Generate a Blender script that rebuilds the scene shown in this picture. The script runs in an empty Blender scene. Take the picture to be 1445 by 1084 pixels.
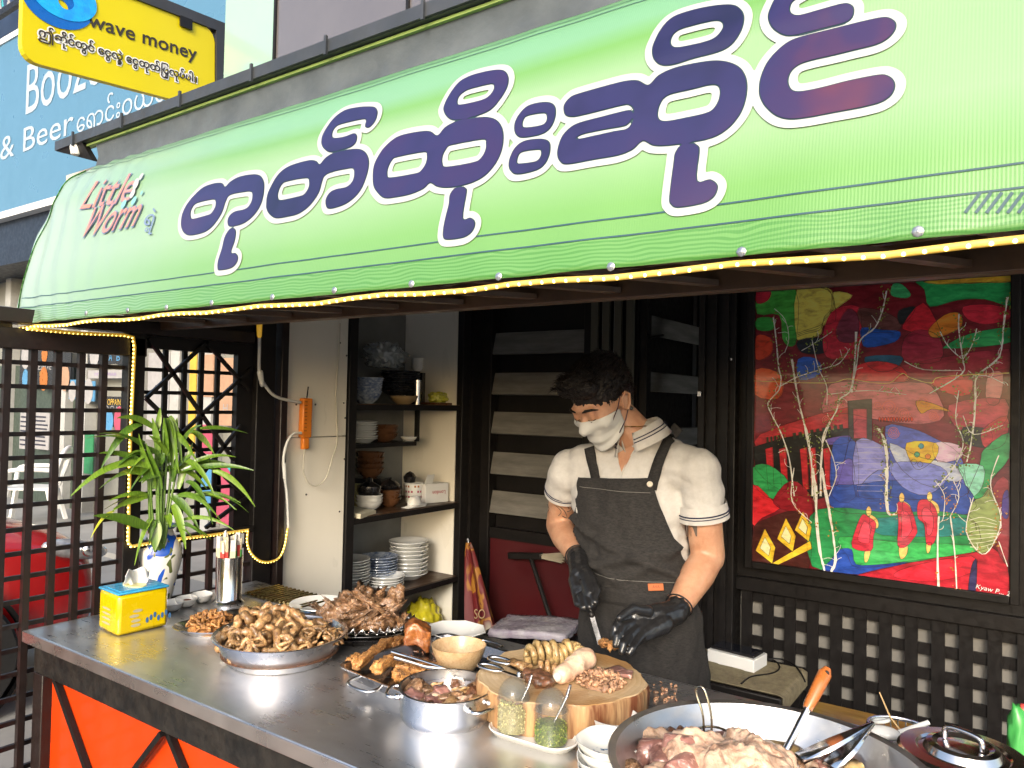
import bpy, bmesh, math, random
import numpy as np
from mathutils import Vector, Matrix, Euler, noise
from mathutils.geometry import tessellate_polygon

# ---------------------------------------------------------------- camera
S = bpy.context.scene
COL = S.collection
FOC = 1067.0
_vx = np.array([-1542.5, -5.0, FOC]); _vy = np.array([737.5, 41.0, FOC])
_ex = -_vx/np.linalg.norm(_vx); _ey = _vy/np.linalg.norm(_vy)
_ey = _ey-_ex*_ex.dot(_ey); _ey /= np.linalg.norm(_ey); _ez = np.cross(_ex, _ey)
RM = np.array([_ex, _ey, _ez])          # camera frame (right, down, forward) -> place frame
CP = np.array([0, 0, 1.6])
cam_d = bpy.data.cameras.new('camera'); cam = bpy.data.objects.new('camera', cam_d); COL.objects.link(cam)
cam_d.sensor_width = 36; cam_d.lens = FOC/1445*36; cam_d.clip_start = .05; cam_d.clip_end = 2000
_r = RM@np.array([1, 0, 0]); _u = RM@np.array([0, -1, 0]); _b = RM@np.array([0, 0, -1])
cam.matrix_world = Matrix(((_r[0], _u[0], _b[0], 0), (_r[1], _u[1], _b[1], 0), (_r[2], _u[2], _b[2], 1.6), (0, 0, 0, 1)))
S.camera = cam
# ---------------------------------------------------------------- sky, sun, exposure
SUN_EL, SUN_AZ = math.radians(23), math.radians(156)     # azimuth clockwise from +Y: the sun stands behind the photographer
W = bpy.data.worlds.new('World'); S.world = W; W.use_nodes = True
nt = W.node_tree; nt.nodes.clear()
sky = nt.nodes.new('ShaderNodeTexSky'); sky.sky_type = 'NISHITA'; sky.sun_disc = False
sky.sun_elevation = SUN_EL; sky.sun_rotation = SUN_AZ; sky.dust_density = 3.0; sky.air_density = 1.0
bg = nt.nodes.new('ShaderNodeBackground'); bg.inputs[1].default_value = .15
wo = nt.nodes.new('ShaderNodeOutputWorld'); nt.links.new(sky.outputs[0], bg.inputs[0]); nt.links.new(bg.outputs[0], wo.inputs[0])
sd = bpy.data.lights.new('sun', 'SUN'); sd.energy = 1.0; sd.angle = math.radians(16); sd.color = (1, .97, .92)
sun = bpy.data.objects.new('sun', sd); COL.objects.link(sun)
_sdv = Vector((math.sin(SUN_AZ)*math.cos(SUN_EL), math.cos(SUN_AZ)*math.cos(SUN_EL), math.sin(SUN_EL)))
sun.rotation_euler = _sdv.to_track_quat('Z', 'Y').to_euler()
S.view_settings.view_transform = 'Standard'; S.view_settings.look = 'None'
S.view_settings.exposure = 1.35; S.view_settings.gamma = 1; S.view_settings.use_curve_mapping = False
S.render.engine = 'CYCLES'; S.cycles.max_bounces = 8; S.cycles.use_denoising = True
S.cycles.caustics_reflective = False; S.cycles.caustics_refractive = False; S.cycles.sample_clamp_indirect = 6
random.seed(7)
R_ = random.Random(11)

def ray(px, py): return RM@np.array([px-722.5, py-542, FOC])
def at(px, py, x=None, y=None, z=None):
    """the point of a plane of the place (x=, y= or z=) seen at a position of the photograph"""
    d = ray(px, py)
    t = (z-CP[2])/d[2] if z is not None else ((y-CP[1])/d[1] if y is not None else (x-CP[0])/d[0])
    return Vector(CP+d*t)

# ---------------------------------------------------------------- materials
def srgb(c):
    if isinstance(c, str):
        c = c.lstrip('#'); c = tuple(int(c[i:i+2], 16) for i in (0, 2, 4))
    if max(c) > 1: c = tuple(v/255 for v in c)
    return tuple((v/12.92 if v <= .04045 else ((v+.055)/1.055)**2.4) for v in c)
class NT:
    def __init__(s, m): s.t = m.node_tree; s.n = s.t.nodes; s.l = s.t.links
    def new(s, typ, **k):
        n = s.n.new('ShaderNode'+typ)
        for a, v in k.items(): setattr(n, a, v)
        return n
    def link(s, a, b): s.l.new(a, b)
    def tc(s, scale=(1, 1, 1), out='Object', rot=(0, 0, 0)):
        t = s.new('TexCoord'); m = s.new('Mapping'); s.link(t.outputs[out], m.inputs[0]); m.inputs['Scale'].default_value = scale; m.inputs['Rotation'].default_value = rot
        return m.outputs[0]
    def noise(s, vec, scale=5, detail=4, rough=.5, dist=0):
        n = s.new('TexNoise'); s.link(vec, n.inputs['Vector']); n.inputs['Scale'].default_value = scale
        n.inputs['Detail'].default_value = detail; n.inputs['Roughness'].default_value = rough; n.inputs['Distortion'].default_value = dist
        return n.outputs['Fac']
    def ramp(s, fac, stops):
        r = s.new('ValToRGB'); s.link(fac, r.inputs[0]); e = r.color_ramp.elements
        while len(e) < len(stops): e.new(.5)
        for i, (p, c) in enumerate(stops): e[i].position = p; e[i].color = (*c, 1)
        return r.outputs[0]
    def mix(s, fac, a, b, typ='MIX'):
        m = s.new('Mix', data_type='RGBA', blend_type=typ)
        for i, v in ((0, fac), (6, a), (7, b)):
            if hasattr(v, 'links') or hasattr(v, 'is_output'): s.link(v, m.inputs[i])
            elif i == 0: m.inputs[0].default_value = v
            else: m.inputs[i].default_value = (*v[:3], 1)
        return m.outputs[2]
    def math(s, op, a, b=0, clamp=False):
        m = s.new('Math', operation=op); m.use_clamp = clamp
        for i, v in ((0, a), (1, b)):
            if hasattr(v, 'is_output'): s.link(v, m.inputs[i])
            else: m.inputs[i].default_value = v
        return m.outputs[0]
    def bump(s, h, strength, dist=.01):
        b = s.new('Bump'); b.inputs['Strength'].default_value = strength; b.inputs['Distance'].default_value = dist
        s.link(h, b.inputs['Height']); return b.outputs[0]
MATS = {}
def mat(name, c, rough=.5, metal=0, c2=None, nscale=8, stretch=(1, 1, 1), bump=0, bscale=60, bdist=.004, coat=0, spec=.5, trans=0, alpha=1,
        rvar=.12, ior=1.45, detail=5, contrast=.25, emit=None, estr=0, sss=0, sheen=0):
    if name in MATS: return MATS[name]
    m = bpy.data.materials.new(name); m.use_nodes = True; n = NT(m); b = n.n['Principled BSDF']
    c = srgb(c) if isinstance(c, str) or max(c) > 1 else c
    if c2 is None: c2 = tuple(v*.72 for v in c)
    else: c2 = srgb(c2) if isinstance(c2, str) or max(c2) > 1 else c2
    v = n.tc(stretch); f = n.noise(v, nscale, detail, .6)
    col = n.ramp(f, [(.5-contrast, c2), (.5+contrast, c)])
    n.link(col, b.inputs['Base Color'])
    f2 = n.noise(v, nscale*2.7, 3)
    mr = n.new('MapRange'); n.link(f2, mr.inputs[0]); mr.inputs[1].default_value = .3; mr.inputs[2].default_value = .7
    mr.inputs[3].default_value = max(.02, rough-rvar); mr.inputs[4].default_value = min(1, rough+rvar); n.link(mr.outputs[0], b.inputs['Roughness'])
    b.inputs['Metallic'].default_value = metal; b.inputs['Specular IOR Level'].default_value = spec; b.inputs['IOR'].default_value = ior
    b.inputs['Coat Weight'].default_value = coat; b.inputs['Coat Roughness'].default_value = .08
    b.inputs['Transmission Weight'].default_value = trans; b.inputs['Alpha'].default_value = alpha
    if sss: b.inputs['Subsurface Weight'].default_value = sss; b.inputs['Subsurface Radius'].default_value = (.01, .004, .002); b.inputs['Subsurface Scale'].default_value = 1
    if sheen: b.inputs['Sheen Weight'].default_value = sheen
    if emit: b.inputs['Emission Color'].default_value = (*srgb(emit), 1); b.inputs['Emission Strength'].default_value = estr
    if bump: n.link(n.bump(n.noise(n.tc(stretch), bscale, 4), bump, bdist), b.inputs['Normal'])
    MATS[name] = m; return m

# ---------------------------------------------------------------- mesh building
OFF = {}
def tag(o, label=None, cat=None, group=None, kind=None):
    if label: o['label'] = label
    if cat: o['category'] = cat
    if group: o['group'] = group
    if kind: o['kind'] = kind
    return o
def root(name, loc, label, cat, group=None):
    o = bpy.data.objects.new(name, None); o.empty_display_size = .05; COL.objects.link(o); o.location = loc; OFF[o.name] = Vector(loc)
    return tag(o, label, cat, group)
def basis(d):
    d = Vector(d).normalized(); a = Vector((0, 0, 1)) if abs(d.z) < .9 else Vector((1, 0, 0))
    u = d.cross(a).normalized(); return u, d.cross(u).normalized()
class B:
    def __init__(s): s.v = []; s.f = []; s.c = []
    def add(s, vs, fs):
        o = len(s.v); s.v += [Vector(p) for p in vs]; s.f += [[i+o for i in f] for f in fs]; return s
    def box(s, c, d, rot=None):
        c = Vector(c); x, y, z = d[0]/2, d[1]/2, d[2]/2
        p = [Vector((i, j, k)) for k in (-z, z) for j in (-y, y) for i in (-x, x)]
        if rot is not None:
            r = Euler(rot).to_matrix() if not isinstance(rot, Matrix) else rot
            p = [r@q for q in p]
        return s.add([c+q for q in p], [(0, 2, 3, 1), (4, 5, 7, 6), (0, 1, 5, 4), (2, 6, 7, 3), (0, 4, 6, 2), (1, 3, 7, 5)])
    def bb(s, a, b):
        return s.box([(a[i]+b[i])/2 for i in range(3)], [abs(a[i]-b[i]) for i in range(3)])
    def bar(s, a, b, w, h, up=(0, 0, 1)):
        a, b = Vector(a), Vector(b); d = (b-a).normalized(); u = Vector(up); r = d.cross(u).normalized(); u = r.cross(d)
        p = [q+r*i*w/2+u*j*h/2 for q in (a, b) for i, j in ((-1, -1), (1, -1), (1, 1), (-1, 1))]
        return s.add(p, [(3, 2, 1, 0), (4, 5, 6, 7), (0, 1, 5, 4), (1, 2, 6, 5), (2, 3, 7, 6), (3, 0, 4, 7)])
    def tube(s, pts, r, seg=8, cap=True, closed=False):
        pts = [Vector(p) for p in pts]; n = len(pts)
        if not hasattr(r, '__len__'): r = [r]*n
        vs = []; prev = None
        for i, p in enumerate(pts):
            if closed: d = pts[(i+1) % n]-pts[i-1]
            else: d = pts[min(i+1, n-1)]-pts[max(i-1, 0)]
            if d.length < 1e-9: d = Vector((0, 0, 1))
            d.normalize()
            if prev is None: u, w = basis(d)
            else:
                u = prev-d*prev.dot(d)
                if u.length < 1e-6: u, _ = basis(d)
                u.normalize(); w = d.cross(u)
            prev = u
            for k in range(seg):
                a = 2*math.pi*k/seg; vs.append(p+(u*math.cos(a)+w*math.sin(a))*r[i])
        fs = []
        for i in range(n if closed else n-1):
            j = (i+1) % n
            for k in range(seg): fs.append((i*seg+k, i*seg+(k+1) % seg, j*seg+(k+1) % seg, j*seg+k))
        if cap and not closed: fs.append(list(range(seg))[::-1]); fs.append([(n-1)*seg+k for k in range(seg)])
        return s.add(vs, fs)
    def lathe(s, prof, c=(0, 0, 0), seg=32, sx=1, sy=1, rot=None, jit=None, caps=True):
        c = Vector(c); vs = []; fs = []; n = len(prof)
        for (r, z) in prof:
            for k in range(seg):
                a = 2*math.pi*k/seg; rr = r*(jit(a, z) if jit else 1)
                q = Vector((rr*math.cos(a)*sx, rr*math.sin(a)*sy, z)); vs.append(c+(rot@q if rot is not None else q))
        for i in range(n-1):
            for k in range(seg): fs.append((i*seg+k, i*seg+(k+1) % seg, (i+1)*seg+(k+1) % seg, (i+1)*seg+k))
        if caps and prof[0][0] > 1e-5: fs.append(list(range(seg))[::-1])
        if caps and prof[-1][0] > 1e-5: fs.append([(n-1)*seg+k for k in range(seg)])
        return s.add(vs, fs)
    def ball(s, c, r, seg=12, rings=8, scale=(1, 1, 1), rot=None):
        c = Vector(c); prof = []
        vs = []; fs = []
        for i in range(rings+1):
            t = math.pi*i/rings
            for k in range(seg):
                a = 2*math.pi*k/seg
                q = Vector((r*math.sin(t)*math.cos(a)*scale[0], r*math.sin(t)*math.sin(a)*scale[1], r*math.cos(t)*scale[2]))
                vs.append(c+(rot@q if rot is not None else q))
        for i in range(rings):
            for k in range(seg): fs.append((i*seg+k, (i+1)*seg+k, (i+1)*seg+(k+1) % seg, i*seg+(k+1) % seg))
        return s.add(vs, fs)
    def cone(s, a, b, ra, rb, seg=14, caps=3):
        """a round-ended tapered limb"""
        a, b = Vector(a), Vector(b); d = (b-a).normalized(); pts = []; rs = []
        for i in range(caps+1):
            t = math.pi/2*i/caps; pts.append(a-d*ra*math.cos(t)); rs.append(max(ra*math.sin(t), 1e-4))
        for i in range(caps+1):
            t = math.pi/2*i/caps; pts.append(b+d*rb*math.sin(t)); rs.append(max(rb*math.cos(t), 1e-4))
        return s.tube(pts, rs, seg)
    def prism(s, poly, n, th):
        """poly: 3D outline, pushed th along n"""
        poly = [Vector(p) for p in poly]; n = Vector(n); k = len(poly)
        tr = tessellate_polygon([poly])
        vs = poly+[p+n*th for p in poly]
        fs = [tuple(t) for t in tr]+[(t[2]+k, t[1]+k, t[0]+k) for t in tr]+[(i, (i+1) % k, (i+1) % k+k, i+k) for i in range(k)]
        return s.add(vs, fs)
    def build(s, name, m, parent=None, smooth=None, bevel=0, origin=None, label=None, fixn=True):
        me = bpy.data.meshes.new(name)
        if parent is not None: off = OFF[parent.name]
        elif origin is not None: off = Vector(origin)
        else:
            a = np.array([tuple(p) for p in s.v]); off = Vector(((a[:, 0].min()+a[:, 0].max())/2, (a[:, 1].min()+a[:, 1].max())/2, a[:, 2].min()))
        me.from_pydata([tuple(p-off) for p in s.v], [], s.f)
        if fixn:
            bm = bmesh.new(); bm.from_mesh(me); bmesh.ops.recalc_face_normals(bm, faces=bm.faces); bm.to_mesh(me); bm.free()
        if m is not None: me.materials.append(m)
        if smooth is not None:
            me.shade_smooth(); me.set_sharp_from_angle(angle=math.radians(smooth))
        o = bpy.data.objects.new(name, me); COL.objects.link(o); OFF[o.name] = off
        if parent is not None: o.parent = parent
        else: o.location = off
        if label: o['label'] = label
        if bevel:
            md = o.modifiers.new('bevel', 'BEVEL'); md.width = bevel; md.segments = 2; md.limit_method = 'ANGLE'; md.angle_limit = math.radians(40)
            if smooth is None: me.shade_smooth(); me.set_sharp_from_angle(angle=math.radians(35))
        return o
def copy_thing(o, delta, label=None, rz=0):
    r = o.copy(); COL.objects.link(r); r.location = o.location+Vector(delta)
    if rz: r.rotation_euler = (0, 0, rz)
    if label: r['label'] = label
    OFF[r.name] = OFF[o.name]+Vector(delta)
    for ch in list(o.children):
        c = ch.copy(); COL.objects.link(c); c.parent = r; OFF[c.name] = OFF[r.name]
        for g in list(ch.children):
            d = g.copy(); COL.objects.link(d); d.parent = c; OFF[d.name] = OFF[r.name]
    return r
def piece(name, me, parent, loc, rot=(0, 0, 0), sc=(1, 1, 1)):
    """a repeated piece that shares its mesh; loc in place coordinates"""
    o = bpy.data.objects.new(name, me); COL.objects.link(o)
    if parent is not None: o.parent = parent; o.location = Vector(loc)-OFF[parent.name]
    else: o.location = Vector(loc)
    o.rotation_euler = rot; o.scale = sc; OFF[o.name] = Vector(loc); return o
def mesh_of(b, m, smooth=None, name='piece'):
    me = bpy.data.meshes.new(name); me.from_pydata([tuple(p) for p in b.v], [], b.f)
    bm = bmesh.new(); bm.from_mesh(me); bmesh.ops.recalc_face_normals(bm, faces=bm.faces); bm.to_mesh(me); bm.free()
    me.materials.append(m)
    if smooth is not None: me.shade_smooth(); me.set_sharp_from_angle(angle=math.radians(smooth))
    return me
def fuse(b, name, m, parent=None, voxel=.008, smooth=4, disp=0, dscale=30, label=None, origin=None, deform=None, decim=0):
    """melts overlapping round forms into one continuous skin"""
    o = b.build('tmp', m, None, origin=(0, 0, 0), fixn=False)
    md = o.modifiers.new('r', 'REMESH'); md.mode = 'VOXEL'; md.voxel_size = voxel; md.use_smooth_shade = True
    if smooth: ms = o.modifiers.new('s', 'SMOOTH'); ms.iterations = smooth; ms.factor = .5
    dg = bpy.context.evaluated_depsgraph_get(); me = bpy.data.meshes.new_from_object(o.evaluated_get(dg))
    bpy.data.objects.remove(o)
    n = len(me.vertices); co = np.empty(n*3, 'f'); me.vertices.foreach_get('co', co); co = co.reshape(-1, 3)
    if disp or deform:
        no = np.empty(n*3, 'f'); me.vertices.foreach_get('normal', no); no = no.reshape(-1, 3)
        for i in range(n):
            if disp: co[i] += no[i]*disp*noise.noise(Vector(co[i])*dscale)
            if deform: co[i] = deform(Vector(co[i]), Vector(no[i]))
    if parent is not None: off = OFF[parent.name]
    elif origin is not None: off = Vector(origin)
    else: off = Vector(((co[:, 0].min()+co[:, 0].max())/2, (co[:, 1].min()+co[:, 1].max())/2, co[:, 2].min()))
    co = co-np.array(off)
    me.vertices.foreach_set('co', co.astype('f').ravel()); me.update(); me.shade_smooth()
    me.materials.clear(); me.materials.append(m); me.name = name
    o = bpy.data.objects.new(name, me); COL.objects.link(o); OFF[o.name] = off
    if parent is not None: o.parent = parent
    else: o.location = off
    if label: o['label'] = label
    return o
def cat_rom(pts, n=6, closed=False):
    P = [np.array(p, float) for p in pts]; out = []; k = len(P)
    for i in range(k if closed else k-1):
        p0 = P[i-1] if (closed or i) else P[0]; p1 = P[i]; p2 = P[(i+1) % k]; p3 = P[(i+2) % k] if (closed or i+2 < k) else P[-1]
        for j in range(n):
            t = j/n; out.append(.5*((2*p1)+(-p0+p2)*t+(2*p0-5*p1+4*p2-p3)*t*t+(-p0+3*p1-3*p2+p3)*t**3))
    if not closed: out.append(P[-1])
    return out
def sdf_grid(polys, res, pad):
    A = np.concatenate([np.array(p) for p in polys]); lo = A.min(0)-pad; hi = A.max(0)+pad
    nx, ny = int((hi[0]-lo[0])/res)+2, int((hi[1]-lo[1])/res)+2
    X, Y = np.meshgrid(lo[0]+np.arange(nx)*res, lo[1]+np.arange(ny)*res, indexing='ij'); D = np.full(X.shape, 9e9); ins = np.zeros(X.shape, bool)
    for p in polys:
        p = np.array(p); q = np.roll(p, -1, 0)
        for a, b in zip(p, q):
            d = b-a; L = d.dot(d)
            if L < 1e-14: continue
            m = pad*1.6+.02
            i0 = max(0, int((min(a[0], b[0])-m-lo[0])/res)); i1 = min(nx, int((max(a[0], b[0])+m-lo[0])/res)+2)
            j0 = max(0, int((min(a[1], b[1])-m-lo[1])/res)); j1 = min(ny, int((max(a[1], b[1])+m-lo[1])/res)+2)
            x = X[i0:i1, j0:j1]; y = Y[i0:i1, j0:j1]
            t = np.clip(((x-a[0])*d[0]+(y-a[1])*d[1])/L, 0, 1)
            D[i0:i1, j0:j1] = np.minimum(D[i0:i1, j0:j1], np.hypot(x-a[0]-t*d[0], y-a[1]-t*d[1]))
            if a[1] != b[1]:
                c = ((a[1] > Y) != (b[1] > Y)) & (X < (b[0]-a[0])*(Y-a[1])/(b[1]-a[1])+a[0]); ins ^= c
    return X, Y, np.where(ins, -D, D)
def contour(X, Y, F, fn, b=None):
    """flat print cut along F = 0 (inside F < 0); fn lays (u, v) on its surface"""
    b = b or B(); nx, ny = F.shape; vid = {}; base = []
    def V(k, u, v):
        if k not in vid: vid[k] = len(b.v); b.v.append(Vector(fn(u, v)))
        return vid[k]
    ins = F < 0
    any_ = ins[:-1, :-1] | ins[1:, :-1] | ins[1:, 1:] | ins[:-1, 1:]
    for i, j in zip(*np.nonzero(any_)):
        cs = ((i, j), (i+1, j), (i+1, j+1), (i, j+1)); f = []
        for k in range(4):
            a, c = cs[k], cs[(k+1) % 4]; fa, fc = F[a], F[c]
            if fa < 0: f.append(V(a, X[a], Y[a]))
            if (fa < 0) != (fc < 0):
                t = fa/(fa-fc); key = (min(a, c), max(a, c)); f.append(V(key, X[a]+t*(X[c]-X[a]), Y[a]+t*(Y[c]-Y[a])))
        if len(f) > 2: b.f.append(f)
    return b
def text_mesh(body, size=1, offset=0, shear=0, font_bold=0, res=3):
    c = bpy.data.curves.new('tmp', 'FONT'); c.body = body; c.size = size; c.offset = offset; c.shear = shear; c.resolution_u = res
    o = bpy.data.objects.new('tmp', c); COL.objects.link(o)
    dg = bpy.context.evaluated_depsgraph_get(); me = bpy.data.meshes.new_from_object(o.evaluated_get(dg))
    vs = [v.co.copy() for v in me.vertices]; fs = [list(p.vertices) for p in me.polygons]
    bpy.data.objects.remove(o); bpy.data.curves.remove(c); bpy.data.meshes.remove(me)
    return vs, fs
def text_on(body, fn, width=None, height=None, offset=0, b=None, origin=(0, 0), sx=1, shear=0):
    """lettering laid by fn(u, v); width = its length in u"""
    vs, fs = text_mesh(body, 1, 0, shear); 
    if not vs: return b or B()
    x0 = min(v.x for v in vs); x1 = max(v.x for v in vs); k = (width/(x1-x0)) if width else height
    ky = height if height else k
    if offset: vs, fs = text_mesh(body, 1, offset/max(k, 1e-6), shear)
    b = b or B()
    return b.add([fn(origin[0]+(v.x-x0)*k, origin[1]+v.y*ky) for v in vs], fs)
# ---------------------------------------------------------------- materials of the place
black = mat('black_paint', (.007, .0065, .0065), .42, c2=(.013, .011, .0105), nscale=14, bump=.15, bscale=90, spec=.3)
brownsteel = mat('brown_steel', (.018, .0095, .008), .42, c2=(.009, .0065, .006), nscale=9, bump=.2, bscale=60)
rust = mat('rusty_steel', (.11, .055, .025), .45, c2=(.03, .015, .009), nscale=7, bump=.3, bscale=40)
cream = mat('cream_board', (.84, .8, .7), .36, c2=(.76, .72, .62), nscale=3, stretch=(1, 1, .4), bump=.05, bscale=30, coat=.2)
steel = mat('brushed_steel', (.56, .56, .57), .27, 1, c2=(.4, .4, .41), nscale=5, bump=.04, bscale=20, rvar=.1)
alum = mat('aluminium', (.78, .78, .79), .28, 1, c2=(.62, .62, .64), nscale=7, bump=.06, bscale=50, rvar=.08)
chrome = mat('polished_steel', (.78, .77, .76), .17, 1, c2=(.66, .65, .64), nscale=5, rvar=.04)
white = mat('white_ceramic', (.8, .8, .77), .16, c2=(.74, .74, .71), nscale=6, coat=.5)
plastic_w = mat('white_plastic', (.76, .76, .74), .4, c2=(.68, .68, .66), nscale=6)
wood_dark = mat('dark_wood', (.09, .045, .022), .4, c2=(.035, .018, .01), nscale=5, stretch=(1, 1, 9), bump=.1, bscale=25)
led_m = mat('led_rope', (.55, .36, .06), .3, c2=(.8, .6, .2), emit=(255, 190, 40), estr=.12)
led_w = mat('led_bead', (.9, .8, .4), .3, emit=(255, 215, 100), estr=4)

# ---------------------------------------------------------------- ground
g = mat('paving', (.34, .33, .31), .8, c2=(.22, .215, .2), nscale=1.3, bump=.4, bscale=30)
b = B().add([(-150, -150, 0), (150, -150, 0), (150, 150, 0), (-150, 150, 0)], [(0, 1, 2, 3)])
tag(b.build('ground', g, origin=(0, 0, 0)), kind='structure')
fl = mat('floor_tiles', (.42, .39, .35), .35, c2=(.3, .28, .25), nscale=4)
b = B(); nn = 0
for i in range(9):
    for j in range(6): b.bb((-2.55+i*.45, 1.05+j*.45, .004), (-2.104+i*.45, 1.496+j*.45, .014))
tag(b.build('floor', fl), kind='structure')
# ---------------------------------------------------------------- shell of the stall
ceil = mat('ceiling_board', (.5, .47, .42), .7, c2=(.4, .37, .33))
b = B(); b.bb((-3.0, 1.36, 2.36), (1.3, 5.0, 2.42)); tag(b.build('ceiling', ceil), kind='structure')
b = B(); b.bb((-3.2, 4.9, 0), (1.3, 5.0, 2.36)); tag(b.build('wall_back', mat('dark_wall', (.05, .045, .04), .8)), kind='structure')
beige = mat('beige_wall', (.27, .255, .23), .75, c2=(.17, .165, .15), nscale=2.5, bump=.2, bscale=80)
PW = 3.1     # plane of the painting
b = B(); b.bb((-1.0, PW+.04, 0), (1.3, PW+.16, 1.0)); tag(b.build('wall_right', beige), kind='structure')
# black upper cladding behind the painting, above the lattice
zt = at(1005, 812, y=PW).z
b = B(); b.bb((-1.0, PW-.005, zt-.01), (1.3, PW+.039, 2.36)); tag(b.build('wall_cladding', black), kind='structure')
b = B()
for i in range(20): b.bb((-.985+i*.11, PW-.017, 1.0), (-.985+i*.11+.098, PW-.0055, 2.3))
tag(b.build('cladding_boards', black), kind='structure')
# columns between louvre leaf and painting
t = root('steel_column', (-1.1, PW, 0), 'tall black steel column left of the painting with ribbed face', 'column')
B().bb((-1.16, PW-.06, 0), (-1.0, PW+.08, 2.36)).build('post', black, t, bevel=.004)
for i in range(3): B().bb((-1.15+i*.05, PW-.078, .02), (-1.125+i*.05, PW-.061, 2.34)).build('rib', black, t)
t = root('steel_column', (-1.3, PW+.3, 0), 'slim black column between louvred door leaf and ribbed column', 'column')
B().bb((-1.36, PW+.5, 0), (-1.27, PW+.6, 2.36)).build('post', black, t, bevel=.004)
B().bb((-1.345, PW+.485, .02), (-1.325, PW+.499, 2.34)).build('rib', black, t)

# lattice below the painting
lat = root('lattice_screen', (.4, PW, 0), 'black wooden lattice screen with square holes below the painting', 'lattice')
sl = B().box((0, 0, 0), (.0425, .008, zt-.1)); me_v = mesh_of(sl, black, name='slat')
xs = [at(px, 900, y=PW).x for px in (1054, 1085, 1116, 1147, 1181, 1215, 1250, 1287, 1325, 1364, 1404)]
dx = (xs[-1]-xs[0])/(len(xs)-1)
for i in range(-1, 20):
    piece('slat', me_v, lat, (xs[0]+i*dx, PW-.002, (zt+.02)/2+.01))
sh = B().box((0, 0, 0), (2.2, .007, .041)); me_h = mesh_of(sh, black, name='cross_slat')
z = zt-.06
while z > .1:
    piece('cross_slat', me_h, lat, (.12, PW+.008, z)); z -= .0885
B().bb((-1.0, PW-.03, zt-.035), (1.25, PW+.01, zt+.02)).build('top_rail', black, lat, bevel=.004)
B().bb((-1.0, PW-.03, .015), (1.25, PW+.03, .08)).build('bottom_rail', black, lat, bevel=.004)

# ---------------------------------------------------------------- left side: door frame, cream wall, cabinet (plane x = -2.6)
X0 = -2.6
t = root('steel_column', (X0, 2.0, 0), 'dark steel door column beside the cream wall panel', 'column')
B().bb((X0-.05, 1.93, 0), (X0+.01, 2.02, 2.34)).build('post', black, t, bevel=.004)
B().bb((X0-.05, 2.035, 0), (X0+.03, 2.07, 2.34)).build('post', brownsteel, t, bevel=.004)
yc0 = 2.085; yc1 = 2.425
b = B(); b.bb((X0-.1, yc0, 1.4325), (X0, yc1, 2.34)); b.bb((X0-.1, yc0, .02), (X0, yc1, 1.4295)); tag(b.build('wall_left', cream, bevel=.002), kind='structure')
b = B()
for (px, py) in ((480, 484), (489, 502), (485, 569), (445, 571), (418, 571), (432, 698), (486, 648), (487, 590), (479, 722)):
    p = at(px, py, x=X0+.001); b.ball(p, .0045, 6, 4)
tag(b.build('wall_screws', mat('dark_screw', (.06, .05, .04), .5)), kind='structure')

cab = root('shelf_cabinet', (X0-.2, 2.85, 0), 'tall dark open cabinet holding dishes between cream wall and louvred door', 'cabinet')
y0, y1 = 2.43, 3.28; dep = .42
B().bb((X0-.03, y0, 0), (X0+.012, y0+.05, 2.34)).build('post', black, cab, bevel=.003)
B().bb((X0-.03, y1-.015, 0), (X0+.012, y1+.05, 2.34)).build('post', black, cab, bevel=.003)
B().bb((X0-dep-.02, y0, 0), (X0-dep, y1, 2.34)).build('back_panel', mat('grey_board', (.2, .2, .19), .7, c2=(.12, .12, .11), nscale=4), cab)
B().bb((X0-dep, y1-.017, 0), (X0-.031, y1+.0, 2.34)).build('side_panel', cream, cab)
B().bb((X0-dep, y0, 0), (X0-.031, y0+.015, 2.34)).build('side_panel', cream, cab)
zs = [at(575, 571, x=X0).z, at(570, 624, x=X0-.15).z, at(572, 720, x=X0).z, at(567, 834, x=X0).z]
CZ = zs
for i, z in enumerate(zs):
    d0 = X0-.15 if i == 1 else X0-.001
    yy = (y0+.052, y1-.2) if i == 1 else (y0+.052, y1-.018)
    B().bb((X0-dep+.001, yy[0], z-.022), (d0, yy[1], z)).build('shelf', wood_dark if i != 1 else black, cab, bevel=.002)
    if i != 1: B().bb((X0-.0005, y0+.052, z-.03), (X0+.009, y1-.018, z-.003)).build('shelf_edge', black, cab)
B().bb((X0-dep+.001, y0+.052, .25), (X0-.001, y1-.018, .272)).build('shelf', wood_dark, cab)
B().bb((X0-.17, y1-.2, zs[1]), (X0-.15, y1-.18, zs[0]-.02)).build('divider', black, cab)

# ---------------------------------------------------------------- louvred doors at the back
BW = 3.45
grey_slat = mat('weathered_slat', (.23, .225, .21), .75, c2=(.1, .098, .09), nscale=3, stretch=(1.2, 1, 9), bump=.3, bscale=40)
lv = root('louvred_door', (-2.1, BW, 0), 'wide louvred door with grey horizontal boards behind the cook', 'door')
xl, xr = X0+.02, -1.92
B().bb((xl-.02, BW-.03, 0), (xl+.07, BW+.04, 2.34)).build('frame', black, lv, bevel=.004)
B().bb((X0-.4, y1+.052, 0), (X0+.03, BW+.04, 2.34)).build('jamb', black, lv)
B().bb((xr-.0, BW-.03, 0), (xr+.05, BW+.04, 2.34)).build('frame', black, lv, bevel=.004)
B().bb((xl-.02, BW-.032, 0), (xr+.05, BW+.02, .06)).build('frame', black, lv)
B().bb((xl-.3, BW+.05, .1), (xr+.1, BW+.055, 2.34)).build('backing', black, lv)
sb = B().box((0, 0, 0), (xr-xl-.072, .018, .124), rot=(math.radians(-14), 0, 0)); me_s = mesh_of(sb, grey_slat, name='board')
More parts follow.
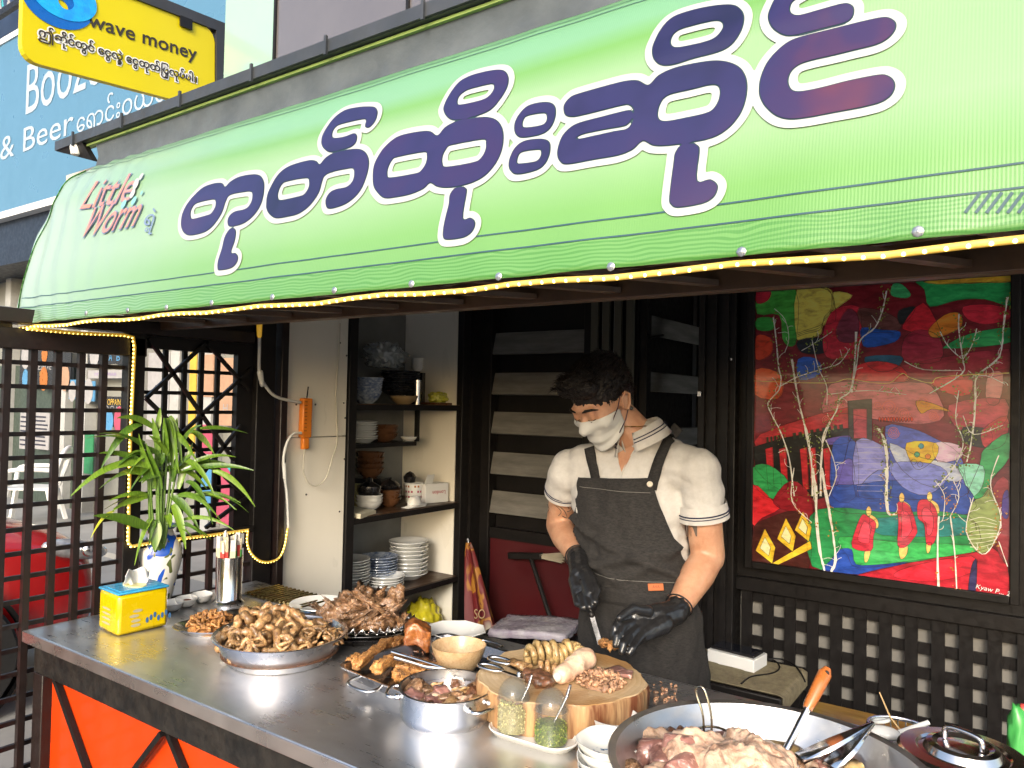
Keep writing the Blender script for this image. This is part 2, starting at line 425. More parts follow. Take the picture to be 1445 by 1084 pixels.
for (ya, yb) in ((467, 500), (528, 556), (585, 613), (643, 673), (697, 733)):
    za = at(760, ya, y=BW).z; zb = at(760, yb, y=BW).z
    piece('board', me_s, lv, ((xl+.07+xr)/2, BW, (za+zb)/2))
B().bb((xl+.07, BW-.015, at(760, 752, y=BW).z-.06), (xr, BW+.02, at(760, 752, y=BW).z)).build('rail', black, lv)
B().bb((xl+.07, BW-.005, .06), (xr, BW+.01, at(760, 752, y=BW).z-.06)).build('door_panel', mat('maroon_panel', (.075, .008, .01), .4, c2=(.05, .006, .008), nscale=2), lv)
# upright slats right of the door
us = root('slatted_post', (-1.75, BW, 0), 'post of olive upright slats with bright gaps above the cook', 'post')
olive = mat('olive_slat', (.1, .095, .07), .6, c2=(.06, .058, .045), nscale=5, stretch=(1, 1, .3))
for i in range(4):
    xa = -1.865+i*.066
    B().bb((xa, BW-.06, 0), (xa+.04, BW-.04, 2.34)).build('slat', olive, us, bevel=.002)
B().bb((-1.87, BW-.02, 0), (-1.62, BW-.01, 2.34)).build('backing', black, us)
for xx in (-1.812, -1.746): B().bb((xx, BW-.035, 1.15), (xx+.012, BW-.03, 2.25)).build('bright_gap', mat('pale_gap_light', (.6, .62, .6), .3), us)  # pale strips paint the brightness seen between the slats
# folded louvre leaf running back
lf = root('louvred_door', (-1.6, 3.85, 0), 'narrow folded louvre leaf receding behind the cook on the right', 'door')
B().bb((-1.62, BW, 0), (-1.58, BW+.05, 2.34)).build('frame', black, lf); B().bb((-1.62, 4.22, 0), (-1.58, 4.27, 2.34)).build('frame', black, lf)
sb = B().box((0, 0, 0), (.018, .72, .1), rot=(0, math.radians(16), 0)); me_s2 = mesh_of(sb, grey_slat, name='board')
for py in (463, 540, 618, 700, 770):
    piece('board', me_s2, lf, (-1.6, 3.86, at(935, py, x=-1.6).z))
B().bb((-1.66, BW, .1), (-1.655, 4.25, 2.34)).build('backing', black, lf)
# dark cable with latch on leaf
b = B(); b.tube([at(915, 432, x=-1.57), at(914, 465, x=-1.57), at(918, 476, x=-1.57), at(936, 473, x=-1.57)], .006, 6)
tag(b.build('door_latch', black), 'small black door latch hooked at the top of the narrow louvre leaf', 'latch')

# ---------------------------------------------------------------- fence at the left end
fn = root('metal_fence', (X0, 1.0, 0), 'dark metal grid fence at the left end of the counter', 'fence')
up = B().box((0, 0, 0), (.02, .02, 1.64)); me_u = mesh_of(up, brownsteel, name='upright')
ys = [at(px, 640, x=X0).y for px in (5, 41, 76, 110, 142)]; dy = (ys[-1]-ys[0])/4
for i in range(-9, 5): piece('upright', me_u, fn, (X0, ys[0]+i*dy, .94))
rl = B().box((0, 0, 0), (.012, 2.0, .014)); me_r = mesh_of(rl, brownsteel, name='rail')
zz = at(20, 511, x=X0).z; dz = (zz-at(20, 817, x=X0).z)/9.0
k = 0
while zz-k*dz > .1: piece('rail', me_r, fn, (X0-.012, .42, zz-k*dz)); k += 1
B().bb((X0-.03, -.6, 1.735), (X0+.02, 1.46, 1.80)).build('top_rail', brownsteel, fn, bevel=.003)
B().bb((X0-.025, 1.395, 0), (X0+.02, 1.455, 2.34)).build('post', black, fn, bevel=.003)
B().bb((X0-.02, -.6, .05), (X0+.02, 1.39, .09)).build('bottom_rail', brownsteel, fn)
f2 = root('metal_fence', (X0, 1.7, 0), 'low grid fence behind the vase and the steel cup', 'fence')
up = B().box((0, 0, 0), (.02, .02, 1.0)); me_u = mesh_of(up, brownsteel, name='upright')
ys2 = [at(px, 800, x=X0).y for px in (230, 271, 298, 325)]
for y in [ys2[0]]+[ys2[0]+(ys2[-1]-ys2[0])/3*i for i in (1, 2, 3)]+[1.51]: piece('upright', me_u, f2, (X0, y, .56))
rl = B().box((0, 0, 0), (.012, .48, .014)); me_r2 = mesh_of(rl, brownsteel, name='rail')
z = at(320, 775, x=X0).z
while z > .1: piece('rail', me_r2, f2, (X0-.012, 1.69, z)); z -= dz
B().bb((X0-.015, 1.455, 1.06), (X0+.015, 1.93, 1.085)).build('top_rail', black, f2)
# trellis with crossing diagonals in the upper opening
tr = root('trellis_panel', (X0, 1.7, 1.1), 'black window trellis with crossed diagonal bars above the plant', 'trellis')
ta, tb = 1.455, 1.93
def ybar(px): return at(px, 600, x=X0-.03).y
for px in (232, 259, 283, 306):
    B().bb((X0-.042, ybar(px)-.009, 1.09), (X0-.03, ybar(px)+.009, 2.02)).build('upright', black, tr)
for py in (524, 555, 582, 610, 636, 662, 692, 717):
    z = at(268, py, x=X0-.03).z; B().bb((X0-.052, ta, z-.007), (X0-.043, tb, z+.007)).build('rail', black, tr)
B().bb((X0-.05, ybar(331), 1.06), (X0-.02, tb, 2.34)).build('side_board', black, tr)
ztr = at(268, 496, x=X0-.03).z
def yz(px, py): p = at(px, py, x=X0-.008); return p
for a, c in (((210, 478), (330, 650)), ((295, 480), (206, 562)), ((206, 562), (345, 700)), ((355, 520), (245, 622)), ((340, 600), (225, 745)), ((290, 482), (352, 552)), ((350, 700), (290, 745))):
    p, q = yz(*a), yz(*c); B().bar(p, q, .013, .013, up=(1, 0, 0)).build('diagonal_bar', black, tr)
B().bb((X0-.056, ta, ztr), (X0-.02, ybar(331), 2.34)).build('header', black, tr)

# ---------------------------------------------------------------- soffit steel under the awning
bm_ = root('roof_truss', (-1, 1.45, 1.9), 'brown steel truss under the awning edge', 'truss')
B().bb((-2.58, 1.50, 1.835), (1.4, 1.54, 1.925)).build('beam', rust, bm_, bevel=.003)
B().bb((-2.62, 1.12, 1.84), (1.4, 1.15, 1.865)).build('beam', rust, bm_)
B().bb((-2.62, 1.58, 1.9), (1.4, 1.62, 2.34)).build('board', black, bm_)
for i in range(17):
    xa = -2.5+i*.22
    B().bar((xa, 1.14, 1.845), (xa+.2, 1.5, 1.852), .028, .012).build('strut', rust, bm_)
    B().bar((xa+.05, 1.34, 1.87), (xa+.24, 1.3, 1.868), .016, .01).build('strut', rust, bm_)
hp = root('corner_beam', (X0, 1.2, 1.8), 'rusty steel beam running over the left fence to the awning corner', 'beam')
B().bb((X0-.05, .2, 1.815), (X0+.03, 1.9, 1.86)).build('beam', brownsteel, hp, bevel=.003)
B().bb((X0-.1, -.2, 1.79), (X0-.052, 1.06, 1.87)).build('plate', mat('grey_beam', (.3, .29, .28), .6), hp, bevel=.003)
# ---------------------------------------------------------------- awning with its printed banner
PR = cat_rom([(1.078, 1.818), (1.099, 1.953), (1.156, 2.15), (1.215, 2.30), (1.28, 2.368)], 12)
PR = np.array(PR); _L = np.concatenate([[0], np.cumsum(np.hypot(*np.diff(PR, axis=0).T))])
def prof(s):
    return float(np.interp(s, _L, PR[:, 0])), float(np.interp(s, _L, PR[:, 1]))
def pnorm(s):
    a, c = prof(max(0, s-.01)), prof(min(_L[-1], s+.01)); d = Vector((0, c[0]-a[0], c[1]-a[1])).normalized(); return Vector((0, -d.z, d.y))
SL = _L[-1]
def wrinkle(x, s):
    e = .0035*noise.noise(Vector((x*2.2, s*3, 1)))+.0016*noise.noise(Vector((x*9, s*5, 4)))
    d = max(0, 1-(x+2.7)/.6)
    e += d*.004*math.sin((s*1.2+x*3.5)*17+2*noise.noise(Vector((x*5, s*5, 9))))
    e += .0014*math.exp(-s/.05)*math.sin(x*31+2*math.sin(x*7))
    e += .004*math.exp(-((s-.40-.03*math.sin(x*2))/.03)**2)
    return e
def ban(x, s, eps=0):
    y, z = prof(s); n = pnorm(s); p = Vector((x, y, z))+n*(wrinkle(x, s)+eps); return p
def ban_uv(px, py):
    lo, hi = -.08, SL+.3
    best = None
    d = ray(px, py)
    def g(s):
        if s > SL: y, z = prof(SL)[0]+(s-SL)*.6, prof(SL)[1]+(s-SL)*.8
        elif s < 0: y, z = prof(0)[0], prof(0)[1]+s
        else: y, z = prof(s)
        return d[2]/d[1]*y+1.6-z
    for _ in range(40):
        m = (lo+hi)/2
        if g(m) > 0: lo = m
        else: hi = m
    y = prof(min(max(lo, 0), SL))[0]
    return (d[0]/d[1]*y, lo)
# banner print: pale mint to lime, with the lime bands of the printed background
bm = bpy.data.materials.new('banner_print'); bm.use_nodes = True; n = NT(bm); P = n.n['Principled BSDF']
uvn = n.new('UVMap', uv_map='print'); sp = n.new('SeparateXYZ'); n.link(uvn.outputs[0], sp.inputs[0])
wob = n.noise(uvn.outputs[0], 1.6, 3); wob2 = n.noise(uvn.outputs[0], .9, 2)
sv = n.math('ADD', sp.outputs[1], n.math('MULTIPLY', n.math('SUBTRACT', wob, .5), .22))
mint, pale, lime, lime2 = (.13, .31, .16), (.21, .345, .16), (.10, .275, .025), (.07, .23, .015)
vert = n.ramp(sv, [(0, lime2), (.16, lime), (.34, pale), (.62, pale), (.72, lime), (.78, mint), (1, (.13, .36, .15))])
hor = n.ramp(n.math('ADD', n.math('MULTIPLY', sp.outputs[0], .3), n.math('MULTIPLY', wob2, .25)), [(.1, (.27, .35, .33)), (.3, (.19, .33, .22)), (.6, (.2, .34, .14)), (.8, (.21, .34, .14)), (1, (.27, .35, .2))])
f = n.ramp(sp.outputs[0], [(0, (.9,)*3), (.25, (.3,)*3), (.6, (.2,)*3), (.8, (.5,)*3), (1, (.6,)*3)])
base = n.mix(f, vert, hor)
yel = n.noise(uvn.outputs[0], .9, 1); base = n.mix(n.ramp(yel, [(.52, (0, 0, 0)), (.7, (.45,)*3)]), base, (.30, .35, .13))
# rippling green lines printed along both borders
wv = n.new('TexWave', wave_type='BANDS', bands_direction='Y', wave_profile='SIN'); wv.inputs['Scale'].default_value = 26; wv.inputs['Distortion'].default_value = 9
wv.inputs['Detail'].default_value = 1.0; wv.inputs['Detail Scale'].default_value = .55; n.link(n.tc((3.2, 1, 1), 'UV'), wv.inputs['Vector'])
mp = wv.inputs['Vector'].links[0].from_node; n.link(uvn.outputs[0], mp.inputs[0])
bord = n.ramp(sp.outputs[1], [(.0, (1,)*3), (.085, (1,)*3), (.088, (0,)*3), (.93, (0,)*3), (.935, (1,)*3), (1, (1,)*3)])
ln = n.mix(1, n.ramp(wv.outputs[1], [(.4, (0,)*3), (.6, (.55,)*3)]), bord, 'MULTIPLY')
base = n.mix(ln, base, (.02, .15, .012))
n.link(base, P.inputs['Base Color'])
P.inputs['Roughness'].default_value = .36; P.inputs['Coat Weight'].default_value = .2; P.inputs['Coat Roughness'].default_value = .25
wvb = n.new('TexWave', wave_type='BANDS', bands_direction='X'); wvb.inputs['Scale'].default_value = 70; n.link(n.tc(), wvb.inputs['Vector'])
n.link(n.bump(n.mix(.5, n.noise(n.tc(), 35, 4), wvb.outputs[0]), .16, .002), P.inputs['Normal'])
aw = root('awning', (-1, 1.1, 1.8), 'green vinyl shop awning with big purple Burmese lettering over the counter', 'awning')
XA, XB = -2.7, 1.3
nx, ns = 700, 60
me = bpy.data.meshes.new('banner'); off = OFF['awning']
vs = [tuple(ban(XA+(XB-XA)*i/nx, SL*j/ns)-off) for i in range(nx+1) for j in range(ns+1)]
fs = [(i*(ns+1)+j, (i+1)*(ns+1)+j, (i+1)*(ns+1)+j+1, i*(ns+1)+j+1) for i in range(nx) for j in range(ns)]
me.from_pydata(vs, [], fs); uv = me.uv_layers.new(name='print')
vi = np.empty(len(me.loops), int); me.loops.foreach_get('vertex_index', vi)
U = np.stack([(vi//(ns+1))/nx, (vi % (ns+1))/ns], 1).astype('f'); uv.data.foreach_set('uv', U.ravel())
me.materials.append(bm); me.shade_smooth()
o = bpy.data.objects.new('banner', me); COL.objects.link(o); o.parent = aw; OFF[o.name] = off
md = o.modifiers.new('thick', 'SOLIDIFY'); md.thickness = .0012; md.offset = -1
banner = o
# letter outlines traced as smooth closed curves
def TR(ox, oy, k, pts): return [ban_uv(ox+x/k, oy+y/k) for x, y in pts]
A_ = (240, 130, 4.0156); B_ = (500, 80, 4.0156); C_ = (770, 0, 3.497); D_ = (1030, 0, 5.352)
LET = [
 [(A_, [(66,740),(75,690),(100,640),(140,590),(190,545),(240,524),(285,518),(305,525),(318,542),(345,515),(390,488),(450,473),(500,472),(528,492),(540,530),(536,590),(518,650),(480,705),(430,745),(370,765),(340,762),(334,735),(345,705),(375,682),(420,672),(450,655),(470,620),(474,580),(462,568),(430,570),(350,588),(325,620),(300,690),(255,755),(205,795),(130,815),(90,805),(70,775)]),
  (A_, [(122,710),(122,680),(140,645),(170,628),(250,612),(265,625),(262,655),(240,690),(215,702),(135,722)])],
 [(A_, [(330,800),(350,778),(372,778),(380,800),(372,850),(352,912),(375,916),(390,935),(385,965),(365,990),(335,1005),(285,1012),(276,1000),(278,960),(300,890),(315,830)])],
 [(A_, [(553,640),(558,590),(580,535),(620,470),(670,430),(730,408),(800,393),(835,398),(855,415),(885,380),(930,352),(1000,335),(1070,330),(1110,345),(1132,380),(1135,430),(1118,500),(1085,570),(1030,625),(970,655),(910,667),(892,645),(893,610),(915,575),(950,558),(1010,545),(1045,510),(1054,465),(1045,440),(1010,442),(930,458),(885,480),(868,520),(850,580),(800,650),(740,695),(680,712),(610,720),(570,695),(555,665)]),
  (A_, [(620,605),(622,570),(640,530),(670,512),(780,494),(797,510),(795,545),(775,580),(745,597),(640,618)])],
 [(A_, [(870,300),(875,250),(895,200),(935,145),(990,105),(1060,88),(1130,85),(1165,92),(1180,120),(1172,170),(1150,205),(1130,213),(1115,200),(1118,170),(1105,158),(1030,170),(960,190),(935,215),(928,250),(940,270),(1000,262),(1050,245),(1070,258),(1065,290),(1040,315),(1000,328),(920,347),(885,330)])],
 [(B_, [(115,690),(120,630),(140,580),(180,520),(240,470),(300,448),(390,432),(440,433),(478,455),(520,410),(580,378),(650,360),(740,350),(800,360),(835,395),(850,450),(843,530),(810,610),(750,680),(680,720),(600,742),(530,750),(475,742),(438,722),(400,755),(330,785),(250,802),(180,808),(140,775),(120,740)]),
  (B_, [(197,680),(200,640),(222,595),(250,577),(400,548),(420,565),(415,610),(385,655),(350,670),(215,693)]),
  (B_, [(507,615),(508,570),(530,525),(560,506),(730,474),(752,495),(748,540),(720,585),(680,605),(530,631)])],
 [(B_, [(517,310),(525,260),(555,200),(600,145),(660,112),(740,90),(820,80),(860,92),(878,130),(870,190),(840,250),(790,305),(730,335),(660,355),(580,370),(540,355)]),
  (B_, [(592,270),(597,235),(625,205),(670,185),(780,161),(798,175),(792,205),(765,240),(720,260),(610,283)])],
 [(B_, [(545,840),(550,790),(575,755),(615,744),(640,754),(645,780),(625,922),(665,920),(692,940),(690,975),(665,1010),(620,1032),(535,1042),(512,1025),(515,970),(530,900)])],
 [(B_, [(912,415),(918,370),(945,325),(985,290),(1040,272),(1100,266),(1135,280),(1145,315),(1135,370),(1105,420),(1050,450),(960,465),(925,450)]),
  (B_, [(958,395),(965,360),(990,340),(1080,325),(1096,345),(1090,375),(1060,395),(975,408)])],
 [(B_, [(882,620),(890,575),(915,525),(955,490),(1010,475),(1070,472),(1105,485),(1115,520),(1105,575),(1075,625),(1020,655),(930,673),(895,655)]),
  (B_, [(928,605),(935,570),(960,545),(1050,532),(1064,545),(1058,575),(1030,600),(940,613)])],
 [(C_, [(92,545),(95,520),(120,490),(160,470),(300,432),(400,408),(460,405),(510,425),(560,380),(640,345),(760,318),(850,307),(920,318),(970,350),(995,410),(990,490),(960,570),(900,640),(820,685),(700,708),(600,720),(530,718),(480,697),(430,740),(360,770),(240,792),(110,815),(75,800),(62,770),(65,730),(85,675),(120,635),(170,608),(280,580),(400,550),(425,550),(437,560),(434,540),(415,523),(380,525),(200,568),(130,580),(100,570)]),
  (C_, [(157,690),(180,668),(280,646),(380,628),(410,615),(432,588),(425,615),(400,640),(340,652),(250,672)]),
  (C_, [(557,585),(558,540),(580,495),(620,470),(720,448),(820,425),(858,435),(862,480),(840,530),(800,560),(690,585),(590,600)])],
 [(C_, [(533,265),(540,220),(575,150),(630,95),(720,62),(830,38),(920,32),(965,55),(983,100),(970,170),(920,235),(850,270),(740,300),(640,330),(580,334),(545,310)]),
  (C_, [(624,230),(630,190),(660,160),(720,140),(830,113),(872,118),(880,150),(850,195),(800,220),(720,240),(650,250)])],
 [(C_, [(633,800),(640,755),(670,716),(715,708),(750,720),(760,750),(748,893),(810,888),(845,910),(848,940),(825,980),(770,1008),(655,1027),(620,1010),(612,985),(620,900)])],
 [(D_, [(225,680),(235,600),(275,500),(340,415),(430,340),(520,300),(700,255),(850,218),(1000,180),(1160,147),(1225,160),(1256,195),(1245,250),(1190,310),(1100,355),(950,393),(800,430),(600,475),(510,510),(460,560),(443,620),(455,670),(490,697),(560,697),(700,670),(900,620),(1120,577),(1190,582),(1235,615),(1248,665),(1220,730),(1150,780),(1050,810),(930,835),(800,858),(600,895),(450,908),(350,880),(270,810),(232,740)])],
 [(D_, [(300,170),(305,100),(350,0),(420,-90),(560,-150),(750,-195),(900,-225),(1100,-250),(1190,-230),(1205,-170),(1150,-90),(1080,-60),(1040,-80),(1040,-115),(900,-110),(650,-60),(530,0),(475,40),(460,100),(480,135),(540,143),(700,100),(860,57),(920,65),(942,95),(930,150),(880,190),(750,225),(600,262),(480,288),(400,280),(330,235)])],
]
allp = []
for L in LET:
    for T, pts in L: allp.append(cat_rom(TR(*T, pts), 4, True))
X, Y, F = sdf_grid(allp, .0032, .03)
pur = mat('purple_print', (.04,.03,.12), .34, c2=(.045, .03, .13), nscale=3, detail=3)
pm = bpy.data.materials.new('purple_print_mottled'); pm.use_nodes = True; n = NT(pm); P = n.n['Principled BSDF']
v = n.tc(); f = n.noise(v, 2.3, 4, .6)
c1 = n.ramp(f, [(.3, (.006, .007, .03)), (.48, (.02, .016, .075)), (.6, (.032, .015, .07)), (.7, (.10, .022, .045)), (.85, (.02, .016, .075))])
n.link(n.mix(n.ramp(n.noise(v, 9, 3), [(.45, (0,)*3), (.75, (.35,)*3)]), c1, (.015, .018, .075)), P.inputs['Base Color'])
P.inputs['Roughness'].default_value = .33; P.inputs['Coat Weight'].default_value = .25; P.inputs['Coat Roughness'].default_value = .2
whp = mat('white_print', (.42, .43, .42), .4, c2=(.385, .395, .385), nscale=3)
shp = 0 and mat('mint_shade_print', (.30, .55, .34), .45, c2=(.26, .5, .3), nscale=3)
blp = mat('dark_line_print', (.02, .05, .06), .4)
fnw = lambda e: (lambda u, v: ban(u, v, e))
F1 = np.where(Y > SL-.002, 1, F-.0135)
contour(X, Y, F1, fnw(.0024)).build('lettering_outline', whp, aw, smooth=60)
contour(X, Y, F-.0008, fnw(.0028)).build('lettering_edge', blp, aw, smooth=60)
contour(X, Y, F+.0010, fnw(.0036)).build('lettering', pm, aw, smooth=60)
# printed rules along top and bottom
def rule(pts, w, name='printed_line', m=None, e=.0014):
    u = [ban_uv(*p) for p in pts]; b = B(); r = []
    for (a, c) in zip(u[:-1], u[1:]):
        k = max(1, int(abs(c[0]-a[0])/.03))
        r += [(a[0]+(c[0]-a[0])*i/k, a[1]+(c[1]-a[1])*i/k) for i in range(k)]
    r.append(u[-1])
    for i in range(len(r)-1):
        a, c = np.array(r[i]), np.array(r[i+1]); d = c-a; d = d/np.linalg.norm(d); nn = np.array([-d[1], d[0]])*w/2
        q = [a-nn, c-nn, c+nn, a+nn]; b.add([ban(*k, e) for k in q], [(0, 1, 2, 3)])
    return b.build(name, m or rulem, aw)
rulem = mat('teal_rule', (.035, .09, .11), .4)
def srule(s, w, x0=-2.66, x1=1.28, e=.0013, name='printed_line', m=None):
    b = B(); k = 160
    for i in range(k):
        a, c = x0+(x1-x0)*i/k, x0+(x1-x0)*(i+1)/k
        b.add([ban(a, s-w/2, e), ban(c, s-w/2, e), ban(c, s+w/2, e), ban(a, s+w/2, e)], [(0, 1, 2, 3)])
    return b.build(name, m or rulem, aw)
for s in (.052, .083, SL-.037, SL-.062): srule(s, .0028)
for px in range(1362, 1446, 15):
    rule([(px, 301), (px+22, 272)], .004, 'printed_slash')
for i in range(8):
    x0_ = ban_uv(1440, 290)[0]+.03+i*.03
    a = ban(x0_, .052, .001)
# hems
hem = mat('striped_hem', (.45, .75, .3), .5, c2=(.1, .4, .05), nscale=60, contrast=.05)
b = B()
for j in range(60):
    s0, s1 = SL*j/60, SL*(j+1)/60
    b.add([ban(XA-.01, s0, -.02), ban(XA-.01, s1, -.02), ban(XA+.022, s1, .005), ban(XA+.022, s0, .005)], [(0, 1, 2, 3)])
b.build('side_hem', hem, aw, fixn=False)
scr = mat('screw_steel', (.45, .47, .5), .35, .8)
for px, py in ((386, 420), (472, 410), (581, 401), (705, 391), (863, 377), (1047, 356), (1296, 328), (300, 428), (180, 438), (235, 434), (122, 442)):
    u = ban_uv(px, py); c = ban(*u, .002); b = B(); b.ball(c, .0045, 8, 5, (1, .5, 1)); b.ball(c, .0075, 10, 4, (1, .25, 1)); b.build('screw', scr, aw, smooth=40)
# small logo text
pk = mat('logo_pink', (.5, .2, .13), .4, c2=(.42, .2, .22), nscale=20); org = mat('logo_orange', (.75, .42, .2), .4)
lob = mat('logo_blue', (.16, .22, .36), .4)
def lb(px0, py0, px1, py1, body, hpx, m, out, nm, sh=.25):
    a = ban_uv(px0, py0); c = ban_uv(px1, py1); w = c[0]-a[0]; sl = (c[1]-a[1])/w
    hh = (ban_uv(px0, py0-hpx)[1]-a[1])
    def fn(e): return lambda u, v: ban(a[0]+u+v*sh, a[1]+v+u*sl, e)
    if out: text_on(body, fn(.0045), width=w, height=hh/.7, offset=.0025).build('logo_outline', lob, aw)
    return text_on(body, fn(.006), width=w, height=hh/.7, offset=0).build(nm, m, aw)
lb(116, 297, 184, 285, 'Little', 33, pk, True, 'logo_lettering')
lb(113, 337, 190, 320, 'Worm', 38, pk, True, 'logo_lettering')
lb(204, 320, 221, 318, 'ရဲ့', 18, lob, False, 'logo_lettering', 0)
b = B()
for (px, py, r) in ((196, 262, .014), (204, 252, .009), (190, 275, .012)):
    u = ban_uv(px, py); k = 16; b.add([ban(u[0]+r*math.cos(a*2*math.pi/k), u[1]+r*math.sin(a*2*math.pi/k)*1.3, .0055+r*.1) for a in range(k)], [list(range(k))])
b.build('logo_figure', whp, aw)
b = B()
for (px, py, r) in ((192, 285, .012), (178, 290, .012), (203, 274, .006)):
    u = ban_uv(px, py); k = 16; b.add([ban(u[0]+r*math.cos(a*2*math.pi/k), u[1]+r*math.sin(a*2*math.pi/k)*1.2, .0065+r*.1) for a in range(k)], [list(range(k))])
b.build('logo_figure', mat('logo_teal', (.2, .5, .45), .4), aw)
# flashing above the banner and the channel rail with its cross straps
fl_m = mat('grey_flashing', (.10, .115, .125), .6, c2=(.05, .06, .068), nscale=9, bump=.3, bscale=70)
b = B(); kx = 120; vs = []
for i in range(kx+1):
    xa = -2.63+(XB+2.63)*i/kx; r0 = .005*noise.noise(Vector((xa*3, 0, 0)))
    vs += [(xa, 1.283, 2.362), (xa, 1.294+r0, 2.41), (xa, 1.285, 2.452)]
b.add(vs, [(3*i+j, 3*i+3+j, 3*i+4+j, 3*i+1+j) for i in range(kx) for j in (0, 1)])
o = b.build('flashing', fl_m, aw, smooth=60)
B().bb((-2.7, 1.276, 2.449), (XB, 1.3, 2.456)).build('trim', mat('lime_trim', (.3, .42, .12), .5), aw)
ch = mat('rail_grey', (.07, .075, .085), .45, .4, c2=(.045, .05, .055), nscale=8)
B().bb((-2.86, 1.255, 2.460), (XB, 1.262, 2.492)).bb((-2.86, 1.262, 2.488), (XB, 1.3, 2.494)).bb((-2.86, 1.262, 2.459), (XB, 1.29, 2.462)).build('channel_rail', ch, aw)
b = B(); b.prism([(-2.86, 1.262, 2.4595), (-2.68, 1.262, 2.4595), (-2.66, 1.29, 2.40)], (0, .02, 0), 1); b.build('rail_end', black, aw)
for px in (106, 175, 257, 358, 600, 463):
    xx = at(px, 218-.353*(px-68), y=1.26).x
    B().bb((xx-.004, 1.248, 2.452), (xx+.004, 1.2545, 2.5)).build('strap', ch, aw)
b = B(); b.lathe([(.0, 0), (.016, .004), (.02, .03), (.012, .05), (0, .055)], at(107, 220, y=1.27), 12); b.build('fixing', white, aw, smooth=40)

# led rope along the awning edge, then down the left opening
def rope(name, pts, label, r=.0055, step=.022, group=None):
    t = root(name, pts[0], label, 'light rope', group)
    B().tube(pts, r, 8).build('rope', led_m, t, smooth=60)
    b = B(); acc = 0
    for a, c in zip(pts[:-1], pts[1:]):
        a, c = Vector(a), Vector(c); L = (c-a).length; d = (c-a)
        while acc < L: p = a+d*acc/L; b.ball(p+Vector((.002, -.004, -.002)), r*.62, 6, 4); acc += step
        acc -= L
    o = b.build('led', led_w, t, smooth=60, fixn=False); o['kind'] = 'stuff'
    return t
pts = [Vector((-2.66+i*.1, 1.086+.003*math.sin(i*1.1), 1.806+.003*math.sin(i*1.7))) for i in range(38)]
rope('led_rope_light', pts, 'glowing yellow rope light along the lower edge of the green awning', r=.0052, step=.024)
q = [at(40, 464, x=X0+.04), at(110, 470, x=X0+.03), at(175, 473, x=X0+.03), at(188, 476, x=X0+.03), at(190, 490, x=X0+.03), at(184, 620, x=X0+.03), at(181, 765, x=X0+.03), at(186, 771, x=X0+.03), at(230, 763, x=X0+.03), at(300, 755, x=X0+.03), at(350, 748, x=X0+.03)]
rope('led_rope_light', q, 'rope light framing the left opening down beside the plant', r=.0055, step=.014)
q = [at(*p, x=X0+.04) for p in ((350, 749), (349, 765), (354, 780), (366, 791), (380, 793), (394, 787), (402, 770), (406, 745))]
rope('led_rope_light', [Vector(p) for p in cat_rom(q, 4)], 'hanging loop of rope light against the cream wall', r=.0045, step=.014)
# ---------------------------------------------------------------- the neighbour shop across the gap
FY = 4.5
pal = mat('pale_blue_render', (.26, .33, .46), .7, nscale=1.2)
shopwall = mat('shop_wall', (.24, .24, .21), .75, c2=(.17, .17, .15), nscale=1)  # wall colour lowered in place of the shade over the shop front
shop = root('shop_building', (-9, FY+.3, 0), 'neighbouring shop building with sign and posters seen beyond the fence', 'building')
B().bb((-16, FY+.6, 0), (-3.4, FY+.75, 3.3)).build('wall', shopwall, shop)
B().bb((-16, FY+.3, 3.9), (-3.6, FY+.9, 9)).build('upper_wall', pal, shop)
B().bb((-16, FY-.1, 3.3), (-3.6, FY+.8, 3.9)).build('canopy', mat('shaded_canopy', (.012, .02, .04), .5), shop)  # navy is the shade under the sign, put into the colour
B().bb((-16, FY-.6, 0), (-3.6, FY+.6, .05)).build('step', g, shop)
for px in (10, 92, 120, 200, 250, 296):
    p = at(px, 600, y=FY+.5); B().bb((p.x-.09, FY+.45, .05), (p.x+.09, FY+.598, 3.3)).build('pillar', mat('shop_pillar', (.4, .4, .38), .6), shop)
B().bb((at(60, 600, y=FY+.5).x-1.6, FY+.55, .05), (at(110, 600, y=FY+.5).x, FY+.597, 2.0)).build('shutter', mat('dark_green_panel', (.05, .07, .055), .4), shop)
cols = {'black': mat('poster_black', (.02, .02, .025), .3), 'amber': mat('poster_amber', (.4, .13, .02), .35), 'sky': mat('poster_blue', (.08, .25, .45), .35),
        'paper': mat('poster_paper', (.34, .33, .33), .5), 'lila': mat('poster_lilac', (.3, .22, .42), .4), 'ink': mat('poster_ink', (.03, .03, .05), .5),  # paper lowered as well, shade put into its colour
        'yellow': mat('poster_yellow', (.6, .38, .05), .4), 'pink': mat('poster_pink', (.42, .07, .12), .4), 'teal': mat('poster_teal', (.05, .35, .38), .4), 'peach': mat('poster_peach', (.4, .24, .15), .5),
        'green': mat('poster_green', (.03, .2, .08), .4)}
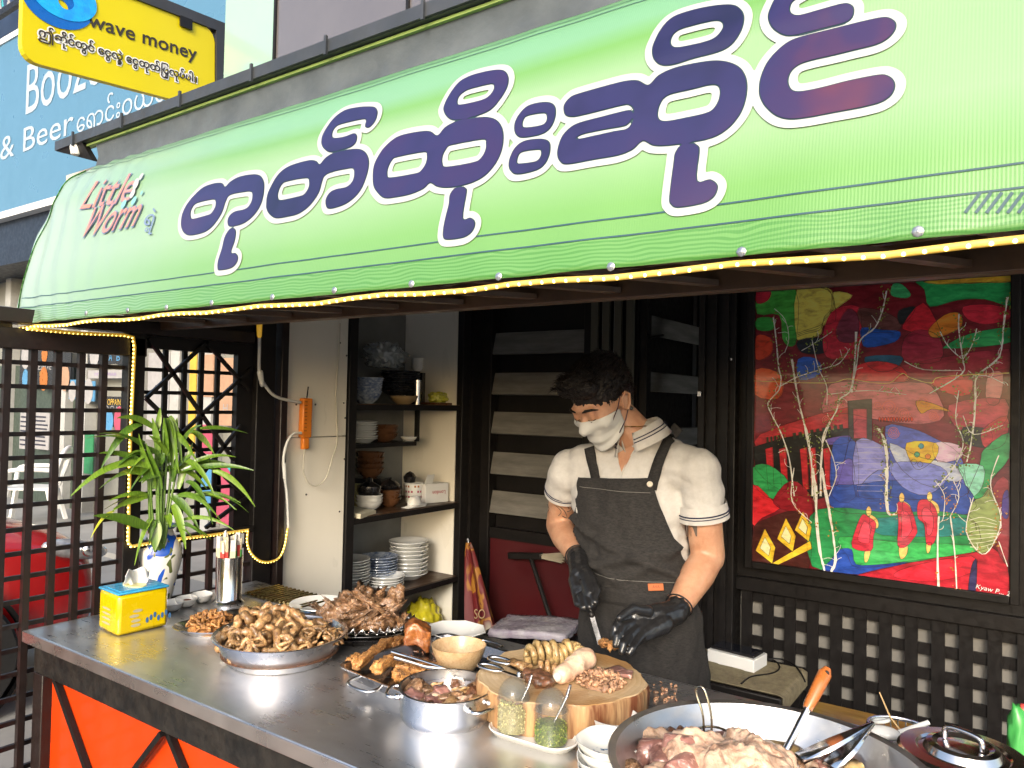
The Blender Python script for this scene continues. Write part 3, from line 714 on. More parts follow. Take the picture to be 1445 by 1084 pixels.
def poster(px0, py0, px1, py1, c, label, y=FY+.44, text=(), stripes=None, blob=None, name='poster', cat='poster', th=.012):
    a = at(px0, py1, y=y); d = at(px1, py0, y=y); t = root(name, a, label, cat)
    B().bb((a.x, y, a.z), (d.x, y+th, d.z)).build('sheet', cols[c], t)
    k = 0
    for (body, u, v, w, h, cc) in text:
        k += 1; W_, H_ = d.x-a.x, d.z-a.z
        text_on(body, lambda uu, vv: Vector((a.x+u*W_+uu, y-.003, a.z+v*H_+vv)), width=w*W_, height=h*H_/.7).build('lettering', cols[cc], t)
    if stripes:
        n_, cc = stripes; H_ = d.z-a.z
        for i in range(n_):
            z = a.z+H_*(.12+.76*i/max(1, n_-1)); B().bb((a.x+.04*(d.x-a.x)+.01, y-.004, z-.01), (d.x-.03-.1*R_.random(), y-.002, z+.012)).build('printed_bar', cols[cc], t)
    if blob:
        for (u, v, r, cc) in blob:
            c_ = Vector((a.x+u*(d.x-a.x), y-.004, a.z+v*(d.z-a.z))); b = B(); m_ = 14
            b.add([c_+Vector((r*math.cos(q*2*math.pi/m_), 0, 1.4*r*math.sin(q*2*math.pi/m_))) for q in range(m_)], [list(range(m_))]); b.build('picture', cols[cc], t)
    return t
poster(27, 486, 101, 546, 'black', 'black beer poster with amber bottle and the word RESERVE behind the fence', text=[('RESERVE', .34, .42, .3, .16, 'paper'), ('BEER', .42, .28, .14, .1, 'yellow')], blob=[(.5, .8, .09, 'amber'), (.5, .2, .12, 'amber'), (.12, .78, .14, 'paper'), (.13, .2, .1, 'sky'), (.9, .22, .13, 'peach')])
poster(27, 583, 42, 633, 'paper', 'narrow white notice with dark lines, left of the wider one', stripes=(7, 'ink'))
poster(46, 583, 70, 633, 'paper', 'wider white notice with green heading and dark lines', stripes=(8, 'ink'))
poster(97, 536, 108, 563, 'sky', 'small blue leaflet left of the other blue leaflet', blob=[(.5, .4, .1, 'paper')])
poster(116, 538, 134, 566, 'sky', 'blue leaflet with white round picture right of the small one', blob=[(.5, .5, .12, 'paper')])
poster(124, 489, 143, 514, 'black', 'dark square sign with white diamond beyond the fence', blob=[(.5, .55, .12, 'paper')])
poster(150, 491, 175, 514, 'black', 'dark double sign at top right of the fence opening', text=[('A', .15, .2, .2, .5, 'sky'), ('B', .6, .2, .2, .5, 'sky')])
poster(124, 522, 176, 534, 'paper', 'long pale sign with lilac lettering', text=[('MYANMAR', .2, .3, .6, .4, 'lila')])
poster(146, 560, 175, 602, 'black', 'dark poster reading D CLASS in yellow and white', text=[('TOPPAIN', .05, .72, .8, .2, 'yellow'), ('D CLASS', .1, .5, .85, .2, 'paper')], blob=[(.3, .2, .1, 'sky'), (.8, .25, .12, 'pink')])
poster(118, 613, 132, 668, 'green', 'dark green hanging banner behind the plant leaves')
poster(206, 497, 240, 620, 'paper', 'pale shop board seen through left half of the trellis', text=[('A', .3, .55, .2, .08, 'ink')])
poster(264, 497, 278, 640, 'yellow', 'tall yellow strip of light curtain seen through the trellis')
poster(284, 500, 302, 560, 'peach', 'peach coloured board seen through the trellis')
poster(306, 505, 330, 600, 'peach', 'peach panel at the right edge of the trellis view', text=[('H', .4, .2, .3, .12, 'paper')])
poster(284, 600, 300, 640, 'pink', 'pink and white leaflet seen low through the trellis', stripes=(3, 'paper'))
poster(284, 655, 328, 715, 'teal', 'teal display board low behind the trellis', blob=[(.3, .5, .2, 'sky'), (.7, .4, .2, 'pink')])
poster(304, 715, 330, 738, 'pink', 'bright pink box low behind the trellis', cat='box', name='box', th=.3)
poster(296, 778, 330, 822, 'pink', 'crimson cloth low beyond the fence beside the cup', cat='cloth', name='cloth', th=.2)

# blue shop sign
sgm = mat('sign_blue', (.075, .185, .29), .35, c2=(.07, .175, .275), nscale=1)
sgt = mat('sign_white', (.42, .5, .58), .4)
s0 = at(-160, 150, y=FY-.2)
sg = root('shop_sign', (-10, FY-.2, 4), 'large light blue shop sign with white English and Burmese lettering', 'sign')
zb, ztp = at(40, 289, y=FY-.2).z, at(10, 60, y=FY-.2).z
B().bb((-17, FY-.2, zb), (-5.6, FY-.1, ztp)).build('board', sgm, sg)
B().bb((-17, FY-.22, zb-.09), (-5.6, FY-.08, zb-.003)).build('frame', plastic_w, sg); B().bb((-17, FY-.22, ztp+.003), (-5.6, FY-.08, ztp+.08)).build('frame', plastic_w, sg)
def signtext(body, pxa, pya, pxb, pyb, hpx, **k):
    a = at(pxa, pya, y=FY-.206); c = at(pxb, pyb, y=FY-.206); h = at(pxa, pya-hpx, y=FY-.206).z-a.z; w = c.x-a.x
    text_on(body, lambda u, v: Vector((a.x+u, a.y, a.z+v)), width=w, height=h/.7, offset=.0).build('lettering', sgt, sg)
signtext('Booze', 36, 162, 142, 128, 70)
signtext('Liquor & Beer', -85, 259, 103, 190, 29)
signtext('ေရာင်းဝယ်ေရး', 108, 188, 262, 142, 26)
sg2 = root('shop_sign', (-11.5, FY-.3, 6.6), 'teal script sign at the top left corner above the blue sign', 'sign')
a = at(-60, 48, y=FY-.4); c = at(28, 3, y=FY-.4)
B().bb((a.x-1, FY-.3, a.z+.25), (c.x+.1, FY-.28, c.z+1.4)).build('board', plastic_w, sg2)
p = at(-12, 17, y=FY-.4); text_on('ယ်ေရး', lambda u, v: Vector((p.x+u, FY-.31, p.z+v)), width=1.5, offset=.05).build('lettering_shade', cols['teal'], sg2)
text_on('ယ်ေရး', lambda u, v: Vector((p.x+u, FY-.316, p.z+v)), width=1.5).build('lettering', cols['paper'], sg2)
b = B(); b.bar((a.x, FY-.35, ztp+.25), (-5.6, FY-.35, ztp+.32), .06, .08); tag(b.build('roof_pipe', black), 'dark pipe running above the blue shop sign', 'pipe')

# yellow projecting sign
XS = -2.95
q00, q10 = at(30, 84, x=XS), at(303, 156, x=XS); q01, q11 = at(34, -62, x=XS), at(303, 42, x=XS)
Wd, Hd = (q10-q00).length, (q01-q00).length
def ysn(e):
    def f(u, v):
        a = u/Wd; c = v/Hd; p = q00*(1-a)*(1-c)+q10*a*(1-c)+q01*(1-a)*c+q11*a*c; return p+Vector((e, 0, 0))
    return f
yel = mat('sign_yellow', (.6, .5, .0), .4, c2=(.56, .46, .0), nscale=2)
ys_ = root('hanging_sign', (XS, 1.6, 2.8), 'yellow projecting sign for a money service with blue swirl, hung above the gutter', 'sign')
r = .06; pl = []
for (cx_, cy_, a0) in ((r, r, 180), (Wd-r, r, 270), (Wd-r, Hd-r, 0), (r, Hd-r, 90)):
    for i in range(6): a = math.radians(a0+90*i/5); pl.append((cx_+r*math.cos(a), cy_+r*math.sin(a)))
b = B(); f = ysn(0); b.prism([f(*p) for p in pl], (-.03, 0, 0), 1); b.build('board', yel, ys_)
fr = mat('sign_frame', (.055, .055, .06), .45, .3)
f = ysn(-.015)
B().bar(f(-.05, Hd+.02), f(Wd+.05, Hd+.02), .05, .045, up=(0, 0, 1)).build('frame', fr, ys_)
B().bar(f(Wd+.028, -.05), f(Wd+.028, Hd+.04), .05, .05, up=(1, 0, 0)).build('frame', fr, ys_)
f = ysn(.004); B().prism([f(Wd-.17, Hd-.0), f(Wd-.115, Hd-.0), f(Wd-.115, Hd-.045), f(Wd-.17, Hd-.045)], (.008, 0, 0), 1).build('bracket', black, ys_)
B().bar(ysn(.0)(Wd+.05, Hd-.09), ysn(.0)(Wd+.08, Hd-.09), .03, .06).build('hinge', black, ys_)
def uvs(px, py):
    p = at(px, py, x=XS); a = c = .5
    for _ in range(30):
        f0 = ysn(0)(a*Wd, c*Hd); a += (p.y-f0.y)/(Wd*.95); c += (p.z-f0.z)/Hd
    return a*Wd, c*Hd
def yt(body, pa, pb, hpx, m, e, off=0, name='lettering', sh=0):
    a = uvs(*pa); c = uvs(*pb); h = uvs(pa[0], pa[1]-hpx)[1]-a[1]; w = c[0]-a[0]; sl = (c[1]-a[1])/w
    text_on(body, lambda u, v: ysn(e)(a[0]+u, a[1]+v+u*sl), width=w, height=h/.7, offset=off, b=None).build(name, m, ys_)
inkb = mat('sign_ink', (.035, .025, .02), .4)
yt('wave money', (124, 37), (277, 85), 21, inkb, .003, .0012)
yt('ဤဆိုင်တွင် ေငွလွှဲ ေငွထုတ်ြပုလုပ်ပါ။', (54, 51), (277, 117), 11.5, plastic_w, .0025, .0055, 'lettering_outline')
yt('ဤဆိုင်တွင် ေငွလွှဲ ေငွထုတ်ြပုလုပ်ပါ။', (54, 51), (277, 117), 11.5, inkb, .0045, .001)
swb = mat('swirl_blue', (.01, .25, .72), .3, c2=(.01, .4, .85), nscale=12, contrast=.1); swd = mat('swirl_deep_blue', (.0, .12, .5), .3)
cu = uvs(86, 0); k = (uvs(115, 5)[0]-cu[0])
def ring(cx_, cy_, ro, ri, sq, e, m, nm):
    b = B(); n_ = 40; f = ysn(e); vs = []
    for i in range(n_):
        a = 2*math.pi*i/n_; vs += [f(cx_+ro*math.cos(a), cy_+ro*sq*math.sin(a)), f(cx_+ri*math.cos(a)+ro*.05, cy_+ri*math.sin(a)-ro*.15)]
    b.add(vs, [(2*i, 2*((i+1) % n_), 2*((i+1) % n_)+1, 2*i+1) for i in range(n_)]); b.build(nm, m, ys_)
ring(cu[0]-.01, cu[1]-.01, .125, .028, .78, .003, swd, 'swirl'); ring(cu[0]+.01, cu[1]+.015, .118, .028, .72, .005, swb, 'swirl')

# glazed upper front above the awning
up_ = root('upper_storey', (-1, 1.75, 2.43), 'glazed upper shop front above the awning with grey brown panes', 'shop front')
pane = mat('pane_reflection', (.14, .125, .12), .12, c2=(.09, .08, .085), nscale=1.3, coat=1, spec=.8)  # grey brown base colour stands in for what the glass reflects
gpane = mat('green_pane', (.34, .47, .36), .15, c2=(.25, .42, .34), nscale=1.1, coat=1)
xx = [at(388, 60, y=1.75).x+i*.66 for i in range(6)]
B().bb((at(317, 60, y=1.75).x, 1.75, 2.43), (xx[0]-.006, 1.78, 4.6)).build('pane', gpane, up_)
for a, c in zip(xx[:-1], xx[1:]): B().bb((a+.006, 1.752, 2.43), (c-.006, 1.78, 4.6)).build('pane', pane, up_)
for a in xx: B().bb((a-.0055, 1.744, 2.43), (a+.0055, 1.785, 4.6)).build('mullion', black, up_)
B().bb((-2.62, 1.3, 2.43), (1.3, 1.748, 2.455)).build('ledge', mat('grey_beam', (.3, .29, .28), .6), up_)

# ---------------------------------------------------------------- white garden chair by the shop
ch_ = at(45, 735, y=4.2); ch_.z = .05
c = root('plastic_chair', ch_, 'white moulded plastic armchair standing beyond the fence', 'chair')
Rz = Matrix.Rotation(math.radians(-35), 3, 'Z')
def C3(x, y, z): return ch_+Rz@Vector((x, y, z))
b = B(); b.prism([C3(-.25, -.24, .42), C3(.25, -.24, .42), C3(.23, .22, .40), C3(-.23, .22, .40)], (0, 0, 1), .03); b.build('seat', plastic_w, c, bevel=.01)
for i in range(7): u = -.15+i*.05; B().bar(C3(u*.95, .23, .43), C3(u*1.25, .33, .76), .022, .015).build('back_slat', plastic_w, c)
b = B(); b.tube([C3(*p) for p in cat_rom([(-.24, .22, .42), (-.27, .30, .68), (-.22, .34, .84), (0, .36, .9), (.22, .34, .84), (.27, .3, .68), (.24, .22, .42)], 5)], .026, 8); b.build('back_frame', plastic_w, c, smooth=60)
b = B(); b.prism([C3(-.2, .325, .75), C3(.2, .325, .75), C3(.2, .345, .87), C3(-.2, .345, .87)], Rz@Vector((0, 1, 0)), .02); b.build('back_rail', plastic_w, c, bevel=.008)
for s in (-1, 1):
    b = B(); b.tube([C3(*p) for p in cat_rom([(s*.27, .28, .64), (s*.3, .05, .66), (s*.3, -.2, .64), (s*.29, -.24, .5), (s*.27, -.25, .42)], 5)], .026, 8); b.build('armrest', plastic_w, c, smooth=60)
    B().bar(C3(s*.24, -.22, .42), C3(s*.29, -.28, 0.0), .05, .04).build('leg', plastic_w, c); B().bar(C3(s*.22, .2, .42), C3(s*.28, .3, 0.0), .05, .04).build('leg', plastic_w, c)

# ---------------------------------------------------------------- red car parked beyond the fence
red = mat('car_red', (.42, .012, .012), .22, c2=(.36, .01, .012), nscale=1, coat=1, rvar=.04)
CX = -4.2; yn = at(155, 850, x=CX).y
car = root('parked_car', (CX-.85, yn-2, 0), 'red hatchback parked beyond the fence with its headlight showing', 'car')
zbon = at(20, 722, x=CX-.2).z
prof_ = [(0, .32, .62), (.04, .26, .76), (.14, .22, zbon-.12), (.4, .2, zbon-.05), (1.0, .2, zbon+.02), (1.25, .2, zbon+.06), (2.2, .2, zbon+.06), (3.4, .2, zbon+.04), (3.8, .22, zbon), (3.95, .3, .7)]
b = B(); sec = []; N_ = 24
for (dy_, zl, zh) in prof_:
    k = min(1, (dy_+.06)/.5); wd = .84*(.78+.22*math.sqrt(k)) if dy_ < 2 else .84*(.9 if dy_ > 3.7 else 1)
    r_ = []
    for i in range(N_):
        a = 2*math.pi*i/N_; c_, s_ = math.cos(a), math.sin(a)
        r_.append(Vector((CX-.85+wd*abs(c_)**.35*(1 if c_ > 0 else -1), yn-dy_, (zl+zh)/2+(zh-zl)/2*abs(s_)**.5*(1 if s_ > 0 else -1))))
    sec.append(r_)
vs = [p for r_ in sec for p in r_]; fs = [(i*N_+k, i*N_+(k+1) % N_, (i+1)*N_+(k+1) % N_, (i+1)*N_+k) for i in range(len(sec)-1) for k in range(N_)]+[list(range(N_)), [(len(sec)-1)*N_+k for k in range(N_)]]
b.add(vs, fs); o = b.build('body', red, car, smooth=50); o.modifiers.new('s', 'SUBSURF').levels = 1; o.modifiers['s'].render_levels = 1
gl = mat('car_glass', (.03, .035, .04), .08, coat=1)
b = B(); cabn = [(1.15, .8, zbon), (1.8, .68, 1.42), (3.0, .68, 1.44), (3.7, .76, zbon)]
vs = []; 
for (dy_, w_, z_) in cabn: vs += [(CX-.85-w_, yn-dy_, z_), (CX-.85+w_, yn-dy_, z_)]
b.add(vs+[(CX-.85-.8, yn-1.15, zbon-.1), (CX-.85+.8, yn-1.15, zbon-.1), (CX-.85-.8, yn-3.7, zbon-.1), (CX-.85+.8, yn-3.7, zbon-.1)], [(0, 1, 3, 2), (2, 3, 5, 4), (4, 5, 7, 6), (1, 9, 11, 7, 5, 3), (0, 2, 4, 6, 10, 8)]); b.build('windows', gl, car)
B().prism([(CX-.85-.66, yn-1.78, 1.425), (CX-.85+.66, yn-1.78, 1.425), (CX-.85+.66, yn-3.02, 1.445), (CX-.85-.66, yn-3.02, 1.445)], (0, 0, 1), .035).build('roof', red, car, bevel=.015)
hl = at(128, 775, x=CX-.02)
lens = mat('headlight_glass', (.16, .17, .19), .08, .3, c2=(.5, .5, .52), nscale=14, coat=1)
b = B(); b.ball(hl+Vector((-.06, -.05, 0)), 1, 14, 10, (.055, .2, .055), Euler((math.radians(-14), 0, math.radians(12))).to_matrix()); b.build('headlight', lens, car, smooth=60)
b = B(); b.ball(hl+Vector((.0, .0, 0)), 1, 12, 8, (.03, .05, .04)); b.build('headlight_bulb', chrome, car, smooth=60)
B().bb((CX-.85-.6, yn-.03, .4), (CX-.85+.6, yn+.012, .56)).build('grille', black, car, bevel=.01)
B().bb((CX-.85-.82, yn-.12, .22), (CX-.85+.82, yn+.005, .3)).build('bumper_lip', black, car, bevel=.02)
tyre = mat('tyre_rubber', (.015, .015, .016), .8)
for (sx, dy_) in ((0, .78), (-1.7, .78), (0, 3.2), (-1.7, 3.2)):
    cc = Vector((CX+sx-.02*(1 if sx == 0 else -1), yn-dy_, .31)); ry = Matrix.Rotation(math.pi/2, 3, 'Y')
    b = B(); b.lathe([(.2, -.1), (.29, -.1), (.31, -.07), (.31, .07), (.29, .1), (.2, .1)], cc, 28, rot=ry, caps=False); w_ = b.build('wheel', tyre, car, smooth=40)
    sgn = 1 if sx == 0 else -1
    b = B(); b.lathe([(.205, -.08), (.205, .09), (.19, .09), (.19, .05), (.05, .05), (.05, .085), (0, .09)], cc, 28, rot=ry if sgn > 0 else Matrix.Rotation(-math.pi/2, 3, 'Y')); b.build('rim', alum, w_, smooth=40)
    for k in range(6):
        a = k*math.pi/3; d = Vector((0, math.cos(a), math.sin(a))); B().bar(cc+d*.04+Vector((sgn*.085, 0, 0)), cc+d*.2+Vector((sgn*.08, 0, 0)), .04, .02, up=(1, 0, 0)).build('spoke', alum, w_)
    B().lathe([(.34, -.02), (.36, -.02), (.36, .02), (.34, .02)], cc+Vector((sgn*.03, 0, 0)), 28, rot=ry, caps=False).build('wheel_arch', black, car)
# ---------------------------------------------------------------- dishes in the cabinet
blackc = mat('black_glaze', (.015, .014, .015), .2, coat=.6)
brownc = mat('brown_glaze', (.16, .07, .03), .3, c2=(.09, .04, .02), coat=.4)
tanc = mat('tan_glaze', (.42, .3, .16), .35, c2=(.3, .2, .1), coat=.3)
bluec = mat('blue_white_ware', (.5, .56, .64), .2, c2=(.12, .17, .3), nscale=40, coat=.5, contrast=.12)
def shelf_pt(px, shelf, x=X0-.14):
    p = at(px, 600, x=x); return Vector((p.x, p.y, CZ[shelf]))
def rad(px0, px1, x=X0-.14):
    return abs(at(px1, 600, x=x).y-at(px0, 600, x=x).y)/2*.93
def plate(r, h=.022, m=white, name='plate', loc=(0, 0, 0)):
    b = B(); b.lathe([(0, .003), (r*.55, .003), (r*.6, 0), (r*.64, .003), (r*.8, h*.55), (r, h), (r*.99, h+.003), (r*.8, h*.6+.006), (r*.6, .009), (0, .008)], loc, 36)
    return b
def bowlp(r, h):
    return [(0, .004), (r*.42, .004), (r*.45, 0), (r*.5, .003), (r*.78, h*.4), (r*.95, h*.8), (r, h), (r*.97, h), (r*.9, h*.78), (r*.72, h*.4), (r*.4, .012), (0, .01)]
def stack(name, cat_, label, grp, loc, n_, gap, prof, m, seg=32, wob=.003, tilt=0):
    o0 = None
    for i in range(n_):
        if o0 is None:
            b = B(); b.lathe(prof, loc, seg); o0 = b.build(name, m, smooth=40); tag(o0, label, cat_, grp); o0.location = loc; 
            # keep origin at the base centre
        else:
            o = o0.copy(); COL.objects.link(o); o.location = Vector(loc)+Vector((R_.uniform(-wob, wob)+tilt*i, R_.uniform(-wob, wob), gap*i)); o.rotation_euler = (R_.uniform(-.015, .015), R_.uniform(-.015, .015), R_.uniform(0, 6))
    return o0
def platep(r, h=.022): return [(0, .003), (r*.55, .003), (r*.6, 0), (r*.64, .003), (r*.8, h*.55), (r, h), (r*.99, h+.003), (r*.8, h*.6+.006), (r*.6, .009), (0, .008)]
# lowest visible shelf
r = rad(495, 520); stack('plate', 'plate', 'white plate in the leftmost stack on the lowest visible shelf', 'plates in leftmost stack', shelf_pt(497, 3, X0-.17), 12, .0135, platep(.105), white)
stack('plate', 'plate', 'blue and white plate in the middle stack of the lowest visible shelf', 'plates in the blue and white stack', shelf_pt(539, 3, X0-.2), 10, .0135, platep(.1), bluec)
stack('plate', 'plate', 'deep white plate in the tall stack at the right end of the lowest visible shelf', 'plates in the tall white stack', shelf_pt(581, 3, X0-.17), 9, .021, platep(.105, .03), white)
stack('plate', 'plate', 'white plate with orange mark in the short stack at the shelf front', 'plates in the short front stack', shelf_pt(549, 3, X0-.1), 4, .014, platep(.095, .026), white)
glassm = mat('clear_glass', (.22, .25, .24), .03, alpha=.16, rvar=.01, coat=1, spec=1)
b = B(); c = shelf_pt(512, 3, X0-.06); b.lathe([(0, .003), (.032, 0), (.04, .075), (.0385, .075), (.03, .005), (0, .006)], c, 24); tag(b.build('glass', glassm, smooth=40), 'clear plastic cup on the lowest visible shelf', 'cup')
# shelf with box, mug and jars
stack('bowl', 'bowl', 'cream bowl stacked under the black glazed jar', 'cream bowls under the black jar', shelf_pt(523, 2), 3, .017, bowlp(.07, .045), white)
c = shelf_pt(523, 2)+Vector((0, 0, .075)); b = B(); b.lathe([(0, 0), (.05, 0), (.062, .02), (.06, .045), (.03, .06), (.02, .065), (.015, .085), (0, .09)], c, 24); tag(b.build('jar', blackc, smooth=40), 'black glazed lidded jar on top of the cream bowls', 'jar')
stack('bowl', 'bowl', 'brown bowl in the high stack behind the black jar', 'brown bowls behind the black jar', shelf_pt(524, 2, X0-.3)+Vector((0, 0, .14)), 4, .028, bowlp(.075, .05), brownc)
b = B(); b.box(shelf_pt(524, 2, X0-.3)+Vector((0, 0, .07)), (.16, .16, .139)); tag(b.build('box', blackc), 'dark box carrying the brown bowls', 'box')
stack('bowl', 'bowl', 'brown bowl in the low stack right of the black jar', 'brown bowls right of the jar', shelf_pt(552, 2, X0-.16), 3, .022, bowlp(.062, .045), brownc)
c = shelf_pt(552, 2, X0-.16)+Vector((0, 0, .09)); b = B(); b.lathe([(0, 0), (.045, 0), (.055, .02), (.03, .04), (.012, .045), (0, .055)], c, 24); tag(b.build('black_cover', blackc, smooth=40), 'black lid resting on the low brown bowls', 'cover')
stack('bowl', 'bowl', 'olive yellow bowl at the left end of the middle shelf', 'olive bowls at left end', shelf_pt(500, 2, X0-.24), 3, .035, bowlp(.06, .05), mat('olive_glaze', (.4, .38, .18), .35, c2=(.3, .28, .14)))
c = shelf_pt(586, 2, X0-.16); t = root('mug', c, 'white mug with rows of red and orange print on the middle shelf', 'mug')
b = B(); b.lathe([(0, 0), (.04, 0), (.045, .01), (.052, .105), (.05, .107), (.043, .012), (0, .01)], c, 32); b.build('body', white, t, smooth=40)
b = B()
for j, mm in ((0, 'amber'), (1, 'pink'), (2, 'pink')):
    b = B()
    for i in range(18):
        if (i*7+j*3) % 5 == 0: continue
        a = 2*math.pi*i/18; r = .0495+.0015*(2-j)+.0012; z = .035+.03*(2-j)-.03*0; z = .03+.028*(2-j); rr = .045+(.007*(z-.01)/.095)+.0008
        p = c+Vector((rr*math.cos(a), rr*math.sin(a), z)); tn = Vector((-math.sin(a), math.cos(a), 0)); b.add([p-tn*.005, p+tn*.005, p+tn*.005+Vector((.0005*math.cos(a), .0005*math.sin(a), .011)), p-tn*.005+Vector((.0005*math.cos(a), .0005*math.sin(a), .011))], [(0, 1, 2, 3)])
    o = b.build('printed_band', cols[mm], t); o['kind'] = 'stuff'
b = B(); b.lathe([(0, 0), (.03, 0), (.035, .03), (.02, .05), (0, .06)], c+Vector((-.03, 0, .108)), 20); tag(b.build('jar', blackc, smooth=40), 'black glazed jar standing behind the printed mug', 'jar')
c = shelf_pt(612, 2, X0-.11); t = root('paper_box', c, 'white cardboard box with red script on the middle shelf', 'box')
rz = Euler((0, 0, math.radians(-14))).to_matrix()
b = B(); b.box(c+Vector((0, 0, .052)), (.09, .155, .104), rz); b.build('carton', plastic_w, t, bevel=.003)
text_on('London', lambda u, v: c+rz@Vector((.0465, .055-u, .065-v*1)), width=.085, height=.03).build('lettering', mat('red_ink', (.5, .02, .05), .4), t)
b = B(); b.box(c+Vector((.01, -.035, .125)), (.004, .06, .055), Euler((0, .3, 0)).to_matrix()); b.build('flap', plastic_w, t)
c = shelf_pt(639, 2, X0-.08); b = B(); b.lathe([(0, 0), (.022, 0), (.023, .06), (.02, .063), (0, .063)], c, 18); tag(b.build('jar', tanc, smooth=40), 'small jar of toothpicks at the right end of the middle shelf', 'jar')
def crumple(name, c, sz, m, label, cat_, amp=.35, fr=4, seed=0, sub=4, parent=None, kind=None):
    bm2 = bmesh.new(); bmesh.ops.create_icosphere(bm2, subdivisions=sub, radius=1)
    for v in bm2.verts:
        p = v.co.copy(); k = 1+amp*(abs(noise.noise(p*fr*.5+Vector((seed, 0, 0))))*1.6-.5)+amp*.5*(abs(noise.noise(p*fr*1.6+Vector((0, seed, 0))))-.3)
        v.co = Vector((p.x*sz[0]*k, p.y*sz[1]*k, p.z*sz[2]*k)); v.co.z = max(v.co.z, -sz[2]*.75)
    me = bpy.data.meshes.new(name); bm2.to_mesh(me); bm2.free(); me.materials.append(m); me.shade_smooth()
    o = bpy.data.objects.new(name, me); COL.objects.link(o)
    c = Vector(c)+Vector((0, 0, sz[2]*.75))
    if parent is not None: o.parent = parent; o.location = c-OFF[parent.name]
    else: o.location = c; tag(o, label, cat_)
    OFF[o.name] = c; return o
tissue = mat('tissue', (.82, .82, .8), .8, sss=.1)
crumple('napkins', shelf_pt(588, 2, X0-.04), (.03, .045, .035), tissue, 'crumpled white napkins in front of the printed mug', 'napkins', seed=3, sub=3)
b = B()
for i in range(4): b.box(shelf_pt(590, 2, X0-.03)+Vector((0, -.02+.01*i, .004+i*.003)), (.05, .13, .0025), Euler((0, 0, .1*i)).to_matrix())
o = b.build('paper_sheets', plastic_w); tag(o, 'thin stack of white paper at the shelf front edge', 'paper'); o['kind'] = 'stuff'
b = B(); b.box(shelf_pt(507, 2, X0-.06)+Vector((0, 0, .012)), (.12, .15, .022), Euler((0, .1, .3)).to_matrix()); tag(b.build('folded_cloth', mat('pale_cloth', (.6, .56, .42), .8)), 'pale folded cloth at the left end of the middle shelf', 'cloth')
# inner shelf
stack('plate', 'plate', 'white plate in the stack on the short inner shelf', 'plates on the short inner shelf', shelf_pt(510, 1, X0-.26), 8, .012, platep(.085), white)
stack('bowl', 'bowl', 'brown bowl on the short inner shelf', 'brown bowls on the inner shelf', shelf_pt(543, 1, X0-.25), 3, .022, bowlp(.075, .045), brownc)
b = B(); b.lathe(bowlp(.05, .025), shelf_pt(578, 1, X0-.2), 28); tag(b.build('bowl', white, smooth=40), 'small white dish alone on the short inner shelf', 'bowl')
# top shelf
stack('bowl', 'bowl', 'grey white bowl in the nested stack at the left end of the top shelf', 'nested bowls on the top shelf', shelf_pt(516, 0, X0-.16), 8, .011, bowlp(.075, .055), bluec, tilt=.002)
stack('plate', 'plate', 'black plate in the stack on the top shelf', 'black plates on the top shelf', shelf_pt(563, 0, X0-.26)+Vector((0, 0, .05)), 10, .012, platep(.11, .02), mat('dark_ware', (.05, .052, .06), .25, coat=.5))
b = B(); b.lathe(bowlp(.075, .045), shelf_pt(569, 0, X0-.13), 28); tag(b.build('bowl', tanc, smooth=40), 'tan bowl in front of the black plates', 'bowl')
b = B(); b.lathe([(0, 0), (.017, 0), (.02, .13), (.0185, .13), (.016, .005), (0, .005)], shelf_pt(588, 0, X0-.1), 20); tag(b.build('steel_tumbler', chrome, smooth=40), 'slim polished steel tumbler on the top shelf', 'tumbler')
b = B(); b.box(shelf_pt(618, 0, X0-.14)+Vector((0, 0, .006)), (.16, .17, .012)); tag(b.build('tray', brownc, bevel=.003), 'brown wooden tray under the yellow bag on the top shelf', 'tray')
ybag = mat('yellow_bag', (.6, .58, .05), .3, c2=(.4, .42, .06), nscale=20, coat=.4)
crumple('plastic_bag', shelf_pt(617, 0, X0-.12)+Vector((0, 0, .013)), (.05, .07, .035), ybag, 'yellow plastic bag on the brown tray of the top shelf', 'bag', seed=5)
b = B(); b.box(shelf_pt(604, 0, X0-.32)+Vector((0, 0, .09)), (.12, .26, .18)); tag(b.build('box', blackc), 'black box standing at the back of the top shelf', 'box')
clearb = mat('clear_bag', (.5, .53, .53), .15, c2=(.25, .27, .27), nscale=14, coat=1, alpha=.55, spec=.8)
crumple('plastic_bag', shelf_pt(541, 0, X0-.24)+Vector((0, 0, .19)), (.09, .12, .085), clearb, 'clear crumpled plastic bag above the black plates', 'bag', amp=.5, fr=6, seed=9)
stack('cup', 'cup', 'white cup in the small stack on the black box', 'cups on the black box', shelf_pt(587, 0, X0-.3)+Vector((0, 0, .185)), 5, .012, bowlp(.035, .03), white)
# below
crumple('plastic_bag', Vector((X0-.2, 2.83, .272)), (.12, .14, .11), mat('olive_bag', (.12, .12, .03), .25, c2=(.05, .05, .02), coat=.8), 'dark olive plastic bag at the bottom of the cabinet', 'bag', seed=12)
crumple('plastic_bag', Vector((X0-.12, 3.12, .272)), (.1, .1, .15), mat('bright_yellow_bag', (.7, .6, .03), .3, coat=.6), 'bright yellow plastic bag at the right end of the cabinet bottom', 'bag', seed=15)

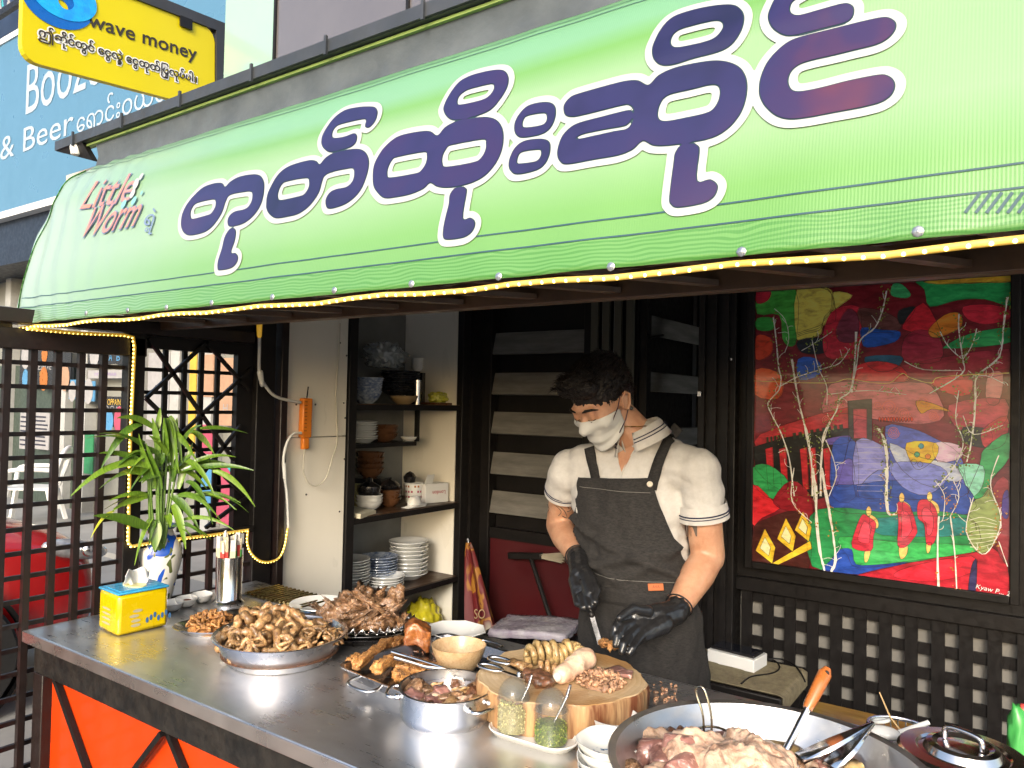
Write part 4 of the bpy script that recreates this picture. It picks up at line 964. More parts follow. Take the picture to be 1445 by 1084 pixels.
# ---------------------------------------------------------------- cables and the orange power strip on the cream wall
XW = X0+.004
wire = mat('white_cable', (.7, .7, .66), .4)
og = mat('orange_plastic', (.75, .22, .02), .35, c2=(.68, .2, .02))
t = root('power_strip', at(431, 600, x=XW), 'orange power strip hanging on the cream wall', 'power strip')
a, c = at(432, 562, x=XW+.012), at(430, 618, x=XW+.012)
B().bar(a, c, .05, .03, up=(1, 0, 0)).build('housing', og, t, bevel=.005)
B().bar(c, at(430, 634, x=XW+.012), .032, .024, up=(1, 0, 0)).build('cable_neck', og, t, bevel=.005)
for i in range(9):
    p = a.lerp(c, (i+1)/11)+Vector((.0165, -.012, 0)); B().box(p, (.003, .012, .004)).build('slot', mat('orange_shadow_plastic', (.35, .09, .01), .5), t)
b = B(); b.tube([at(435, 546, x=XW+.01), at(433, 562, x=XW+.02)], .003, 6); b.build('hook', black, t)
def cable(name, pp, r, m, label, dx=0):
    q = [Vector(p) for p in cat_rom(pp, 6)]; b = B(); b.tube(q, r, 7); return tag(b.build(name, m, smooth=60), label, 'cable')
XC = XW+.03
cable('cable', [at(366, 462, x=X0+.1), at(366, 490, x=X0+.08), at(366, 525, x=X0+.06), at(372, 541, x=X0+.05), at(390, 560, x=XC), at(424, 568, x=XC)], .0065, wire, 'white cable from the awning lamp down to the orange power strip')
cable('cable', [at(425, 611, x=XC), at(413, 613, x=XC), at(404, 628, x=XC), at(400, 655, x=XC), at(405, 700, x=XC), at(407, 745, x=XC)], .006, wire, 'white cable from the power strip down to the rope light loop')
cable('cable', [at(430, 634, x=XC), at(428, 660, x=XC), at(434, 680, x=XC), at(446, 686, x=XC), at(460, 675, x=XC), at(468, 650, x=XC), at(476, 620, x=XC-.02), at(474, 560, x=XC-.02), at(478, 500, x=XC-.02), at(480, 456, x=XC-.02)], .0028, mat('cream_cable', (.6, .56, .45), .4), 'thin cream cable looping up the cream wall')
b = B(); b.cone(at(367, 526, x=X0+.06), at(370, 543, x=X0+.05), .012, .009); tag(b.build('inline_switch', wire, smooth=60), 'white inline switch on the cable beside the door column', 'switch')
b = B(); b.cone(at(401, 655, x=XC), at(402, 675, x=XC), .008, .008); tag(b.build('inline_switch', wire, smooth=60), 'white inline connector on the lower cable', 'switch')
t = root('awning_lamp', at(366, 455, x=X0+.1), 'small yellow lit plug lamp under the awning beam', 'lamp')
B().cone(at(366, 452, x=X0+.1), at(366, 474, x=X0+.1), .012, .009).build('plug', led_m, t, smooth=60)
# ---------------------------------------------------------------- the counter
CH = .86; YF = 1.095; YB = 1.95
ctop = bpy.data.materials.new('counter_steel'); ctop.use_nodes = True; n = NT(ctop); P = n.n['Principled BSDF']
v = n.tc((1, 1, 1)); f = n.noise(v, 2.6, 6, .65, .6); f2 = n.noise(n.tc((1, 9, 1)), 14, 4)
n.link(n.ramp(f, [(.3, (.6, .6, .62)), (.7, (.85, .85, .86))]), P.inputs['Base Color'])
n.link(n.ramp(n.mix(.4, f, f2), [(.35, (.2,)*3), (.65, (.46,)*3)]), P.inputs['Roughness']); P.inputs['Metallic'].default_value = .93
n.link(n.bump(n.noise(v, 7, 3), .12, .004), P.inputs['Normal'])
edge = mat('counter_edge', (.6, .57, .55), .35, .9, c2=(.5, .42, .39), nscale=3)
dark_ap = mat('dark_apron', (.006, .006, .006), .5, c2=(.016, .014, .012), nscale=16, contrast=.1, bump=.2, bscale=120)
orange = mat('orange_panel', (.56, .045, .002), .4, c2=(.46, .035, .002), nscale=2, coat=.2)
ct = root('counter', (-1, 1.5, 0), 'long stall counter with steel top and orange front crossed by dark bars', 'counter')
B().bb((-2.587, YF, CH-.028), (1.25, YB, CH)).build('counter_top', ctop, ct, bevel=.004)
B().bb((-2.589, YF-.004, CH-.034), (1.25, YF-.0005, CH-.001)).build('front_lip', edge, ct, bevel=.002)
B().bb((-2.592, YF, CH-.034), (-2.5885, YB, CH-.001)).build('side_lip', edge, ct)
za = at(200, 1010, y=YF+.02).z
B().bb((-2.56, YF+.02, CH-.125), (1.25, YF+.045, CH-.03)).build('apron', dark_ap, ct, bevel=.003)
B().bb((-2.56, YF+.03, CH-.125), (-2.531, YB, CH-.03)).build('apron', dark_ap, ct)
for x in (-2.53, -1.35, -.1, 1.2):
    B().bb((x-.03, YF+.02, 0), (x+.03, YF+.08, CH-.126)).build('leg', brownsteel, ct, bevel=.003)
    B().bb((x-.03, YB-.1, 0), (x+.03, YB-.04, CH-.03)).build('leg', brownsteel, ct, bevel=.003)
B().bb((-2.5, YF+.05, .05), (1.2, YF+.056, CH-.126)).build('front_panel', orange, ct)
B().bb((-2.5, YF+.03, .05), (1.2, YF+.06, .09)).build('bottom_rail', black, ct)
zt_ = CH-.13
for i in range(6):
    x0_ = -2.455+i*.61
    for a, c in ((x0_, x0_+.61), (x0_+.61, x0_-.0)):
        B().bar((a, YF+.038 if c > a else YF+.0225, zt_), (c, YF+.038 if c > a else YF+.0225, .1), .016, .015, up=(0, 1, 0)).build('diagonal_bar', black, ct)
# ribbed steel mat at the back left of the counter
t = root('ribbed_tray', (-2.25, 1.85, CH), 'ribbed steel tray with warm shine at the back left of the counter', 'tray')
b = B()
for i in range(14): b.tube([(-2.42+i*.024, 1.78, CH+.007), (-2.42+i*.024, 1.93, CH+.007)], .007, 8)
o = b.build('rib', mat('golden_steel', (.62, .5, .22), .22, 1), t, smooth=60); o['kind'] = 'stuff'
B().bb((-2.44, 1.77, CH+.0005), (-2.09, 1.94, CH+.004)).build('base', steel, t)

def T(name, label, cat_, loc, group=None): return root(name, loc, label, cat_, group)
# tissue box: yellow tin with blue lid
c0 = at(165, 900, z=CH); dxy = at(237, 884, z=CH)-c0; dlx = at(130, 888, z=CH)-c0
ang = math.atan2(dxy.y, dxy.x); Lb = dxy.length; Wb = .135
ux = Vector((math.cos(ang), math.sin(ang), 0)); uy = Vector((-ux.y, ux.x, 0))
tb_ = T('tissue_box', 'yellow tin tissue box with blue lid and white tissue on the counter', 'tissue box', c0+ux*Lb/2+uy*Wb/2)
cc = c0+ux*Lb/2+uy*Wb/2; Hb = .125; rm = Matrix((ux, uy, (0, 0, 1))).transposed()
ytin = mat('yellow_tin', (.62, .45, .0), .28, c2=(.6, .43, .0), coat=.5); btin = mat('blue_tin', (.05, .38, .66), .3, coat=.4)
b = B(); b.box(cc+Vector((0, 0, Hb/2+.001)), (Lb, Wb, Hb), rm); b.build('tin', ytin, tb_, bevel=.012)
b = B(); b.box(cc+Vector((0, 0, Hb+.004)), (Lb+.003, Wb+.003, .007), rm); b.build('lid', btin, tb_, bevel=.003)
b = B(); b.box(cc+Vector((0, 0, Hb+.009)), (Lb-.02, Wb-.02, .003), rm); b.build('lid', btin, tb_, bevel=.0014)
b = B(); b.lathe([(.0, .0), (1, 0), (1, .003), (0, .003)], cc+Vector((0, 0, Hb+.0105)), 28, sx=.05, sy=.028, rot=None); o = b.build('slot_ring', mat('pale_yellow_ring', (.7, .65, .3), .4), tb_)
bm2 = bmesh.new(); K = 12
for i in range(K+1):
    for j in range(K+1):
        u, v_ = i/K-.5, j/K
        p = cc+ux*(u*(.05+.05*v_)+.012*v_)+uy*(.012*math.sin(u*9+v_*3)+.02*(v_-.5)*u*2)+Vector((0, 0, Hb+.008+.055*v_*(1-.5*abs(u+.1))+.008*math.sin(u*14)))
        bm2.verts.new(p-OFF[tb_.name])
bm2.verts.ensure_lookup_table()
for i in range(K):
    for j in range(K): bm2.faces.new([bm2.verts[i*(K+1)+j], bm2.verts[(i+1)*(K+1)+j], bm2.verts[(i+1)*(K+1)+j+1], bm2.verts[i*(K+1)+j+1]])
me = bpy.data.meshes.new('tissue'); bm2.to_mesh(me); bm2.free(); me.materials.append(tissue); me.shade_smooth()
o = bpy.data.objects.new('tissue', me); COL.objects.link(o); o.parent = tb_; o.modifiers.new('t', 'SOLIDIFY').thickness = .002
# plain generic print: blue and grey patches where the tin is decorated
def face_patch(face, u, v_, w, h, m, nm='printed_patch', k=14):
    b = B(); n3 = -uy if face == 0 else -ux; o3 = c0 if face == 0 else c0+uy*Wb
    d3 = ux if face == 0 else -uy
    b.add([o3+n3*.0012+d3*(u+w/2*math.cos(2*math.pi*i/k))+Vector((0, 0, v_+h/2*math.sin(2*math.pi*i/k))) for i in range(k)], [list(range(k))]); b.build(nm, m, tb_)
gp = mat('grey_print', (.5, .45, .3), .4); bp = mat('blue_print', (.05, .16, .36), .4)
for i_ in range(7): face_patch(0, .09+.012*i_, .035+.006*(i_ % 3), .009, .018, bp)
for (u, v_) in ((.055, .04), (.05, .055), (.06, .07), (.055, .026)): face_patch(0, u, v_, .03, .01, gp)
for v_ in (.03, .045, .06, .075): face_patch(1, .06, v_, .06, .007, gp)

# vase with lucky bamboo
vc = at(222, 846, z=CH)
vcer = bpy.data.materials.new('painted_porcelain'); vcer.use_nodes = True; n = NT(vcer); P = n.n['Principled BSDF']
v = n.tc(); P.inputs['Roughness'].default_value = .15; P.inputs['Coat Weight'].default_value = .6
f1 = n.noise(v, 13, 1, .4, .8); f3 = n.noise(n.tc((1, 1, 1), rot=(1, 2, 0)), 17, 1, .4, 1.2)
a_ = n.mix(n.ramp(f1, [(.55, (0,)*3), (.57, (1,)*3)]), (.76, .74, .66), (.015, .09, .5))
n.link(n.mix(n.ramp(f3, [(.62, (0,)*3), (.64, (1,)*3)]), a_, (.1, .13, .03)), P.inputs['Base Color'])
t = T('vase', 'white porcelain vase painted with blue flowers beside the tissue box', 'vase', vc)
b = B(); b.lathe([(0, 0), (.045, 0), (.052, .02), (.062, .07), (.078, .14), (.079, .18), (.068, .215), (.05, .235), (.046, .25), (.056, .268), (.053, .268), (.042, .25), (.045, .235), (.06, .21), (.07, .17), (0, .1)], vc, 40); b.build('body', vcer, t, smooth=50)
b = B(); b.lathe([(.051, .258), (.0575, .266), (.0575, .271), (.052, .271), (.05, .262)], vc, 40, caps=False); b.build('rim', mat('blue_glaze', (.08, .18, .4), .25, coat=.5), t, smooth=50)
leafm = bpy.data.materials.new('leaf_green'); leafm.use_nodes = True; n = NT(leafm); P = n.n['Principled BSDF']
oi = n.new('ObjectInfo'); v = n.tc((1, 12, 1)); f = n.noise(v, 22, 3)
n.link(n.mix(oi.outputs['Random'], n.ramp(f, [(.3, (.10, .2, .014)), (.7, (.2, .32, .03))]), n.ramp(f, [(.3, (.03, .085, .01)), (.7, (.08, .17, .018))])), P.inputs['Base Color'])
P.inputs['Roughness'].default_value = .35; P.inputs['Coat Weight'].default_value = .3
P.inputs['Subsurface Weight'].default_value = .15; P.inputs['Subsurface Radius'].default_value = (.01, .02, .004); P.inputs['Subsurface Scale'].default_value = .3
yleaf = mat('yellow_leaf', (.5, .46, .03), .4, c2=(.3, .36, .03), nscale=20)
stemm = mat('bamboo_stem', (.12, .22, .03), .35, c2=(.08, .15, .03), nscale=20, coat=.3)
pl_ = T('bamboo_plant', 'leafy lucky bamboo standing in the blue and white vase', 'plant', vc+Vector((0, 0, .1)))
YV = vc.y; VX = (vc.x, vc.y)
def pp(px, py, d=0):  # on a plane through the vase that faces the street, shifted by d towards it
    n3 = Vector((.57, -.82, 0)); o3 = Vector((vc.x, vc.y, 0))+n3*d; r3 = Vector(ray(px, py)); t_ = (o3-Vector(CP)).dot(n3)/r3.dot(n3); q3 = Vector(CP)+r3*t_; return q3 if q3.x > X0+.05 else at(px, py, x=X0+.05+abs(d)*.4)
stems = []
for (bx, tx, ty) in ((215, 208, 640), (222, 218, 600), (226, 232, 590), (230, 246, 615), (224, 222, 650), (219, 212, 668), (232, 250, 660), (228, 236, 640)):
    dd = R_.uniform(-.03, .03); p0 = vc+Vector((R_.uniform(-.02, .02), R_.uniform(-.02, .02), .11)); p1 = pp(bx, 765, dd*.7); p2 = pp((bx+tx)/2+R_.uniform(-2, 2), (765+ty)/2, dd); p3 = pp(tx, ty, dd*1.5)
    q = [Vector(x) for x in cat_rom([p0, p1, p2, p3], 6)]; b = B(); b.tube(q, [.0062-.0025*i/len(q) for i in range(len(q))], 8)
    for k in (5, 9, 13): b.ball(q[k], .0072, 8, 4, (1, 1, .3))
    b.build('stem', stemm, pl_, smooth=50); stems.append(q)
def leaf(p0, p1, sag, w, m=leafm, twist=0, nrm=(.5, -.7, .5)):
    p0, p1 = Vector(p0), Vector(p1); K = 10; d = p1-p0; L = d.length
    mid = p0.lerp(p1, .5)+Vector((0, 0, sag*L)); b = B(); vs = []; nrm = Vector(nrm).normalized()
    for i in range(K+1):
        t_ = i/K; q = p0*(1-t_)**2+mid*2*t_*(1-t_)+p1*t_*t_; tn = ((mid-p0)*(1-t_)+(p1-mid)*t_).normalized()
        sd_ = tn.cross(nrm); sd_ = sd_.normalized() if sd_.length > .05 else Vector((1, 0, 0)); up = sd_.cross(tn).normalized()
        a_ = twist*t_; sd2 = sd_*math.cos(a_)+up*math.sin(a_); up2 = up*math.cos(a_)-sd_*math.sin(a_)
        ww = w*(math.sin(math.pi*min(1, (t_*.93+.05))**.72)**.9)*.5+.0006
        vs += [q-sd2*ww+up2*ww*.35, q, q+sd2*ww+up2*ww*.35]
    b.add(vs, [(3*i+k, 3*i+k+1, 3*i+k+4, 3*i+k+3) for i in range(K) for k in (0, 1)])
    return b.build('leaf', m, pl_, smooth=80, fixn=False)
LV = [((208, 640), (175, 655), .3, .03), ((200, 600), (143, 660), .35, .033), ((218, 605), (165, 590), .25, .025), ((222, 610), (226, 575), .05, .022), ((236, 640), (232, 590), .1, .034),
      ((236, 590), (244, 665), .2, .04), ((205, 625), (122, 618), .1, .03), ((214, 660), (100, 700), .35, .034), ((214, 668), (140, 690), .25, .045), ((205, 655), (140, 640), .18, .026),
      ((208, 700), (160, 718), .1, .03), ((210, 745), (132, 728), .1, .042), ((216, 700), (158, 722), .2, .026), ((214, 745), (130, 762), .3, .02), ((216, 730), (190, 798), .35, .024),
      ((222, 735), (218, 778), .02, .045), ((240, 700), (280, 745), .25, .035), ((244, 712), (262, 775), .25, .034), ((236, 725), (240, 745), .2, .03), ((250, 660), (274, 640), .15, .028),
      ((252, 665), (322, 655), .18, .032), ((255, 650), (303, 700), .35, .026), ((262, 665), (358, 664), .15, .024), ((262, 680), (300, 740), .4, .022), ((300, 665), (360, 715), .3, .024), ((270, 700), (340, 710), .25, .016),
      ((254, 630), (284, 600), .15, .03), ((252, 690), (272, 625), .05, .03), ((268, 610), (302, 640), .3, .026), ((282, 605), (350, 612), .1, .024), ((240, 650), (210, 615), .2, .03), ((222, 660), (232, 640), .15, .05),
      ((228, 690), (206, 625), .05, .03), ((218, 690), (196, 612), -.05, .04), ((225, 640), (215, 590), .1, .026), ((246, 740), (284, 755), .2, .02), ((255, 735), (330, 748), .25, .016), ((216, 640), (140, 612), .2, .022),
      ((246, 620), (250, 590), .1, .022), ((242, 680), (252, 640), .1, .03), ((230, 670), (196, 680), .2, .035), ((236, 660), (292, 690), .3, .03), ((225, 655), (180, 700), .3, .028), ((250, 700), (312, 735), .3, .024), ((234, 610), (280, 655), .4, .03)]
for (a_, c_, sag, w) in LV:
    d0 = R_.uniform(-.04, .04); d1 = d0+R_.uniform(-.09, .12)
    yl = (a_, c_) in (((214, 745), (130, 762)),)
    if yl: a_, c_ = (162, 722), (128, 760)
    leaf(pp(*a_, d0), pp(*c_, d1), sag, w*.82, yleaf if yl else leafm, R_.uniform(-.9, .9), (R_.uniform(.2, .8), -.7, R_.uniform(.1, .9)))

for i in range(26):
    (a_, c_, sag, w) = LV[i*5 % len(LV)]; jx, jy = R_.uniform(-14, 14), R_.uniform(-12, 16); d0 = R_.uniform(-.05, .05)
    leaf(pp(a_[0]+jx*.3, a_[1]+jy*.3, d0), pp(c_[0]+jx, c_[1]+jy, d0+R_.uniform(-.08, .1)), sag*1.3, w*.5, leafm, R_.uniform(-1.2, 1.2), (R_.uniform(.1, .9), -.6, R_.uniform(0, .9)))
# three little dishes
for i, (px, py) in enumerate(((243, 862), (263, 856), (285, 850))):
    c = at(px, py, z=CH); b = B(); b.lathe([(0, .003), (.018, 0), (.034, .012), (.042, .03), (.039, .031), (.028, .014), (0, .008)], c, 24, jit=lambda a, z: 1+.1*math.cos(a*2+1)+(.25 if abs(a-2.4) < .2 and z > .02 else 0))
    tag(b.build('sauce_dish', white, smooth=50), ('small white dish touching the tissue box', 'middle one of the three small white dishes, holding chilli flakes', 'small white dish nearest the steel cup')[i], 'dish', 'small white dishes in a row')
c = at(263, 856, z=CH)+Vector((0, 0, .02)); crumple('chilli_flakes', c-Vector((0, 0, .008)), (.024, .024, .007), mat('chilli', (.25, .05, .02), .6, c2=(.12, .05, .02), nscale=80), 'dark red chilli flakes in the middle white dish', 'spice', sub=3)
# steel cup with paper wrapped chopsticks
c = at(322, 852, z=CH); t = T('steel_cup', 'tall steel cup holding wrapped sticks beside the vase', 'cup', c)
b = B(); b.lathe([(0, 0), (.052, 0), (.056, .008), (.048, .014), (.044, .02), (.046, .17), (.044, .17), (.042, .022), (0, .02)], c, 32); b.build('body', chrome, t, smooth=40)
wr = [mat('wrapper_cream', (.68, .6, .42), .5), mat('wrapper_green', (.06, .36, .08), .4), mat('wrapper_white', (.72, .7, .66), .5), mat('wrapper_red', (.6, .08, .07), .4)]
for i in range(16):
    a = R_.uniform(0, 6.28); r = R_.uniform(.005, .034); tl = R_.uniform(0, .014); hh = R_.uniform(.22, .26)
    p0 = c+Vector((r*math.cos(a), r*math.sin(a), .03)); p1 = c+Vector(((r+tl)*math.cos(a), (r+tl)*math.sin(a), hh))
    t2 = T('wrapped_stick', ('cream', 'green and cream', 'white', 'red and white')[i % 4]+' paper wrapped stick standing in the tall steel cup', 'stick packet', p0, 'wrapped sticks in the steel cup')
    B().bar(p0, p1, .017, .006, up=(math.cos(a*2), math.sin(a*2), .1)).build('wrapper', wr[(0, 0, 2, 2)[i % 4]], t2)
    B().bar(p0.lerp(p1, .62), p0.lerp(p1, .8), .0185, .0075, up=(math.cos(a*2), math.sin(a*2), .1)).build('printed_band', wr[(3, 1, 0, 3)[i % 4]], t2)

# ---------------------------------------------------------------- food materials
def meat(name, c, c2, rough=.32, ns=30, bump=.35, bs=120, coat=.28, c3=None, sss=.08):
    m = bpy.data.materials.new(name); m.use_nodes = True; n = NT(m); P = n.n['Principled BSDF']; v = n.tc(); oi = n.new('ObjectInfo')
    f = n.noise(v, ns, 5, .65); st = [(.28, c2), (.62, c)]
    if c3: st.append((.82, c3))
    col = n.ramp(f, st); lt = c3 if c3 else tuple(min(1, q*1.4) for q in c)
    col = n.mix(n.ramp(n.noise(n.tc((1, 2.2, 1), rot=(.5, .3, .8)), ns*2.6, 3, .6, .8), [(.56, (0,)*3), (.66, (.75,)*3)]), col, lt)
    col = n.mix(n.ramp(n.noise(n.tc((1, 1, 1), rot=(2, 1, 0)), ns*.9, 4, .7, 1), [(.36, (.85,)*3), (.47, (0,)*3)]), col, tuple(q*.5 for q in c2)); hs = n.new('HueSaturation'); n.link(col, hs.inputs['Color']); n.link(n.math('ADD', n.math('MULTIPLY', oi.outputs['Random'], .9), .65), hs.inputs['Value']); n.link(hs.outputs[0], P.inputs['Base Color'])
    P.inputs['Roughness'].default_value = rough; P.inputs['Coat Weight'].default_value = coat; P.inputs['Coat Roughness'].default_value = .15
    P.inputs['Subsurface Weight'].default_value = sss; P.inputs['Subsurface Radius'].default_value = (.012, .005, .002); P.inputs['Subsurface Scale'].default_value = .4
    n.link(n.bump(n.noise(v, bs, 4, .6), bump, .003), P.inputs['Normal']); return m
intest = meat('braised_intestine', (.42, .25, .11), (.12, .052, .02), c3=(.56, .4, .21), ns=45, bump=.6)
intpale = meat('pale_intestine', (.5, .36, .16), (.3, .18, .07), c3=(.6, .48, .27))
crisp = meat('crispy_pork', (.46, .22, .06), (.16, .045, .012), .55, 130, 1, 260, .2, c3=(.72, .5, .26))
headm = meat('braised_head_meat', (.26, .14, .07), (.05, .02, .009), .42, 75, 1, 130, c3=(.56, .4, .25))
skinp = meat('boiled_skin', (.58, .42, .30), (.42, .24, .16), .4, 20, .7, 110, .25, c3=(.62, .5, .36))
pinkm = meat('boiled_offal', (.28, .14, .11), (.15, .065, .055), .3, 22, .3, 70, .5, c3=(.52, .34, .29))
minced = meat('minced_meat', (.48, .28, .16), (.3, .14, .08), .45, 70, .8, 220, .2, c3=(.62, .46, .32))
darkm = meat('dark_bits', (.16, .07, .035), (.05, .025, .015), .35, 50, .7, 160)
def dish(name, label, cat_, c, r, h, m, rim=.006, flare=1.15, group=None, thick=.002, seg=56, base_z=0):
    t = T(name, label, cat_, c, group); b = B(); rb = r/flare
    b.lathe([(0, .0), (rb*.96, 0), (rb, .004), (r-.001, h-.006), (r+rim, h-.004), (r+rim+.002, h), (r+rim, h+.0015), (r-.001-thick, h-.001), (rb-thick, .006), (0, .004)], c, seg); b.build('body', m, t, smooth=40); return t
def heap(name, c, rx, ry, hz, m, label, cat_, sub=4, amp=.25, fr=5, seed=1):
    bm2 = bmesh.new(); bmesh.ops.create_grid(bm2, x_segments=44, y_segments=44, size=1)
    for v in list(bm2.verts):
        u, w = v.co.x, v.co.y; r = math.hypot(u, w); s = max(abs(u), abs(w)); k = s/r if r > 1e-6 else 1; u, w = u*k, w*k; r = math.hypot(u, w)
        z = hz*(1-r*r)+hz*amp*noise.noise(Vector((u*fr, w*fr, seed)))*(1-r**4)+hz*amp*.6*noise.noise(Vector((u*fr*2.7, w*fr*2.7, seed+5)))*(1-r**4)
        v.co = Vector((u*rx, w*ry, z))
    me = bpy.data.meshes.new(name); bm2.to_mesh(me); bm2.free(); me.materials.append(m); me.shade_smooth()
    o = bpy.data.objects.new(name, me); COL.objects.link(o); o.location = c; OFF[o.name] = Vector(c); tag(o, label, cat_); return o
def curl(c, R, r, turns=.8, ph=0, tilt=(0, 0, 0), n_=14, wig=.25, seed=0, seg=8):
    rt = Euler(tilt).to_matrix(); pts = []; rr = []
    for i in range(n_+1):
        t_ = i/n_; a = ph+turns*2*math.pi*t_; k = R*(1+wig*math.sin(3*a+seed)); pts.append(Vector(c)+rt@Vector((k*math.cos(a), k*math.sin(a), r*1.1*turns*t_))); rr.append(r*(.85+.22*math.sin(i*2.1+seed))*(.6 if i in (0, n_) else 1))
    return pts, rr
def chunk_mesh(name, m, r=.02, amp=.4, sub=3, sq=(1, .8, .6), seed=0, fr=3):
    bm2 = bmesh.new(); bmesh.ops.create_icosphere(bm2, subdivisions=sub, radius=1)
    for v in bm2.verts:
        p = v.co.copy(); k = 1+amp*noise.noise(p*fr*.5+Vector((seed, 0, 0)))+amp*.6*noise.noise(p*fr+Vector((0, seed, 3))); v.co = Vector((p.x*sq[0]*k*r, p.y*sq[1]*k*r, p.z*sq[2]*k*r))
    me = bpy.data.meshes.new(name); bm2.to_mesh(me); bm2.free(); me.materials.append(m); me.shade_smooth(); return me
def scatter(name, meshes, pts, label, cat_, group, sc=(.8, 1.3), tilt=1.0):
    for i, p in enumerate(pts):
        o = bpy.data.objects.new(name, meshes[i % len(meshes)]); COL.objects.link(o); o.location = p
        o.rotation_euler = (R_.uniform(-tilt, tilt), R_.uniform(-tilt, tilt), R_.uniform(0, 6.28)); s_ = R_.uniform(*sc); o.scale = (s_, s_, s_); tag(o, label, cat_, group)
def disc_pts(c, rx, ry, n_, zf, seed=0):
    rr = random.Random(seed); out = []; tries = 0; md = 1.25*math.sqrt(rx*ry/n_)
    while len(out) < n_ and tries < 6000:
        tries += 1; u, w = rr.uniform(-1, 1), rr.uniform(-1, 1)
        if u*u+w*w > 1: continue
        p = Vector((c[0]+u*rx, c[1]+w*ry, c[2]+zf(math.hypot(u, w))))
        if all((p-q).length > md*(1 if tries < 3000 else .6) for q in out): out.append(p)
    return out

# big bowl of intestines
c = (at(392, 953, z=CH)); c = Vector((-1.765, 1.42, CH))
RB = .178
dish('basin', 'large round aluminium basin of braised intestines at the front of the counter', 'basin', c, RB, .074, alum, rim=.007, flare=1.22)
heap('meat_heap', c+Vector((0, 0, .022)), .162, .162, .04, darkm, 'dark shredded offal filling the large aluminium basin', 'food', seed=2)
ms = []
for k in range(6):
    pts, rr = curl((0, 0, 0), .019+.003*(k % 3), .0108+.0015*(k % 2), .6+.1*k, k, (.3*k, .5, 0), 14, .2, k); b = B(); b.tube(pts, rr, 9); ms.append(mesh_of(b, intest, 70, 'curl'))
P1 = [p for p in disc_pts(c+Vector((-.025, 0, 0)), .125, .14, 44, lambda r: .056+.038*(1-r*r)-.006, 3)]
scatter('intestine_piece', ms, P1, 'curled piece of brown braised intestine in the large aluminium basin', 'meat', 'intestine pieces in the large basin', (.8, 1.25), .9)
P1 = [p for p in disc_pts(c+Vector((-.06, -.0, 0)), .08, .09, 14, lambda r: .085+.028*(1-r*r), 4)]
scatter('intestine_piece', ms, P1, 'curled piece of brown braised intestine in the large aluminium basin', 'meat', 'intestine pieces in the large basin', (.9, 1.25), .9)
kn = []
for k in range(3):
    b = B()
    for q in range(5):
        a = q*1.3+k; b.tube([Vector((-.026+q*.0125, .024*math.cos(a_), .024*math.sin(a_)))+Vector((.011*math.sin(a_+q*1.7+k), .006*math.sin(2*a_+q), 0)) for a_ in [i*2*math.pi/12 for i in range(12)]], .0072, 7, closed=True)
    kn.append(mesh_of(b, intest, 70, 'knot'))
P1 = [c+Vector(v_) for v_ in ((.03, -.1, .072), (.09, -.06, .07), (-.035, -.125, .068), (.05, .0, .082), (.1, .01, .068), (-.02, -.06, .086), (-.09, -.09, .07))]
scatter('intestine_knot', kn, P1, 'ribbed knot of brown intestine at the front of the large basin', 'meat', 'intestine knots in the large basin', (.6, .85), 1.5)
sm = [chunk_mesh('shred', intest, .011, .6, 2, (1.5, .7, .5), k) for k in range(4)]
scatter('meat_shred', sm, disc_pts(c+Vector((.095, .05, 0)), .07, .09, 50, lambda r: .06+.02*(1-r*r), 5), 'thin brown shred of offal at the right side of the large basin', 'meat', 'shreds in the large basin', (.7, 1.3))

# plates behind
def ovalplate(name, label, c, rx, ry, rz, m, h=.018, cat_='plate'):
    t = T(name, label, cat_, c); b = B(); rt = Matrix.Rotation(rz, 3, 'Z')
    b.lathe([(0, 0), (.72, 0), (.76, .003/.1*.1), (.97, h), (1.0, h+.001), (.98, h+.003), (.76, .006), (0, .004)], c, 48, sx=rx, sy=ry, rot=rt); b.build('body', m, t, smooth=40); return t
c1 = Vector((-2.13, 1.445, CH)); ovalplate('oval_plate', 'oval steel plate of fried intestine behind the large basin', c1, .12, .085, .6, steel)
heap('meat_heap', c1+Vector((0, 0, .006)), .085, .065, .03, crisp, 'golden brown fried intestine heaped on the oval steel plate', 'food', seed=7)
fm = []
for k in range(4):
    pts, rr = curl((0, 0, 0), .011, .0045, 1.1, k, (.4*k, .3, 0), 12, .4, k); b = B(); b.tube(pts, rr, 7); fm.append(mesh_of(b, crisp, 70, 'curl'))
scatter('fried_curl', fm, disc_pts(c1, .085, .062, 38, lambda r: .022+.03*(1-r*r), 9), 'small golden curl of fried intestine on the oval steel plate', 'meat', 'fried curls on the oval plate')
c2_ = Vector((-2.09, 1.62, CH)); ovalplate('oval_plate', 'wide steel oval plate behind the other oval plate', c2_, .16, .085, .55, chrome, .02)
scatter('meat_piece', [chunk_mesh('bit', darkm, .014, .5, 2, (1.2, .8, .6), k) for k in range(3)], disc_pts(c2_+Vector((.05, .03, 0)), .06, .035, 14, lambda r: .02+.012*(1-r), 11), 'dark meat piece on the wide oval plate', 'meat', 'dark pieces on the wide oval plate')
c3_ = Vector((-2.07, 1.83, CH)); t = T('plate', 'white plate with green printed rim near the cream wall', 'plate', c3_)
b = B(); b.lathe([(r_, z_) for r_, z_ in platep(.105, .02)], c3_, 40); b.build('body', white, t, smooth=40)
b = B(); b.lathe([(.086, .0165), (.09, .0178), (.0902, .0182), (.086, .0172)], c3_, 40, caps=False); b.build('green_line', mat('green_line', (.1, .3, .12), .3), t)
